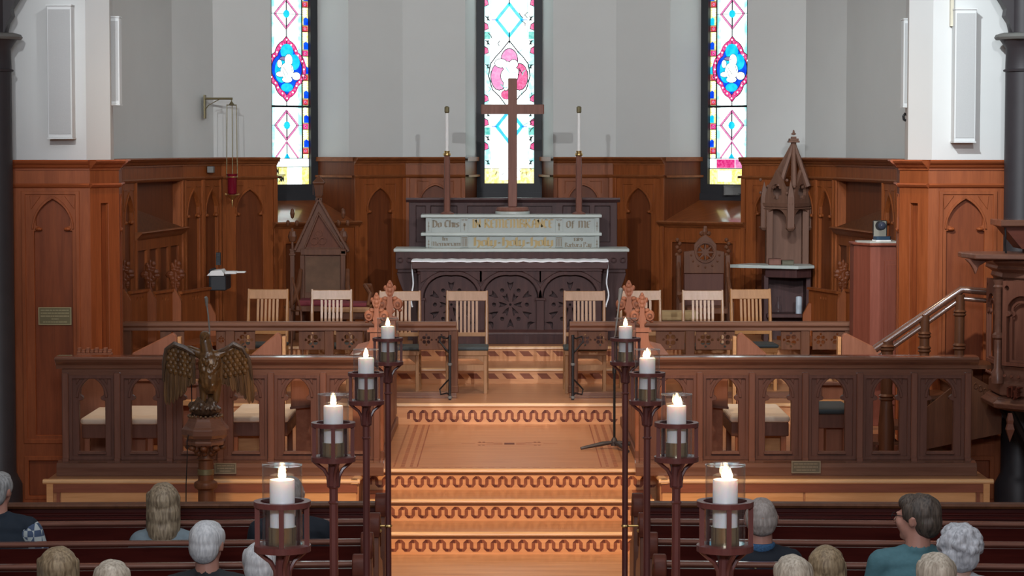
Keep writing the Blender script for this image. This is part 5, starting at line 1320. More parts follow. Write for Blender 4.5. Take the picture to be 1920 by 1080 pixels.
def desk(side, lab):
    s0 = 'left' if side < 0 else 'right'
    t = thing('choir_desk', lab, 'choir stall', (-1.1, 21.1, Z3))
    xi = -1.06     # aisle side
    ya, yb = 19.75, 22.4
    m = MB(); m.box(xi-.05, xi, ya+.1, yb, Z3, Z3+.82)
    for k in range(4): y0 = ya+.2+k*.6; m.box(xi, xi+.012, y0, y0+.5, Z3+.12, Z3+.7)
    m.box(xi-.06, xi+.02, ya+.05, yb, Z3, Z3+.08); obj('front_panel', m, W_scr, t, bev=.006)
    # sloping book board
    m = MB(); M0 = m.M
    m.add([(xi+.03, ya+.08, Z3+.86), (xi-.36, ya+.08, Z3+.76), (xi-.36, yb, Z3+.76), (xi+.03, yb, Z3+.86), (xi+.03, ya+.08, Z3+.83), (xi-.36, ya+.08, Z3+.73), (xi-.36, yb, Z3+.73), (xi+.03, yb, Z3+.83)], [(0, 3, 2, 1), (4, 5, 6, 7), (0, 1, 5, 4), (1, 2, 6, 5), (2, 3, 7, 6), (3, 0, 4, 7)])
    obj('book_board', m, W_stally, t, bev=.005)
    for y, pxx, pytop in ((19.85, 706, 549), (22.35, 731, 526)):
        x = XX(pxx, y); m = MB(); zz = ZZ(622 if y < 21 else 600, y)
        # end board with concave shoulder
        m.plate([[(x+.055, Z3), (x+.055, zz), (x-.055, zz), (x-.055, zz-.06), (x-.07, zz-.1), (x-.12, zz-.16), (x-.17, zz-.22), (x-.20, zz-.3), (x-.20, Z3)]], y-.03, y+.03); e = obj('end_board', m, W_stall, t, bev=.006)
        m = MB(); m.box(x-.075, x+.075, y-.045, y+.045, zz, zz+.02); m.box(x-.06, x+.06, y-.035, y+.035, zz+.02, zz+.035); s_ = (ZZ(pytop, y)-zz-.035)/.435; poppy(m, x, y, zz+.035, s_); smooth_angle(obj('poppyhead', m, W_stall, e), 50)
for side, g in ((-1, Matrix.Identity(4)), (1, MIRX)):
    G = g @ (Matrix.Translation((.0, 0, 0)))
    sd = 'left' if side < 0 else 'right'
    desk(side, 'choir desk with two carved poppyheads, on the %s of the centre aisle' % sd)
    # short benches with cushions, seen from their ends, each with a panelled desk beyond
    teal = bpy.data.materials.get('dark_teal_cushion') or plain('dark_teal_cushion', (.04, .06, .07), .6)
    def pxm(a): return a        # left-hand pixels; the right side is their mirror image
    specs = [('inner', 428, 541, 780, 757, cushion)]
    specs.append(('outer', 150, 296, 784, 760, cushion) if side < 0 else ('outer', 312, 385, 765, 752, teal))
    for nm, pa_, pb_, pyn, pyf, cm in specs:
        y0 = 19.55; zs = ZZ(pyn, y0)+.0; y1 = min(YOF(pyf, zs), 20.55) if nm == 'inner' or side < 0 else 20.1
        xa, xb = XX(pa_, y0, 780), XX(pb_, y0, 780)
        t = thing('choir_bench', '%s choir bench with a %s cushion, seen through the %s choir screen' % (nm, 'cream' if cm is cushion else 'dark', sd), 'bench', ((xa+xb)/2, y0, Z3))
        m = MB(); m.box(xa, xb, y0, y1, zs-.055, zs); obj('cushion', m, cm, t, bev=.024, seg=3)['label'] = 'cream seat cushion' if cm is cushion else 'dark seat cushion'
        m = MB(); m.box(xa+.01, xb-.01, y0+.02, y1-.01, zs-.17, zs-.055); obj('seat_apron', m, W_scr, t, bev=.006)
        for x_, yy in ((xa+.05, y0+.06), (xb-.07, y0+.06), (xa+.05, y1-.06), (xb-.07, y1-.06)):
            m = MB(); m.box(x_-.022, x_+.022, yy-.022, yy+.022, Z3, zs-.17); obj('leg', m, W_stall, t, bev=.003)
        if nm == 'inner': 
            m = MB(); m.box(xa+.02, xa+.24, y0+.2, y0+.23, Z3, zs-.17, 0); m.box(xa+.24, xb-.1, y0+.2, y0+.23, Z3, zs-.17, 1); obj('kneeler_board', m, [W_panel, W_stall], t)
        else:
            m = MB(); m.box(xb-.32, xb-.12, y0+.12, y0+.3, Z3, zs-.17); obj('centre_board', m, W_stall, t, bev=.004)
    for nm, pa_, pb_, ptop, hole in (('inner', 545, 628, 706, 1), ('outer', 150, 296, 714, 0), ('middle', 322, 420, 722, 0)):
        if side > 0 and nm == 'outer': continue
        yd = 19.62 if nm == 'inner' else 20.85
        xa, xb = XX(pa_, yd, 740), XX(pb_, yd, 740); zt = ZZ(ptop, yd)
        d = thing('choir_bookcase', '%s plain cedar desk block behind the %s choir screen' % (nm, sd), 'desk', ((xa+xb)/2, yd, Z3))
        m = MB()
        if nm == 'inner':
            m.plate([[(xa, ZZ(765, yd)), (xb, ZZ(757, yd)), (xb, zt+.01), (xa+.03, zt+.02), (xa, zt-.03)]], yd, yd+.05); obj('upper_slab', m, W_stall, d, bev=.008)
            m = MB(); m.box(xa+.03, xb-.06, yd+.12, yd+.16, Z3, ZZ(757, yd)); m.box(xb-.06, xb-.02, yd+.0, yd+.16, Z3, ZZ(757, yd)); obj('lower_panel', m, W_stally, d, bev=.004)
            m = MB(); m.plate([[(xa-.005, ZZ(767, yd)), (xb, ZZ(759, yd)), (xb, ZZ(757, yd)+.01), (xa-.005, ZZ(765, yd)+.01)]], yd-.015, yd+.1); obj('ledge', m, W_scr, d)
        else:
            m.box(xa, xb, yd, yd+.05, Z3, zt); obj('panel', m, W_stall, d, bev=.006)
            m = MB(); m.box(xa-.01, xb+.01, yd-.05, yd+.06, zt, zt+.025); m.box(xa+.22, xa+.25, yd-.03, yd, Z3, zt); obj('capping', m, W_scr if nm == 'middle' else W_stall, d, bev=.004)
            if nm == 'middle': m = MB(); m.box(xa, xb, yd-.12, yd, ZZ(758, yd), ZZ(748, yd)); obj('shelf_board', m, W_panel, d, bev=.004)
    # sloping book-desk ends that rise above the screen
    for nm, pa, pb, yd in (('outer', P(248, 666, 21.9), P(330, 625, 21.9), 21.9), ('inner', P(472, 668, 21.8), P(526, 624, 21.8), 21.8)):
        d = thing('book_desk', '%s sloping book desk rising above the %s choir screen' % (nm, sd), 'book desk', (pb[0], yd, Z3))
        m = MB(); m.plate([[(pa[0], pa[1]-.02), (pa[0]+.0, pa[1]+.02), (pb[0]-.03, pb[1]+.005), (pb[0], pb[1]-.01), (pb[0]+.015, pb[1]-.05), (pb[0]+.015, Z3), (pb[0]-.2, Z3), (pb[0]-.22, pa[1]-.06)]], yd-.04, yd+.04); obj('desk_end', m, W_stall, d, bev=.01)
        m = MB(); m.plate([[(pb[0]+.02, Z3), (pb[0]+.05, Z3), (pb[0]+.05, pb[1]-.03), (pb[0]+.02, pb[1]-.03)]], yd-.05, yd+.04); obj('edge_post', m, W_panel, d)
        m = MB(); m.box(pb[0]-.06, pb[0]-.02, yd+.04, 22.35, Z3, pa[1]); obj('desk_front', m, W_stally, d, bev=.004)
    # clergy stalls against the side wall
    for j, (px, Y) in enumerate(((236, 23.2), (284, 23.7), (331, 24.2), (396, 25.0))):
        t = thing('clergy_stall', '%s carved stall end of the four against the %s wall' % (('nearest', 'second nearest', 'third nearest', 'farthest')[j], sd), 'clergy stall', (XX(px, Y), Y, Z4 if Y < Y5 else Z5))
        zf = Z4 if Y < Y5+.05 else Z5
        x = XX(px, Y); zt = ZZ(490 if j < 3 else 540, Y); zk = ZZ(545 if j < 3 else 572, Y)
        m = MB(); m.plate([[(x-.02, zf), (x+.05, zf), (x+.05, zk-.1), (x+.02, zk-.04), (x-.01, zk+.02), (x-.04, zk+.02), (x-.04, zf)]], Y-.03, Y+.03); obj('end_board', m, W_wall, t, bev=.004)
        if j < 3:
            m = MB()
            for k in range(9):
                a = (k*2.4); f_ = 1-abs(k-4.5)/7; m.sph((x-.01+.06*f_*math.cos(a), Y+.0, zk+.05+(zt-zk-.08)*k/8), (.04*f_+.01, .03, .036), 8); m.sph((x-.01-.06*f_*math.cos(a), Y+.0, zk+.04+(zt-zk-.08)*k/8), (.034*f_+.01, .03, .03), 8)
            m.tube([(x-.01, Y, zk), (x-.01, Y, zt-.02)], .025, 8); m.sph((x-.01, Y, zt-.01), (.016, .016, .03), 8)
            obj('carved_finial', m, W_wallp, t)
        if j < 3:
            px2, Y2 = ((284, 23.7), (331, 24.2), (396, 25.0))[j]; x2 = XX(px2, Y2)
            M_, L_ = frame2d((x+.03, Y+.05), (x2-.02, Y2+.05)); m = MB(); m.M = M_; z0, z1 = zf+.3, ZZ(550, Y)
            m.plate([rect(0, L_, z0, z1)]+[circ(L_/2+(k-1)*.07, z1-.07, .018, .022, 8) for k in range(3)], 0, .03); m.box(0, L_, -.02, .04, z1-.01, z1+.015); obj('stall_back', m, W_wall, t)
            m = MB(); m.M = M_; m.box(0, L_, -.35, 0, zf+.40, zf+.44); obj('seat', m, W_wall, t)
G = Matrix.Identity(4)
# sheets of music on the left desk
m = MB(); m.add([(-1.42, 20.3, Z3+.79), (-1.10, 20.3, Z3+.87), (-1.10, 20.75, Z3+.87), (-1.42, 20.75, Z3+.79), (-1.42, 20.3, Z3+.78), (-1.10, 20.3, Z3+.86), (-1.10, 20.75, Z3+.86), (-1.42, 20.75, Z3+.78)], [(0, 1, 2, 3), (7, 6, 5, 4), (1, 0, 4, 5), (2, 1, 5, 6), (3, 2, 6, 7), (0, 3, 7, 4)])
o = obj('music_sheet', m, paper); tag(o, 'open white sheets of music on the left choir desk behind the candles', 'sheet music')
# slatted pink radiator cover peeping above the left screen
Y = 20.4; q = px_thing(Y); m = MB()
for k in range(8): x = q(138+k*8.2, 0)[0]; m.box(x, x+.028, Y, Y+.06, Z3, q(0, 652 + (3 if k % 2 else 0))[1]); m.box(x-.002, x+.03, Y-.01, Y, q(0, 662)[1], q(0, 658)[1])
m.box(q(137, 0)[0], q(203, 0)[0], Y-.012, Y+.07, Z3, q(0, 662)[1]); o = obj('carved_rail', m, W_stall, bev=.004); tag(o, 'reddish carved rail top peeping over the left end of the left choir screen', 'rail')
# microphone stand
Y = YOF(842, Z3); x = XX(1152, Y, 700); t = thing('microphone_stand', 'black microphone stand on the chancel floor behind the right candle stands', 'microphone stand', (x, Y, Z3))
m = MB()
for a in (-2.9, .15, -1.2): m.tube([(x, Y, Z3+.06), (x+.1*math.cos(a), Y+.1*math.sin(a), Z3+.05), (x+.3*math.cos(a), Y+.3*math.sin(a), Z3+.015)], [.014, .02, .012], 8)
m.lathe([(.03, Z3+.03), (.03, Z3+.07), (.015, Z3+.1)], (x, Y), 12); obj('tripod_base', m, column_m, t)
m = MB(); m.tube([(x, Y, Z3+.05), (x, Y, ZZ(640, Y))], .011, 8); m.lathe([(.018, ZZ(700, Y)), (.018, ZZ(685, Y))], (x, Y), 10); obj('pole', m, iron, t)
m = MB(); m.tube([(x, Y, ZZ(640, Y)), (XX(1163, Y), Y+.1, ZZ(560, Y))], .007, 8); obj('boom', m, columnl, t)
m = MB(); m.tube([(XX(1162, Y), Y+.1, ZZ(566, Y)), (XX(1165, Y), Y+.1, ZZ(545, Y))], [.014, .02], 10); m.sph((XX(1165, Y), Y+.1, ZZ(545, Y)), .021, 10); smooth_angle(obj('microphone', m, columnl, t))
# ---- console cabinet behind the right pier, with a camera on it
Y = 22.3; q = px_thing(Y)
cb = thing('console_cabinet', 'tall red-brown wooden cabinet standing against the right pier', 'cabinet', (q(1655, 600)[0], Y, Z3))
m = MB(); m.M = Matrix(((1, 0, 0, 0), (0, 0, 1, 0), (0, 1, 0, 0), (0, 0, 0, 1)))
zt = q(0, 461)[1]; oc = [(q(1612, 0)[0], Y+.25), (q(1636, 0)[0], Y), (q(1694, 0)[0], Y), (q(1694, 0)[0], Y+.5), (q(1612, 0)[0], Y+.5)]
m.plate([oc], Z3, zt); W_cab = wood('red_cabinet', (.18, .045, .025), (.26, .075, .045)); obj('body', m, W_cab, cb, bev=.004)
m = MB(); m.box(q(1662, 0)[0], q(1692, 0)[0], Y-.02, Y, Z3+.2, q(0, 488)[1]); m.box(q(1668, 0)[0], q(1692, 0)[0], Y-.03, Y-.02, Z3+.25, q(0, 496)[1]); obj('door_panel', m, W_cab, cb, bev=.006)
m = MB(); m.M = Matrix(((1, 0, 0, 0), (0, 0, 1, 0), (0, 1, 0, 0), (0, 0, 0, 1)))
m.plate([[(q(1609, 0)[0], Y+.24), (q(1635, 0)[0], Y-.03), (q(1696, 0)[0], Y-.03), (q(1696, 0)[0], Y+.5), (q(1609, 0)[0], Y+.5)]], zt, zt+.025); obj('cabinet_top', m, W_cab, cb, bev=.006)
m = MB(); m.M = Matrix(((1, 0, 0, 0), (0, 0, 1, 0), (0, 1, 0, 0), (0, 0, 0, 1)))
m.plate([[(q(1616, 0)[0], Y+.2), (q(1636, 0)[0], Y+.02), (q(1690, 0)[0], Y+.02), (q(1690, 0)[0], Y+.3), (q(1616, 0)[0], Y+.3)]], zt+.025, zt+.04); o = obj('paper_stack', m, plain('grey_paper', (.42, .42, .38), .8)); tag(o, 'grey-white papers lying on the tall cabinet by the right pier', 'papers')
vc = thing('video_camera', 'small black-and-grey camera unit on the tall cabinet by the right pier', 'camera', (q(1660, 450)[0], Y+.1, zt+.04))
zk = zt+.04
m = MB(); m.M = Matrix(((1, 0, 0, 0), (0, 0, 1, 0), (0, 1, 0, 0), (0, 0, 0, 1))); m.plate([[(q(1643, 0)[0], Y+.12), (q(1648, 0)[0], Y+.04), (q(1676, 0)[0], Y+.04), (q(1681, 0)[0], Y+.12), (q(1676, 0)[0], Y+.22), (q(1646, 0)[0], Y+.22)]], zk, zk+.012); obj('base_rim', m, paper, vc)
m = MB(); m.M = Matrix(((1, 0, 0, 0), (0, 0, 1, 0), (0, 1, 0, 0), (0, 0, 0, 1))); m.plate([[(q(1645, 0)[0], Y+.12), (q(1649, 0)[0], Y+.05), (q(1675, 0)[0], Y+.05), (q(1679, 0)[0], Y+.12), (q(1675, 0)[0], Y+.2), (q(1648, 0)[0], Y+.2)]], zk+.012, zk+.045); obj('base', m, plain('navy_plastic', (.02, .05, .09), .3), vc, bev=.003)
m = MB(); zz = zk+.045; m.box(q(1645, 0)[0], q(1671, 0)[0], Y+.1, Y+.18, zz, q(0, 414)[1]); hs_ = obj('housing', m, iron, vc, bev=.01)
m = MB(); m.plate([rect(q(1645, 0)[0], q(1669, 0)[0], zz, q(0, 415)[1]), circ(q(1657, 0)[0], q(0, 424)[1], .045, .045, 16)], Y+.092, Y+.1); obj('face_plate', m, plain('grey_plastic', (.22, .21, .17), .5), vc, bev=.002)
m = MB(); c_ = q(1657, 424); m.sph((c_[0], Y+.1, c_[1]), (.04, .035, .04), 16); m.lathe([(.0, 0)], (0, 0)) if 0 else None; smooth_angle(obj('lens', m, plain('lens_glass', (.05, .06, .09), .1), hs_))
# dark robe hanging beside the cabinet
Y = 22.8; q = px_thing(Y); mb = MB()
for px, py, rx, rz in ((1603, 505, .035, .08), (1603, 530, .045, .12), (1601, 560, .05, .14), (1604, 590, .04, .15), (1604, 622, .03, .14)): c_ = q(px, py); mb.sph((c_[0], Y, c_[1]), (rx, .05, rz), 12)
mb.box(q(1600, 0)[0], q(1608, 0)[0], Y-.02, Y+.02, Z3, q(0, 620)[1])
rb = blob('hanging_robe', mb, plain('black_cloth', (.012, .016, .018), .85), None, .012, 4); tag(rb, 'black robe hanging beside the tall cabinet by the right pier', 'robe')
# ================================================================== EAGLE LECTERN
Y = 17.8; q = px_thing(Y)
lx = XX(386, Y, 900)
le = thing('eagle_lectern', 'carved wooden eagle lectern with drooping spread wings on an octagonal column', 'lectern', (lx, Y, 0))
def zq(py): return ZZ(py, Y)
m = MB()
m.lathe([(.26, 0), (.26, .06), (.2, .09), (.17, .16), (.1, .2), (.085, .26)], (lx, Y), 8, ph=PI/8); obj('foot', m, W_throne, le, bev=.006)
m = MB(); m.lathe([(.06, .24), (.058, zq(892)), (.056, zq(862))], (lx, Y), 16); m.lathe([(.058, zq(918)), (.085, zq(914)), (.09, zq(909)), (.085, zq(904)), (.058, zq(900))], (lx, Y), 16); smooth_angle(obj('shaft', m, W_throne, le))
m = MB(); m.lathe([(.0575, zq(890)), (.062, zq(889)), (.062, zq(880)), (.0575, zq(879))], (lx, Y), 16); smooth_angle(obj('gilt_band', m, brass_d, le))['label'] = 'dull gold band'
m = MB(); m.lathe([(.056, zq(863)), (.068, zq(860)), (.056, zq(857)), (.065, zq(845)), (.08, zq(838))], (lx, Y), 16)
for k in range(8):
    a = 2*PI*k/8; 
    for zz, r_, s_ in ((zq(848), .065, .022), (zq(840), .085, .026)): m.sph((lx+r_*math.cos(a), Y+r_*math.sin(a), zz), (s_, s_, s_*1.2), 8)
    m.sph((lx+.125*math.cos(a), Y+.125*math.sin(a), zq(838)), (.03, .03, .02), 8)
smooth_angle(obj('leafy_capital', m, W_throne, le), 60)
m = MB(); m.lathe([(.09, zq(838)), (.15, zq(832)), (.155, zq(826)), (.14, zq(822)), (.165, zq(819)), (.185, zq(813)), (.185, zq(803)), (.165, zq(798)), (.135, zq(788)), (.13, zq(783)), (.135, zq(780))], (lx, Y), 8, ph=PI/8); obj('octagonal_table', m, W_scrx, le, bev=.004)
m = MB()
for k in range(22): a = 2*PI*k/22; m.sph((lx+.125*math.cos(a), Y+.125*math.sin(a), zq(779)), .011, 6)
obj('bead_moulding', m, W_eagle, le)
W_dk = wood('carved_eagle_dark', (.035, .02, .014), (.12, .07, .04), rough=.25, scale=2.5, coat=.6, bump=.5)
mb = MB(); mb.sph((lx, Y, zq(768)), (.125, .1, .05), 14)
random.seed(3)
for k in range(16):
    a = random.uniform(0, 2*PI); r_ = random.uniform(.04, .115); mb.sph((lx+r_*math.cos(a), Y+r_*.8*math.sin(a), zq(766)+random.uniform(-.02, .05)), random.uniform(.018, .034), 8)
for s in (-1, 1):
    for k in range(3): mb.cap((lx+s*.045, Y-.03, zq(748)), (lx+s*(.02+.035*k), Y-.1, zq(765)), .02, .014)
blob('rock_and_talons', mb, W_dk, le, .007, 2)
mb = MB(); cxx = lx+.0; ex = q(389, 700)[0]
ex = (q(366, 0)[0]+q(412, 0)[0])/2
mb.sph((ex, Y-.0, zq(692)), (.085, .075, .12), 16); mb.sph((ex, Y-.02, zq(712)), (.075, .07, .11), 16); mb.sph((ex-.015, Y, zq(668)), (.075, .06, .06), 14)
hx = q(380, 0)[0]; mb.cap((ex-.01, Y, zq(675)), (hx, Y-.01, zq(638)), .055, .041); mb.sph((hx, Y-.01, zq(630)), (.042, .045, .036), 12); mb.cap((hx, Y-.04, zq(629)), (hx, Y-.085, zq(637)), .016, .006); mb.sph((hx, Y, zq(624)), (.036, .03, .015), 10)
for s in (-1, 1): mb.cap((ex+s*.05, Y, zq(715)), (ex+s*.05, Y-.02, zq(750)), .042, .022); mb.cap((ex+s*.03, Y, zq(668)), (ex+s*.16, Y+.01, zq(655)), .04, .03)
mb.cap((ex, Y+.05, zq(720)), (ex, Y+.09, zq(762)), .05, .02)
random.seed(8)
for k in range(60):   # breast feathers
    a = random.uniform(-1.2, 1.2); t = random.uniform(0, 1); r_ = .083*(1-.15*t)
    mb.sph((ex+r_*math.sin(a), Y-.005-(.075)*math.cos(a), zq(672)-t*.2), (.014, .012, .02), 6)
blob('eagle_body', mb, W_eagle, le, .006, 1)
for s in (-1, 1): m = MB(); m.sph((hx+s*.026, Y-.035, zq(630)), .006, 8); obj('eye', m, iron, le)
def wing(out, base, tips, nm):
    m = MB()
    # covert shield following the outline, thick and rounded
    pts = [q(*p) for p in out]
    cxm = sum(p[0] for p in pts)/len(pts); czm = sum(p[1] for p in pts)/len(pts)
    m.plate([pts], Y-.0, Y+.035)
    b0, b1 = q(*base[0]), q(*base[1]); n = len(tips)
    for i, tp in enumerate(tips):          # long flight feathers, each its own blade
        t = i/(n-1); s0 = Vector((b0[0]+(b1[0]-b0[0])*t, b0[1]+(b1[1]-b0[1])*t)); e = Vector(q(*tp)); d = e-s0; L = d.length; u = d/L; nn = Vector((-u.y, u.x))
        w_ = .021
        prof = [(0, .6), (.3, 1), (.8, .95), (.93, .6), (1, .1)]
        poly = [tuple(s0+u*L*a+nn*w_*b) for a, b in prof]+[tuple(s0+u*L*a-nn*w_*b) for a, b in prof[::-1]]
        yy = Y-.006-.009*(i % 2); m.plate([poly], yy, yy+.02); m.tube([(s0.x, yy-.002, s0.y), (e.x-u.x*.02, yy-.002, e.y-u.y*.02)], .004, 5)
    # rows of small covert scales
    random.seed(2)
    for r in range(6):
        for k in range(5):
            t = (k+.5*(r % 2)+.3)/5.5; a = Vector(b0).lerp(Vector(b1), t); c = a+Vector((0, .05-.03*r)); 
            m.sph((c.x, Y-.012, c.y), (.02, .014, .026), 8)
    # rolled leading edge
    o = obj(nm, m, W_eagle, le, bev=.003); return o
wl = [(366, 668), (352, 660), (343, 652), (334, 646), (325, 645), (317, 650), (311, 662), (308, 681), (307, 714), (309, 740), (330, 735), (350, 716), (366, 720)]
o = wing(wl, ((313, 668), (362, 680)), [(312, 759), (318, 760), (325, 757), (332, 750), (339, 744), (346, 738), (354, 726), (362, 722)], 'wing')
wr = [(410, 664), (422, 660), (432, 650), (438, 645), (448, 647), (457, 656), (464, 668), (470, 690), (472, 715), (474, 740), (450, 732), (432, 720), (412, 720)]
wing(wr, ((466, 670), (416, 680)), [(474, 756), (468, 757), (461, 750), (454, 742), (446, 738), (438, 734), (428, 726), (418, 722)], 'wing')
for path in ([(366, 664), (345, 652), (327, 645), (313, 655), (308, 680), (307, 715)], [(408, 662), (425, 655), (438, 645), (455, 653), (467, 675), (473, 710)]):
    m = MB(); m.tube([(q(*p)[0], Y-.01, q(*p)[1]) for p in path], [.018, .022, .022, .02, .016, .01], 8); smooth_angle(obj('wing_edge', m, W_dk, le))
gm = thing('gooseneck_microphone', 'thin gooseneck microphone rising behind the eagle head', 'microphone', (hx, Y+.03, zq(630)))
m = MB(); m.tube([(q(387, 0)[0], Y+.045, zq(672)), (q(387, 0)[0], Y+.045, zq(620)), (q(385, 0)[0], Y+.03, zq(590)), (q(383, 0)[0], Y+.02, zq(570))], .006, 8); smooth_angle(obj('neck', m, columnl, gm))
m = MB(); m.tube([(q(383, 0)[0], Y+.02, zq(574)), (q(383, 0)[0], Y+.0, zq(560)), (q(382, 0)[0], Y-.01, zq(557))], [.009, .014, .011], 10); smooth_angle(obj('capsule', m, columnl, gm))
m = MB(); m.tube([(q(352, 0)[0], Y+.05, zq(720)), (q(352, 0)[0], Y+.06, zq(780)), (q(351, 0)[0], Y-.19, zq(822)), (q(351, 0)[0], Y-.19, zq(850)), (q(348, 0)[0], Y-.18, zq(900)), (q(347, 0)[0], Y-.18, zq(1000)), (q(347, 0)[0], Y-.2, .01)], .004, 5); o = obj('microphone_cable', m, iron); tag(o, 'thin black cable hanging down the left of the eagle lectern', 'cable')
# ================================================================== PULPIT AND ITS STAIR
Y = 19.85; q = px_thing(Y); pxc = q(2000, 0)[0]; R = pxc-q(1866, 0)[0]
zf = ZZ(755, Y-.4)
pu = thing('pulpit', 'carved octagonal wooden pulpit at the right edge, raised on dark timbers', 'pulpit', (pxc, Y, 0))
W_pul = wood('oak_pulpit', (.15, .055, .035), (.24, .095, .06), rough=.45); W_pulx = wood('oak_pulpit_rail', (.14, .06, .04), (.22, .1, .065), 'x', rough=.4, coat=.3)
def zp(py): return ZZ(py, Y-.4)
def octa(r, n=8, ph=PI/8): return [(pxc+r*math.cos(2*PI*k/n+ph), Y+r*math.sin(2*PI*k/n+ph)) for k in range(n)]
m = MB(); m.lathe([(R*.98, zp(750)), (R*.98, zp(525)), (R*.9, zp(525)), (R*.9, zp(745))], (pxc, Y), 8, ph=PI/8); pb_ = obj('body', m, W_pul, pu)
m = MB(); m.lathe([(R*.95, zp(530)), (R*1.02, zp(522)), (R*1.0, zp(514)), (R*1.1, zp(506)), (R*1.08, zp(500)), (R*1.16, zp(493)), (R*1.16, zp(488)), (R*.9, zp(488))], (pxc, Y), 8, ph=PI/8); obj('cornice', m, W_pulx, pu, bev=.004)
m = MB(); m.M = Matrix(((1, 0, 0, 0), (0, 0, 1, 0), (0, 1, 0, 0), (0, 0, 0, 1)))
m.plate([[(q(1801, 0)[0], Y-.15), (q(1815, 0)[0], Y-.42), (pxc+.2, Y-.75), (pxc+.2, Y+.2), (q(1803, 0)[0], Y+.05)]], zp(486), zp(476)); obj('capping_ledge', m, W_pulx, pu, bev=.008)
m = MB(); x = q(1819, 0)[0]; m.plate([[(x-.07, zp(487)), (x+.2, zp(487)), (x+.1, zp(492)), (x+.04, zp(500)), (x+.015, zp(516)), (x-.005, zp(505)), (x-.03, zp(496))]], Y-.3, Y-.24); obj('ledge_bracket', m, W_pul, pu, bev=.004)
m = MB(); m.lathe([(R*.98, zp(748)), (R*1.03, zp(744)), (R*1.03, zp(722)), (R*1.0, zp(718)), (R*1.0, zp(696)), (R*1.02, zp(690)), (R*.98, zp(688))], (pxc, Y), 8, ph=PI/8); m.lathe([(R*.9, zp(775)), (R*1.12, zp(768)), (R*1.14, zp(760)), (R*1.08, zp(754)), (R*1.06, zp(750)), (R*1.0, zp(748))], (pxc, Y), 8, ph=PI/8); obj('base_moulding', m, W_pulx, pu, bev=.004)
oc = octa(R)
for k in range(8):
    A, B = oc[(k+1) % 8], oc[k]
    A, B = (A, B) if True else (B, A)
    mid = ((A[0]+B[0])/2, (A[1]+B[1])/2)
    if mid[1] > Y+.2: continue
    # order so that x runs rightwards seen from outside
    M_, L_ = frame2d(B, A); ox = Vector((M_[0][1], M_[1][1]))
    if ox.dot(Vector((mid[0]-pxc, mid[1]-Y))) > 0: M_, L_ = frame2d(A, B)
    m = MB(); m.M = M_ @ Matrix.Translation((0, -.02, 0)); z0, z1 = zp(688), zp(528); c_ = L_/2; hw = L_/2-.07
    m.plate([rect(.03, L_-.03, z0, z1), lancet(c_, hw, z0+.03, z0+(z1-z0)*.62, z1-.12, .04)]+[circ(c_+s*(hw+.0), z1-.06, .022, .022, 8) for s in (-1, 1)], -.03, .0)
    o2 = lancet(c_, hw-.03, z0+.03, z0+(z1-z0)*.62, z1-.16, .03); i2 = lancet(c_, hw-.05, z0+.05, z0+(z1-z0)*.62, z1-.18, .03)
    m.plate([o2, i2], -.02, .0)
    for j in range(6): m.plate([circ(.06+(L_-.12)*j/5, (zp(698)+zp(716))/2, .014, .014, 8)], -.035, -.02)
    obj('traceried_panel', m, W_pul, pb_, bev=.003)
    if mid[0] < pxc-.1*0 and mid[1] < Y-.2:
        m = MB(); m.M = M_; text(m, 'THE', .10, zp(746), (zp(726)-zp(746)), -.075, -.02, 1.0, .12); obj('carved_lettering', m, W_inl2, pb_)
for k in range(8):
    x, y = oc[k]
    if y > Y+.2: continue
    a = math.atan2(y-Y, x-pxc); x += .04*math.cos(a); y += .04*math.sin(a)
    m = MB(); m.lathe([(.05, zp(722)), (.05, zp(700)), (.032, zp(694)), (.03, zp(640)), (.048, zp(636)), (.048, zp(630)), (.03, zp(626)), (.03, zp(545)), (.045, zp(540)), (.035, zp(536)), (.05, zp(526))], (x, y), 12); smooth_angle(obj('colonnette', m, W_pulx, pu))
m = MB(); m.lathe([(.12, 0), (.12, .1), (.08, .2), (.08, zp(800)), (R*.85, zp(770))], (pxc, Y), 8); 
for k in range(8):
    a = 2*PI*k/8+PI/8; m.tube([(pxc+.08*math.cos(a), Y+.08*math.sin(a), .25), (pxc+R*.85*math.cos(a), Y+R*.85*math.sin(a), zp(775))], .03, 6)
obj('support', m, shade_wood, pu)
m = MB(); x = q(1882, 0)[0]; yy = Y-.45; m.lathe([(0.001, ZZ(829, yy)), (.045, ZZ(805, yy)), (.03, ZZ(795, yy)), (.035, ZZ(788, yy)), (.02, ZZ(775, yy))], (x, yy), 4, ph=PI/4); obj('pendant', m, W_pul, pu)
bk = thing('pulpit_bookrest', 'grey-topped sloping bookrest above the pulpit at the right edge', 'bookrest', (q(1900, 0)[0], Y, zp(470)))
m = MB(); m.box(q(1866, 0)[0], q(1985, 0)[0], Y-.35, Y+.1, zp(425), zp(413)); obj('top', m, W_scrx, bk, bev=.006)
m = MB(); xa = q(1868, 0)[0]; xb = q(1980, 0)[0]; m.plate([[(xa, zp(425)), (xb, zp(425)), (xb, zp(470)), (q(1908, 0)[0], zp(468)), (xa+.03, zp(428))]], Y-.3, Y+.05); m.tube([(q(1925, 0)[0], Y-.1, zp(490)), (q(1925, 0)[0], Y-.1, zp(460))], .03, 8); obj('wedge', m, W_inl2, bk)
m = MB(); m.tube([(q(1876, 0)[0], Y-.3, zp(428)), (q(1877, 0)[0], Y-.3, zp(445)), (q(1876, 0)[0], Y-.29, zp(460)), (q(1879, 0)[0], Y-.28, zp(476))], .008, 6); obj('strap', m, iron, bk)
Y = 20.3; q = px_thing(Y)
st = thing('pulpit_stair', 'wooden pulpit stair with a sloping handrail and turned balusters, behind the right choir screen', 'stair', (q(1760, 0)[0], Y, Z3))
a, b, c = q(1640, 655), q(1803, 543), q(1870, 548)
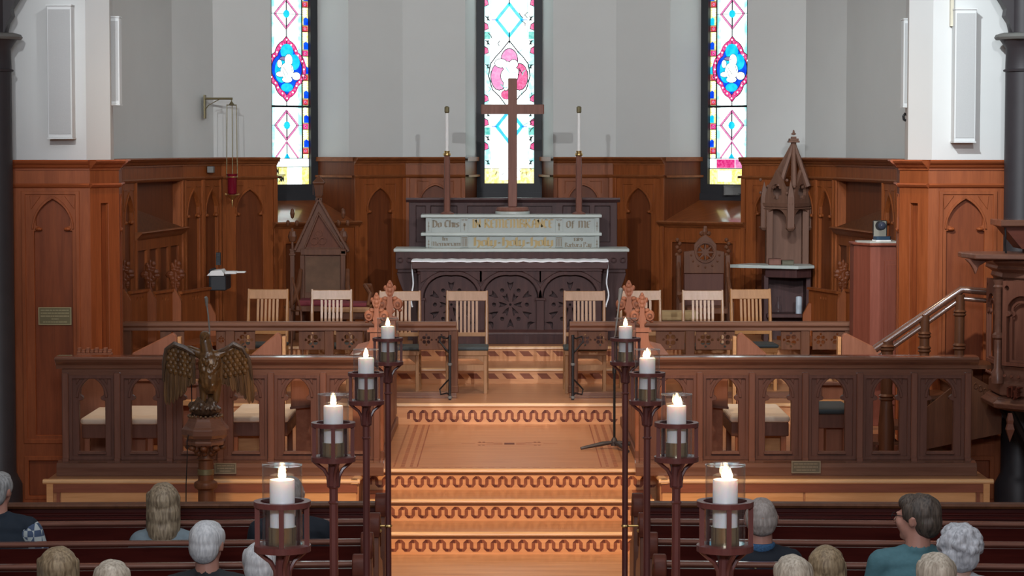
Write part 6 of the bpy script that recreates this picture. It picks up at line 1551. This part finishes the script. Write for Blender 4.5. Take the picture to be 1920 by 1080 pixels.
for nm_, dz, r in (('handrail', 0, .034), ('under_rail', -.075, .022)):
    m = MB(); m.tube([(a[0]+(.02 if dz else 0), Y, a[1]+dz), (b[0], Y, b[1]+dz), (c[0], Y-.1, c[1]+dz)], r, 8); smooth_angle(obj(nm_, m, W_scrx if dz == 0 else W_scrx, st), 60)
for px, top, r in ((1669, 640, .05), (1740, 590, .042), (1806, 552, .042)):
    x = q(px, 0)[0]; z1 = q(0, top)[1]; z0 = Z3; m = MB(); prof = [(r*1.35, z0), (r*1.35, z0+.25)]
    pz = z0+.25
    for py in (835, 745, 652, 626) if px == 1669 else ((790, 700, 655, 628) if px == 1740 else (760, 700, 650, 587)):
        zz = q(0, py)[1]
        if pz+.03 < zz < z1-.04: prof += [(r, zz-.03), (r*1.35, zz-.015), (r*1.1, zz), (r*1.4, zz+.012), (r, zz+.03)]; pz = zz
    prof += [(r, z1)]
    m.lathe(prof, (x, Y), 14); smooth_angle(obj('baluster', m, W_throne, st))
n = 6
for k in range(n):
    x0 = q(1640, 0)[0]+(q(1860, 0)[0]-q(1640, 0)[0])*k/n; x1 = q(1860, 0)[0]
    m = MB(); zz = Z3+.1+.13*k; m.box(x0, x0+.24, Y-.02, Y+.55, zz-.03, zz); m.box(x0+.02, x0+.04, Y, Y+.55, zz-.13, zz-.03); obj('step', m, W_throne, st)
m = MB(); xa, xb = q(1745, 0)[0], q(1885, 0)[0]; m.plate([[(xa-.2, Z3), (xb, ZZ(790, Y)-.1), (xb, ZZ(735, Y)), (q(1822, 0)[0], ZZ(700, Y)), (xa-.2, Z3+.25)]], Y-.06, Y-.03)
for k in range(5): x = q(1835+9*k, 0)[0]; m.plate([circ(x, ZZ(722+5*k, Y), .022, .03, 8), circ(x, ZZ(722+5*k, Y), .012, .018, 6)], Y-.07, Y-.06)
obj('stringer', m, W_throne, st, bev=.003)
# under-pulpit enclosure, coloured near-black for the shade there
m = MB(); m.box(XX(1838, 21.0), 7.4, 20.98, 21.1, 0, ZZ(745, 21)); o = struct('trim_12', m, shade_wood)
# ================================================================== PEWS
PD = (14.66-7.85)/9; PW = .83
def pew_end(t, x, y, zt, s):
    m = MB(); M0 = m.M
    m.M = Matrix.Translation((x, y, 0)) @ Matrix(((0, 1, 0, 0), (1, 0, 0, 0), (0, 0, 1, 0), (0, 0, 0, 1)))   # plate x->world y
    m.plate([[(-.04, 0), (.46, 0), (.46, .42), (.38, .5), (.16, .56), (.10, .66), (.08, zt-.06), (-.03, zt-.06), (-.05, .5)]], -.028, .028); o = obj('end_panel', m, W_scr, t, bev=.004)
    m = MB(); m.M = Matrix.Translation((x, y, 0)) @ Matrix(((0, 1, 0, 0), (1, 0, 0, 0), (0, 0, 1, 0), (0, 0, 0, 1)))
    m.plate([[(-.05, zt-.14), (-.07, zt-.08), (-.06, zt-.02), (-.02, zt+.01), (.03, zt+.01), (.08, zt-.02), (.12, zt-.10), (.13, zt-.2), (.10, zt-.22), (.06, zt-.1), (.02, zt-.06), (-.03, zt-.08)]], -.036, .036); smooth_angle(obj('scroll_cap', m, W_inl2, o, bev=.008, seg=2), 60)
def pew(k, side):
    Yk = 14.66-PD*k; s = -1 if side == 'left' else 1
    ords = ['front', 'second', 'third', 'fourth', 'fifth', 'sixth'][k]
    t = thing('pew', '%s mahogany pew counted from the altar, on the %s of the aisle' % (ords, side), 'pew', (s*PW, Yk, 0), group='mahogany pews')
    L = 4.4; zt = .82; m = MB(); ang = math.radians(3.2*(1 if s < 0 else -1))
    W0 = Matrix.Translation((s*PW, Yk, 0)) @ Matrix.Rotation(ang, 4, 'Z')
    def T(): return W0
    x0, x1 = (-L, 0) if s < 0 else (0, L)
    m.M = W0; m.extr([(.0, zt-.004), (.012, zt), (.045, zt), (.055, zt-.008), (.055, zt-.02), (.04, zt-.03), (0.005, zt-.03), (-.008, zt-.02), (-.008, zt-.01)], x0, x1); obj('top_rail', m, W_pewtop, t, bev=.002)
    m = MB(); m.M = W0; m.extr([(.01, zt-.04), (.04, zt-.04), (.12, .40), (.09, .40)], x0, x1); obj('back_panel', m, W_pew, t)
    m = MB(); m.M = W0; m.extr([(.0, zt-.14), (.022, zt-.14), (.03, zt-.165), (.008, zt-.165)], x0, x1); obj('back_moulding', m, W_pew, t)
    m = MB(); m.M = W0; m.box(x0, x1, .08, .46, .38, .41); obj('seat', m, W_pew, t, bev=.005)
    m = MB(); m.M = W0; m.box(x0, x1, .38, .40, .05, .38); obj('seat_apron', m, W_pew, t)
    pew_end(t, s*PW, Yk, .85, s); pew_end(t, s*(PW+L*math.cos(ang)), Yk+(-math.sin(abs(ang))*L), .85, s)
def pew_front(side):
    Yk = 14.66+PD+.05; s = -1 if side == 'left' else 1; ang = math.radians(1.6*(1 if s < 0 else -1)); L = 4.4
    t = thing('frontal_screen', 'low panelled wooden screen in front of the pews, %s of the aisle' % side, 'screen', (s*PW, Yk, 0), group=None)
    W0 = Matrix.Translation((s*PW, Yk, 0)) @ Matrix.Rotation(ang, 4, 'Z'); x0, x1 = (-L, 0) if s < 0 else (0, L); zt = ZZ(941, Yk)
    m = MB(); m.M = W0; m.extr([(-.06, zt-.012), (-.05, zt), (.05, zt), (.06, zt-.012), (.05, zt-.03), (-.05, zt-.03)], x0, x1); obj('capping', m, W_throne, t, bev=.002)
    m = MB(); m.M = W0; m.box(x0, x1, -.02, .02, 0, zt-.03); m.extr([(-.02, zt-.06), (-.03, zt-.065), (-.03, zt-.075), (-.02, zt-.08)], x0, x1); m.extr([(-.02, zt-.085), (-.045, zt-.09), (-.045, zt-.1), (-.02, zt-.105)], x0, x1); obj('panel', m, W_pew, t)
    pew_end(t, s*PW, Yk-.05, ZZ(926, Yk), s)
for sd in ('left', 'right'):
    pew_front(sd)
    for k in range(6): pew(k, sd)
# ================================================================== CANDLE STANDS
SX = .725
def make_stand(side, k, x, Y):
    ordn = ('nearest to the viewer', 'second from the viewer', 'third from the viewer', 'farthest, beside the front pew')[k]
    t = thing('candle_stand', 'tall reddish wooden candle stand on the %s of the aisle, %s' % (side, ordn), 'candle stand', (x, Y, 0), group='processional candle stands')
    zr, zu = 1.79, ZZ(944, 7.85)
    m = MB(); m.lathe([(.019, .03), (.019, zr-.02)], (x, Y), 8, ph=PI/8); obj('pole', m, W_stand, t)
    m = MB(); m.lathe([(.11, 0), (.11, .015), (.03, .03)], (x, Y), 20); smooth_angle(obj('foot', m, W_stand, t))
    for zz in (zr-.125, zr-.19): m = MB(); m.lathe([(.02, zz-.006), (.026, zz), (.02, zz+.006)], (x, Y), 12); obj('collar', m, W_stand, t)
    m = MB(); m.lathe([(.028, zr-.12), (.022, zr-.03), (.03, zr-.02)], (x, Y), 12); obj('neck', m, W_stand, t)
    for a in (.3, .3+PI/2, .3+PI, .3+1.5*PI):
        m = MB(); c_, s_ = math.cos(a), math.sin(a); m.tube([(x+r*c_, Y+r*s_, zz) for r, zz in ((.02, zr-.125), (.024, zr-.08), (.04, zr-.05), (.065, zr-.03), (.085, zr-.012))], .008, 6); smooth_angle(obj('curved_bracket', m, W_stand, t))
    m = MB(); m.lathe([(.094, zr-.015), (.094, zr+.005), (.085, zr+.008), (.0, zr+.008), (0, zr-.015)], (x, Y), 32); smooth_angle(obj('lower_ring', m, W_stand, t, bev=.003), 30)
    m = MB(); m.lathe([(.094, zu-.009), (.094, zu+.009), (.072, zu+.009), (.072, zu-.009), (.094, zu-.009)], (x, Y), 32); smooth_angle(obj('upper_ring', m, W_stand, t), 30)
    for j in range(5):
        a = -PI/2+.06+2*PI*j/5; m = MB(); xx, yy = x+.085*math.cos(a), Y+.085*math.sin(a); m.box(xx-.008, xx+.008, yy-.006, yy+.006, zr, zu); obj('upright', m, W_stand, t)
    m = MB(); m.lathe([(.046, zr+.0085), (.046, zr+.066), (.043, zr+.066), (.043, zr+.015), (0, zr+.015)], (x, Y), 24); smooth_angle(obj('brass_cup', m, brass_c, t), 40)
    s = -1 if side == 'left' else 1
    if k == 3:
        m = MB(); zz = .78; m.tube([(x, Y, zz), (s*(PW+.0), Y, zz)], .007, 8); m.lathe([(.02, zz-.008), (.025, zz), (.02, zz+.008)], (x, Y), 12); m.sph((s*(PW-.035), Y-.0, zz-.03), .012, 8); obj('brass_clamp', m, brass, t)['label'] = 'brass clamp'
    g = thing('glass_chimney', 'glass cylinder on the %s of the aisle, %s' % (side, ordn), 'glass chimney', (x, Y, zr), group='glass candle chimneys')
    m = MB(); z1 = ZZ(872, 7.85); m.lathe([(.066, zr+.009), (.066, z1), (.0635, z1+.001), (.0635, zr+.010), (.066, zr+.009)], (x, Y), 40); smooth_angle(obj('cylinder', m, clear, g), 40)
    m = MB(); m.lathe([(.0635, z1-.001), (.0665, z1-.001), (.0675, z1+.002), (.065, z1+.0045), (.063, z1+.002)], (x, Y), 40); smooth_angle(obj('rim', m, clear, g), 60)
    c = thing('pillar_candle', 'lit white pillar candle on the %s of the aisle, %s' % (side, ordn), 'candle', (x, Y, zr+.015), group='lit pillar candles')
    m = MB(); zt = ZZ(899, 7.85)+[0, .0, .004, .0][k]; m.lathe([(.0, zr+.0155), (.041, zr+.016), (.0415, zt-.004), (.040, zt), (.034, zt), (.028, zt-.006), (0, zt-.01)], (x, Y), 32); wx = smooth_angle(obj('wax', m, wax_m, c), 50)
    m = MB(); m.tube([(x, Y, zt-.012), (x+.001, Y, zt+.006)], .0015, 6); obj('wick', m, iron, wx)
    m = MB(); h = .052; m.lathe([(.001, zt-.004), (.009, zt+.002), (.0135, zt+.012), (.011, zt+.026), (.006, zt+.04), (.0005, zt+h)], (x, Y), 14)
    if side == 'right' and k < 3: m.lathe([(.001, zt-.004), (.008, zt+.004), (.009, zt+.014), (.004, zt+.028), (.0005, zt+.038)], (x+.015*(1 if k != 2 else -1), Y-.004), 12)
    smooth_angle(obj('flame', m, flame_m, c), 80)
cxs_ = {'left': [529, 625.5, 687, 728], 'right': [1360, 1268, 1213, 1172]}
for sd in ('left', 'right'):
    for k in range(4):
        Yk = 7.85+3*PD*k; make_stand(sd, k, XX(cxs_[sd][k], Yk, 900), Yk)
# ================================================================== PEOPLE IN THE PEWS
def cloth(n, c, **k): return plain(n, c, .85, noise_amt=k.get('a', .15), nscale=k.get('s', 30), bump=k.get('b', .15))
def skinm(n, c): 
    m_ = plain(n, c, .5, noise_amt=.08, nscale=18); b = m_.node_tree.nodes['Principled BSDF']; b.inputs['Subsurface Weight'].default_value = .12; b.inputs['Subsurface Radius'].default_value = (.02, .008, .004); return m_
def hairm(n, c1, c2, wav=26):
    m_, n_, b = nt(n); tc = n_.nodes.new('ShaderNodeTexCoord'); mp = n_.nodes.new('ShaderNodeMapping'); mp.inputs['Scale'].default_value = (1, 1, .16)
    no = n_.nodes.new('ShaderNodeTexNoise'); no.inputs['Scale'].default_value = 90; no.inputs['Detail'].default_value = 5
    n2 = n_.nodes.new('ShaderNodeTexNoise'); n2.inputs['Scale'].default_value = wav; n2.inputs['Detail'].default_value = 3
    ad = n_.nodes.new('ShaderNodeMath'); ad.operation = 'MULTIPLY_ADD'; ad.inputs[1].default_value = .5
    cr = n_.nodes.new('ShaderNodeValToRGB'); cr.color_ramp.elements[0].position = .55; cr.color_ramp.elements[1].position = .95; cr.color_ramp.elements[0].color = (*c1, 1); cr.color_ramp.elements[1].color = (*c2, 1)
    L = n_.links.new; L(tc.outputs['Object'], mp.inputs[0]); L(mp.outputs[0], no.inputs[0]); L(mp.outputs[0], n2.inputs[0]); L(n2.outputs['Fac'], ad.inputs[0]); L(no.outputs['Fac'], ad.inputs[2]); L(ad.outputs[0], cr.inputs[0]); L(cr.outputs[0], b.inputs['Base Color'])
    bp = n_.nodes.new('ShaderNodeBump'); bp.inputs['Strength'].default_value = .7; bp.inputs['Distance'].default_value = .006; L(ad.outputs[0], bp.inputs['Height']); L(bp.outputs[0], b.inputs['Normal'])
    b.inputs['Roughness'].default_value = .55; return m_
SK = skinm('skin_fair', (.55, .33, .26)); SK2 = skinm('skin_ruddy', (.5, .25, .19))
trs = cloth('dark_trousers', (.03, .03, .04))
def person(label, px, pytop, Y, hair, hmat, shirt, turn=0, k=1.0, tilt=0, sw=.20, skin=SK, glasses=False, hairline=.5, extra=None):
    """seated figure seen from behind, facing the altar (+Y); head turned by «turn» (positive: to the left)"""
    zt = ZZ(pytop, Y); x = XX(px, Y, pytop); H = .235*k         # head height with hair
    hz = zt-H*.5
    t = thing('person', label, 'person', (x, Y, .41))
    R_ = Matrix.Translation((x, Y, hz)) @ Matrix.Rotation(turn, 4, 'Z') @ Matrix.Rotation(tilt, 4, 'Y')
    sh = hz-H*.5-.075            # shoulder height
    def E(mb, c, r, n=14): M0 = mb.M; mb.M = R_; mb.sph(tuple(v*k for v in c), tuple(v*k for v in r), n); mb.M = M0
    def Cp(mb, a, b, r1, r2): M0 = mb.M; mb.M = R_; mb.cap(tuple(v*k for v in a), tuple(v*k for v in b), r1*k, r2*k); mb.M = M0
    bd = MB()
    E(bd, (0, -.012, .018), (.076, .096, .094), 20); E(bd, (0, .035, -.035), (.06, .062, .078)); E(bd, (0, .06, -.085), (.034, .034, .025)); E(bd, (0, .086, -.015), (.05, .02, .05))
    Cp(bd, (0, .098, .012), (0, .116, -.02), .009, .014)        # nose
    for s in (-1, 1):
        E(bd, (s*.03, .085, .025), (.022, .014, .008)); E(bd, (s*.034, .07, -.025), (.022, .024, .02)); E(bd, (s*.013, .104, -.024), (.008, .008, .007), 8)
        E(bd, (s*.079, -.005, -.005), (.009, .019, .031), 10); E(bd, (s*.084, -.014, .01), (.008, .012, .016), 8)
    E(bd, (0, .09, -.052), (.024, .012, .008), 10)
    # neck, trunk, hips, thighs, shins, arms with hands in the lap, all one body
    bd.cap((x, Y-.005, sh+.03), (x, Y+.0, hz-.04), .062*k, .056*k)
    bd.sph((x, Y-.01, sh-.12), (sw-.035, .1, .17), 16); bd.sph((x, Y+.0, .62), (.14, .1, .2), 16); bd.sph((x, Y+.02, .50), (.165, .13, .1), 16)
    for s in (-1, 1):
        bd.cap((x+s*(sw-.05), Y-.01, sh-.04), (x+s*(sw+.0), Y+.04, sh-.28), .045, .038); bd.cap((x+s*(sw+.0), Y+.04, sh-.28), (x+s*.09, Y+.26, .60), .038, .026)
        bd.sph((x+s*.075, Y+.29, .585), (.036, .045, .016), 10)
        for f in range(4): bd.cap((x+s*(.055+.014*f), Y+.31, .585), (x+s*(.04+.016*f), Y+.35+.006*(f in (1, 2)), .573), .0075, .006, 8)
        bd.cap((x+s*.05, Y+.28, .592), (x+s*.03, Y+.32, .60), .009, .007, 8)
        bd.cap((x+s*.09, Y+.05, .49), (x+s*.1, Y+.40, .48), .072, .052); bd.cap((x+s*.1, Y+.40, .47), (x+s*.1, Y+.38, .1), .05, .036); bd.cap((x+s*.1, Y+.36, .05), (x+s*.1, Y+.47, .04), .035, .03)
    blob('body', bd, skin, t, .0095, 2)
    for s in (-1, 1):
        e = MB(); M0 = e.M; e.M = R_; e.sph((s*.03*k, .083*k, .013*k), .011*k, 10); e.M = M0; eo = obj('eye', e, paper, t, smooth=True)
        e = MB(); e.M = R_; e.sph((s*.03*k, .0925*k, .013*k), (.005*k, .003*k, .005*k), 8); obj('iris', e, iron, eo)
    mo = MB(); mo.M = R_; mo.sph((0, .101*k, -.05*k), (.02*k, .004*k, .005*k), 10); obj('mouth', mo, skinm('lips_%d' % px, (.42, .16, .14)), t, smooth=True)
    # shirt
    sb = MB(); sb.sph((x, Y-.012, sh-.03), (sw-.02, .098, .075), 18); sb.sph((x, Y-.015, sh-.16), (sw-.02, .125, .19), 18); sb.sph((x, Y, .6), (.165, .125, .2), 16)
    sb.cap((x-sw*.55, Y-.01, sh-.005), (x+sw*.55, Y-.01, sh-.005), .058, .058)
    sb.lathe([(.064*k, sh+.0), (.072*k, sh+.045), (.067*k, sh+.075), (.05*k, sh+.03)], (x, Y-.005), 20)
    for s in (-1, 1):
        sb.cap((x+s*.05, Y-.01, sh+.03), (x+s*(sw-.05), Y-.01, sh-.025), .045, .07)
        sb.cap((x+s*(sw-.045), Y-.01, sh-.03), (x+s*(sw+.005), Y+.035, sh-.27), .068, .056); sb.cap((x+s*(sw+.0), Y+.04, sh-.28), (x+s*.11, Y+.22, .61), .05, .036)
    blob('shirt', sb, shirt, t, .011, 4, disp=.004, seed=px)
    tr = MB(); tr.sph((x, Y+.02, .49), (.178, .145, .1), 14)
    for s in (-1, 1): tr.cap((x+s*.09, Y+.05, .49), (x+s*.1, Y+.41, .485), .084, .064); tr.cap((x+s*.1, Y+.41, .48), (x+s*.1, Y+.38, .1), .06, .05)
    blob('trousers', tr, trs, t, .014, 3)
    for s in (-1, 1): shb = MB(); shb.cap((x+s*.1, Y+.35, .042), (x+s*.1, Y+.5, .036), .04, .034); obj('shoe', shb, iron, t, smooth=True)
    hb = MB()
    if hair in ('short', 'bald', 'crew'):
        hh = hairline
        if hair != 'bald':
            E(hb, (0, -.02, .03), (.084, .1, .094), 20); E(hb, (0, -.05, -.01), (.078, .07, .08), 16); E(hb, (0, .03, .07), (.066, .07, .045)); E(hb, (0, -.06, -.045), (.062, .042, .045))
            for s in (-1, 1): E(hb, (s*.07, -.0, .035), (.02, .05, .05))
        else:
            E(hb, (0, -.035, -.005), (.0815, .075, .075), 18); E(hb, (0, -.055, -.04), (.066, .045, .04)); E(hb, (0, -.012, .02), (.0785, .0975, .0935), 18)
            for s in (-1, 1): E(hb, (s*.07, -.01, .01), (.014, .04, .04))
        blob('hair', hb, hmat, t, .008, 2, disp=.006 if hair == 'short' else .0015, seed=px)
    elif hair == 'curly':
        E(hb, (0, -.01, .03), (.1, .11, .1), 18); E(hb, (0, -.05, -.03), (.095, .075, .085))
        random.seed(px)
        for j in range(110):
            a = random.uniform(0, 2*PI); b = random.uniform(-.75, 1.3); 
            if math.sin(a) > .55 and b < .5: continue
            E(hb, (.1*math.cos(a)*math.cos(b), -.01+.108*math.sin(a)*math.cos(b), .02+.1*math.sin(b)), (.022, .022, .02), 8)
        blob('hair', hb, hmat, t, .007, 1, disp=.004, seed=px)
    elif hair == 'long':
        E(hb, (0, -.018, .03), (.088, .104, .094), 20); E(hb, (0, -.045, -.05), (.093, .07, .11), 18); E(hb, (0, -.06, -.13), (.086, .05, .1), 16)
        random.seed(px)
        for j in range(26):
            a = -PI/2+random.uniform(-1.6, 1.6); r = .078; Cp(hb, (r*math.cos(a)*1.05, r*math.sin(a)-.01, random.uniform(-.02, .06)), (r*math.cos(a)*1.12, r*math.sin(a)*.7-.02, -.2-random.uniform(0, .035)), .016, .007)
        blob('hair', hb, hmat, t, .007, 1, disp=.005, seed=px)
    if glasses:
        g = MB(); g.M = R_
        for s in (-1, 1):
            g.tube([(s*.081*k, 0, .018*k), (s*.078*k, .06*k, .018*k), (s*.06*k, .106*k, .016*k)], .0022, 6)
            ring = [(s*.034*k+.026*k*math.cos(a), .108*k, .006*k+.019*k*math.sin(a)) for a in [2*PI*j/16 for j in range(17)]]; g.tube(ring, .0018, 5)
        g.tube([(-.01*k, .112*k, .012*k), (.01*k, .112*k, .012*k)], .002, 5); obj('eyeglasses', g, iron, t)
    return t, x, Y, sh
hg_grey = hairm('hair_grey', (.17, .17, .17), (.42, .42, .42)); hg_white = hairm('hair_white', (.42, .43, .45), (.72, .73, .74)); hg_silver = hairm('hair_silver', (.33, .34, .37), (.6, .62, .66), 40)
hg_blond = hairm('hair_dirty_blonde', (.13, .09, .055), (.42, .33, .22)); hg_tan = hairm('hair_tan', (.15, .1, .055), (.4, .3, .18)); hg_brown = hairm('hair_dark_brown', (.025, .018, .014), (.12, .09, .07)); hg_sand = hairm('hair_sandy_white', (.3, .25, .19), (.62, .55, .45)); hg_crop = hairm('hair_cropped_grey', (.24, .2, .18), (.42, .37, .34), 8)
navy = cloth('navy_vest', (.008, .016, .028)); steel = cloth('grey_blue_top', (.17, .22, .25)); suit = cloth('charcoal_suit', (.02, .022, .026)); blue = cloth('teal_blue_shirt', (.07, .17, .20), s=60); pale = cloth('pale_blue_shirt', (.3, .42, .6)); nvj = cloth('navy_jacket', (.006, .01, .018)); pf = cloth('pale_blouse', (.5, .52, .55))
r = person('man in a navy vest over a plaid shirt, grey hair, at the far left edge', -5, 884, 14.22, 'short', hg_grey, navy, turn=-.25, k=1.0, sw=.235, skin=SK2)
t, x, yy, sh = r
pm = nt('plaid_cloth'); m_, n_, b = pm; ck = n_.nodes.new('ShaderNodeTexChecker'); ck.inputs['Scale'].default_value = 26; ck.inputs['Color1'].default_value = (.45, .5, .5, 1); ck.inputs['Color2'].default_value = (.06, .09, .16, 1); tc = n_.nodes.new('ShaderNodeTexCoord'); n_.links.new(tc.outputs['Object'], ck.inputs[0]); n_.links.new(ck.outputs[0], b.inputs['Base Color']); b.inputs['Roughness'].default_value = .9
sb = MB(); sb.cap((x+.195, yy-.01, sh-.05), (x+.265, yy+.03, sh-.28), .078, .066); blob('sleeve', sb, m_, t, .012, 3)['label'] = 'plaid sleeve'
person('woman with shoulder-length dirty blonde hair and a grey-blue top, in the left pews', 307, 905, 14.22, 'long', hg_blond, steel, k=1.08, sw=.19)
person('blonde-brown head low at the bottom left, nearer than the grey-blue top', 110, 1025, 11.95, 'long', hg_tan, suit, k=1.1)
person('white-haired head just showing at the bottom edge, left of the man in the dark suit', 210, 1050, 11.2, 'short', hg_sand, pf, k=1.0)
person('person in a light blue patterned shirt, only a shoulder at the lower left corner', -42, 1000, 11.95, 'short', hg_grey, pale, k=1.0, sw=.25)
person('white-haired man in a dark suit, in front of the eagle lectern', 388, 976, 12.7, 'crew', hg_white, suit, turn=-.2, k=1.08, sw=.23, skin=SK2)
person('white-haired person half hidden behind the nearest left candle stand', 488, 1016, 11.95, 'crew', hg_white, pf, k=1.02, sw=.2)
person('person in a dark navy jacket behind the nearest left candle glass', 545, 890, 14.22, 'bald', hg_crop, nvj, k=.98, sw=.235, skin=SK)
r = person('balding man with cropped grey hair in a navy jacket, behind the nearest right candle stand', 1427, 930, 13.46, 'bald', hg_crop, nvj, k=1.12, sw=.22, skin=SK2)
t, x, yy, sh = r
m = MB(); m.lathe([(.073, sh+.035), (.082, sh+.06), (.078, sh+.075)], (x, yy-.01), 24); pb = plain('blue_patterned_collar', (.04, .12, .25), .8, noise_amt=.9, nscale=120); smooth_angle(obj('collar', m, pb, t))['label'] = 'blue patterned collar'
m = MB(); m.tube([(x-.055, yy-.115, sh-.03), (x-.02, yy-.14, sh-.09), (x-.01, yy-.145, sh-.12)], .005, 6); m.tube([(x-.01, yy-.145, sh-.12), (x+.01, yy-.145, sh-.17)], .012, 6); obj('lanyard', m, plain('yellow_cord', (.5, .48, .2), .7), t)['label'] = 'yellow lanyard'
person('sandy white-haired head at the bottom edge, right of the nearest right candle stand', 1487, 1041, 11.2, 'short', hg_sand, pf, k=1.05)
person('person with straight blonde hair at the bottom edge, left of the man in glasses', 1549, 1023, 11.95, 'long', hg_tan, steel, k=1.05)
person('dark-haired man in glasses and a teal-blue shirt, turning his head left', 1722, 926, 12.7, 'short', hg_brown, blue, turn=.95, k=1.13, sw=.25, glasses=True, skin=SK2)
person('person with curly silver hair, beside the man in the teal-blue shirt', 1800, 985, 11.95, 'curly', hg_silver, pf, k=1.0)
person('grey-haired head at the bottom edge, below the curly silver hair', 1755, 1036, 11.2, 'short', hg_sand, pf, k=1.06)
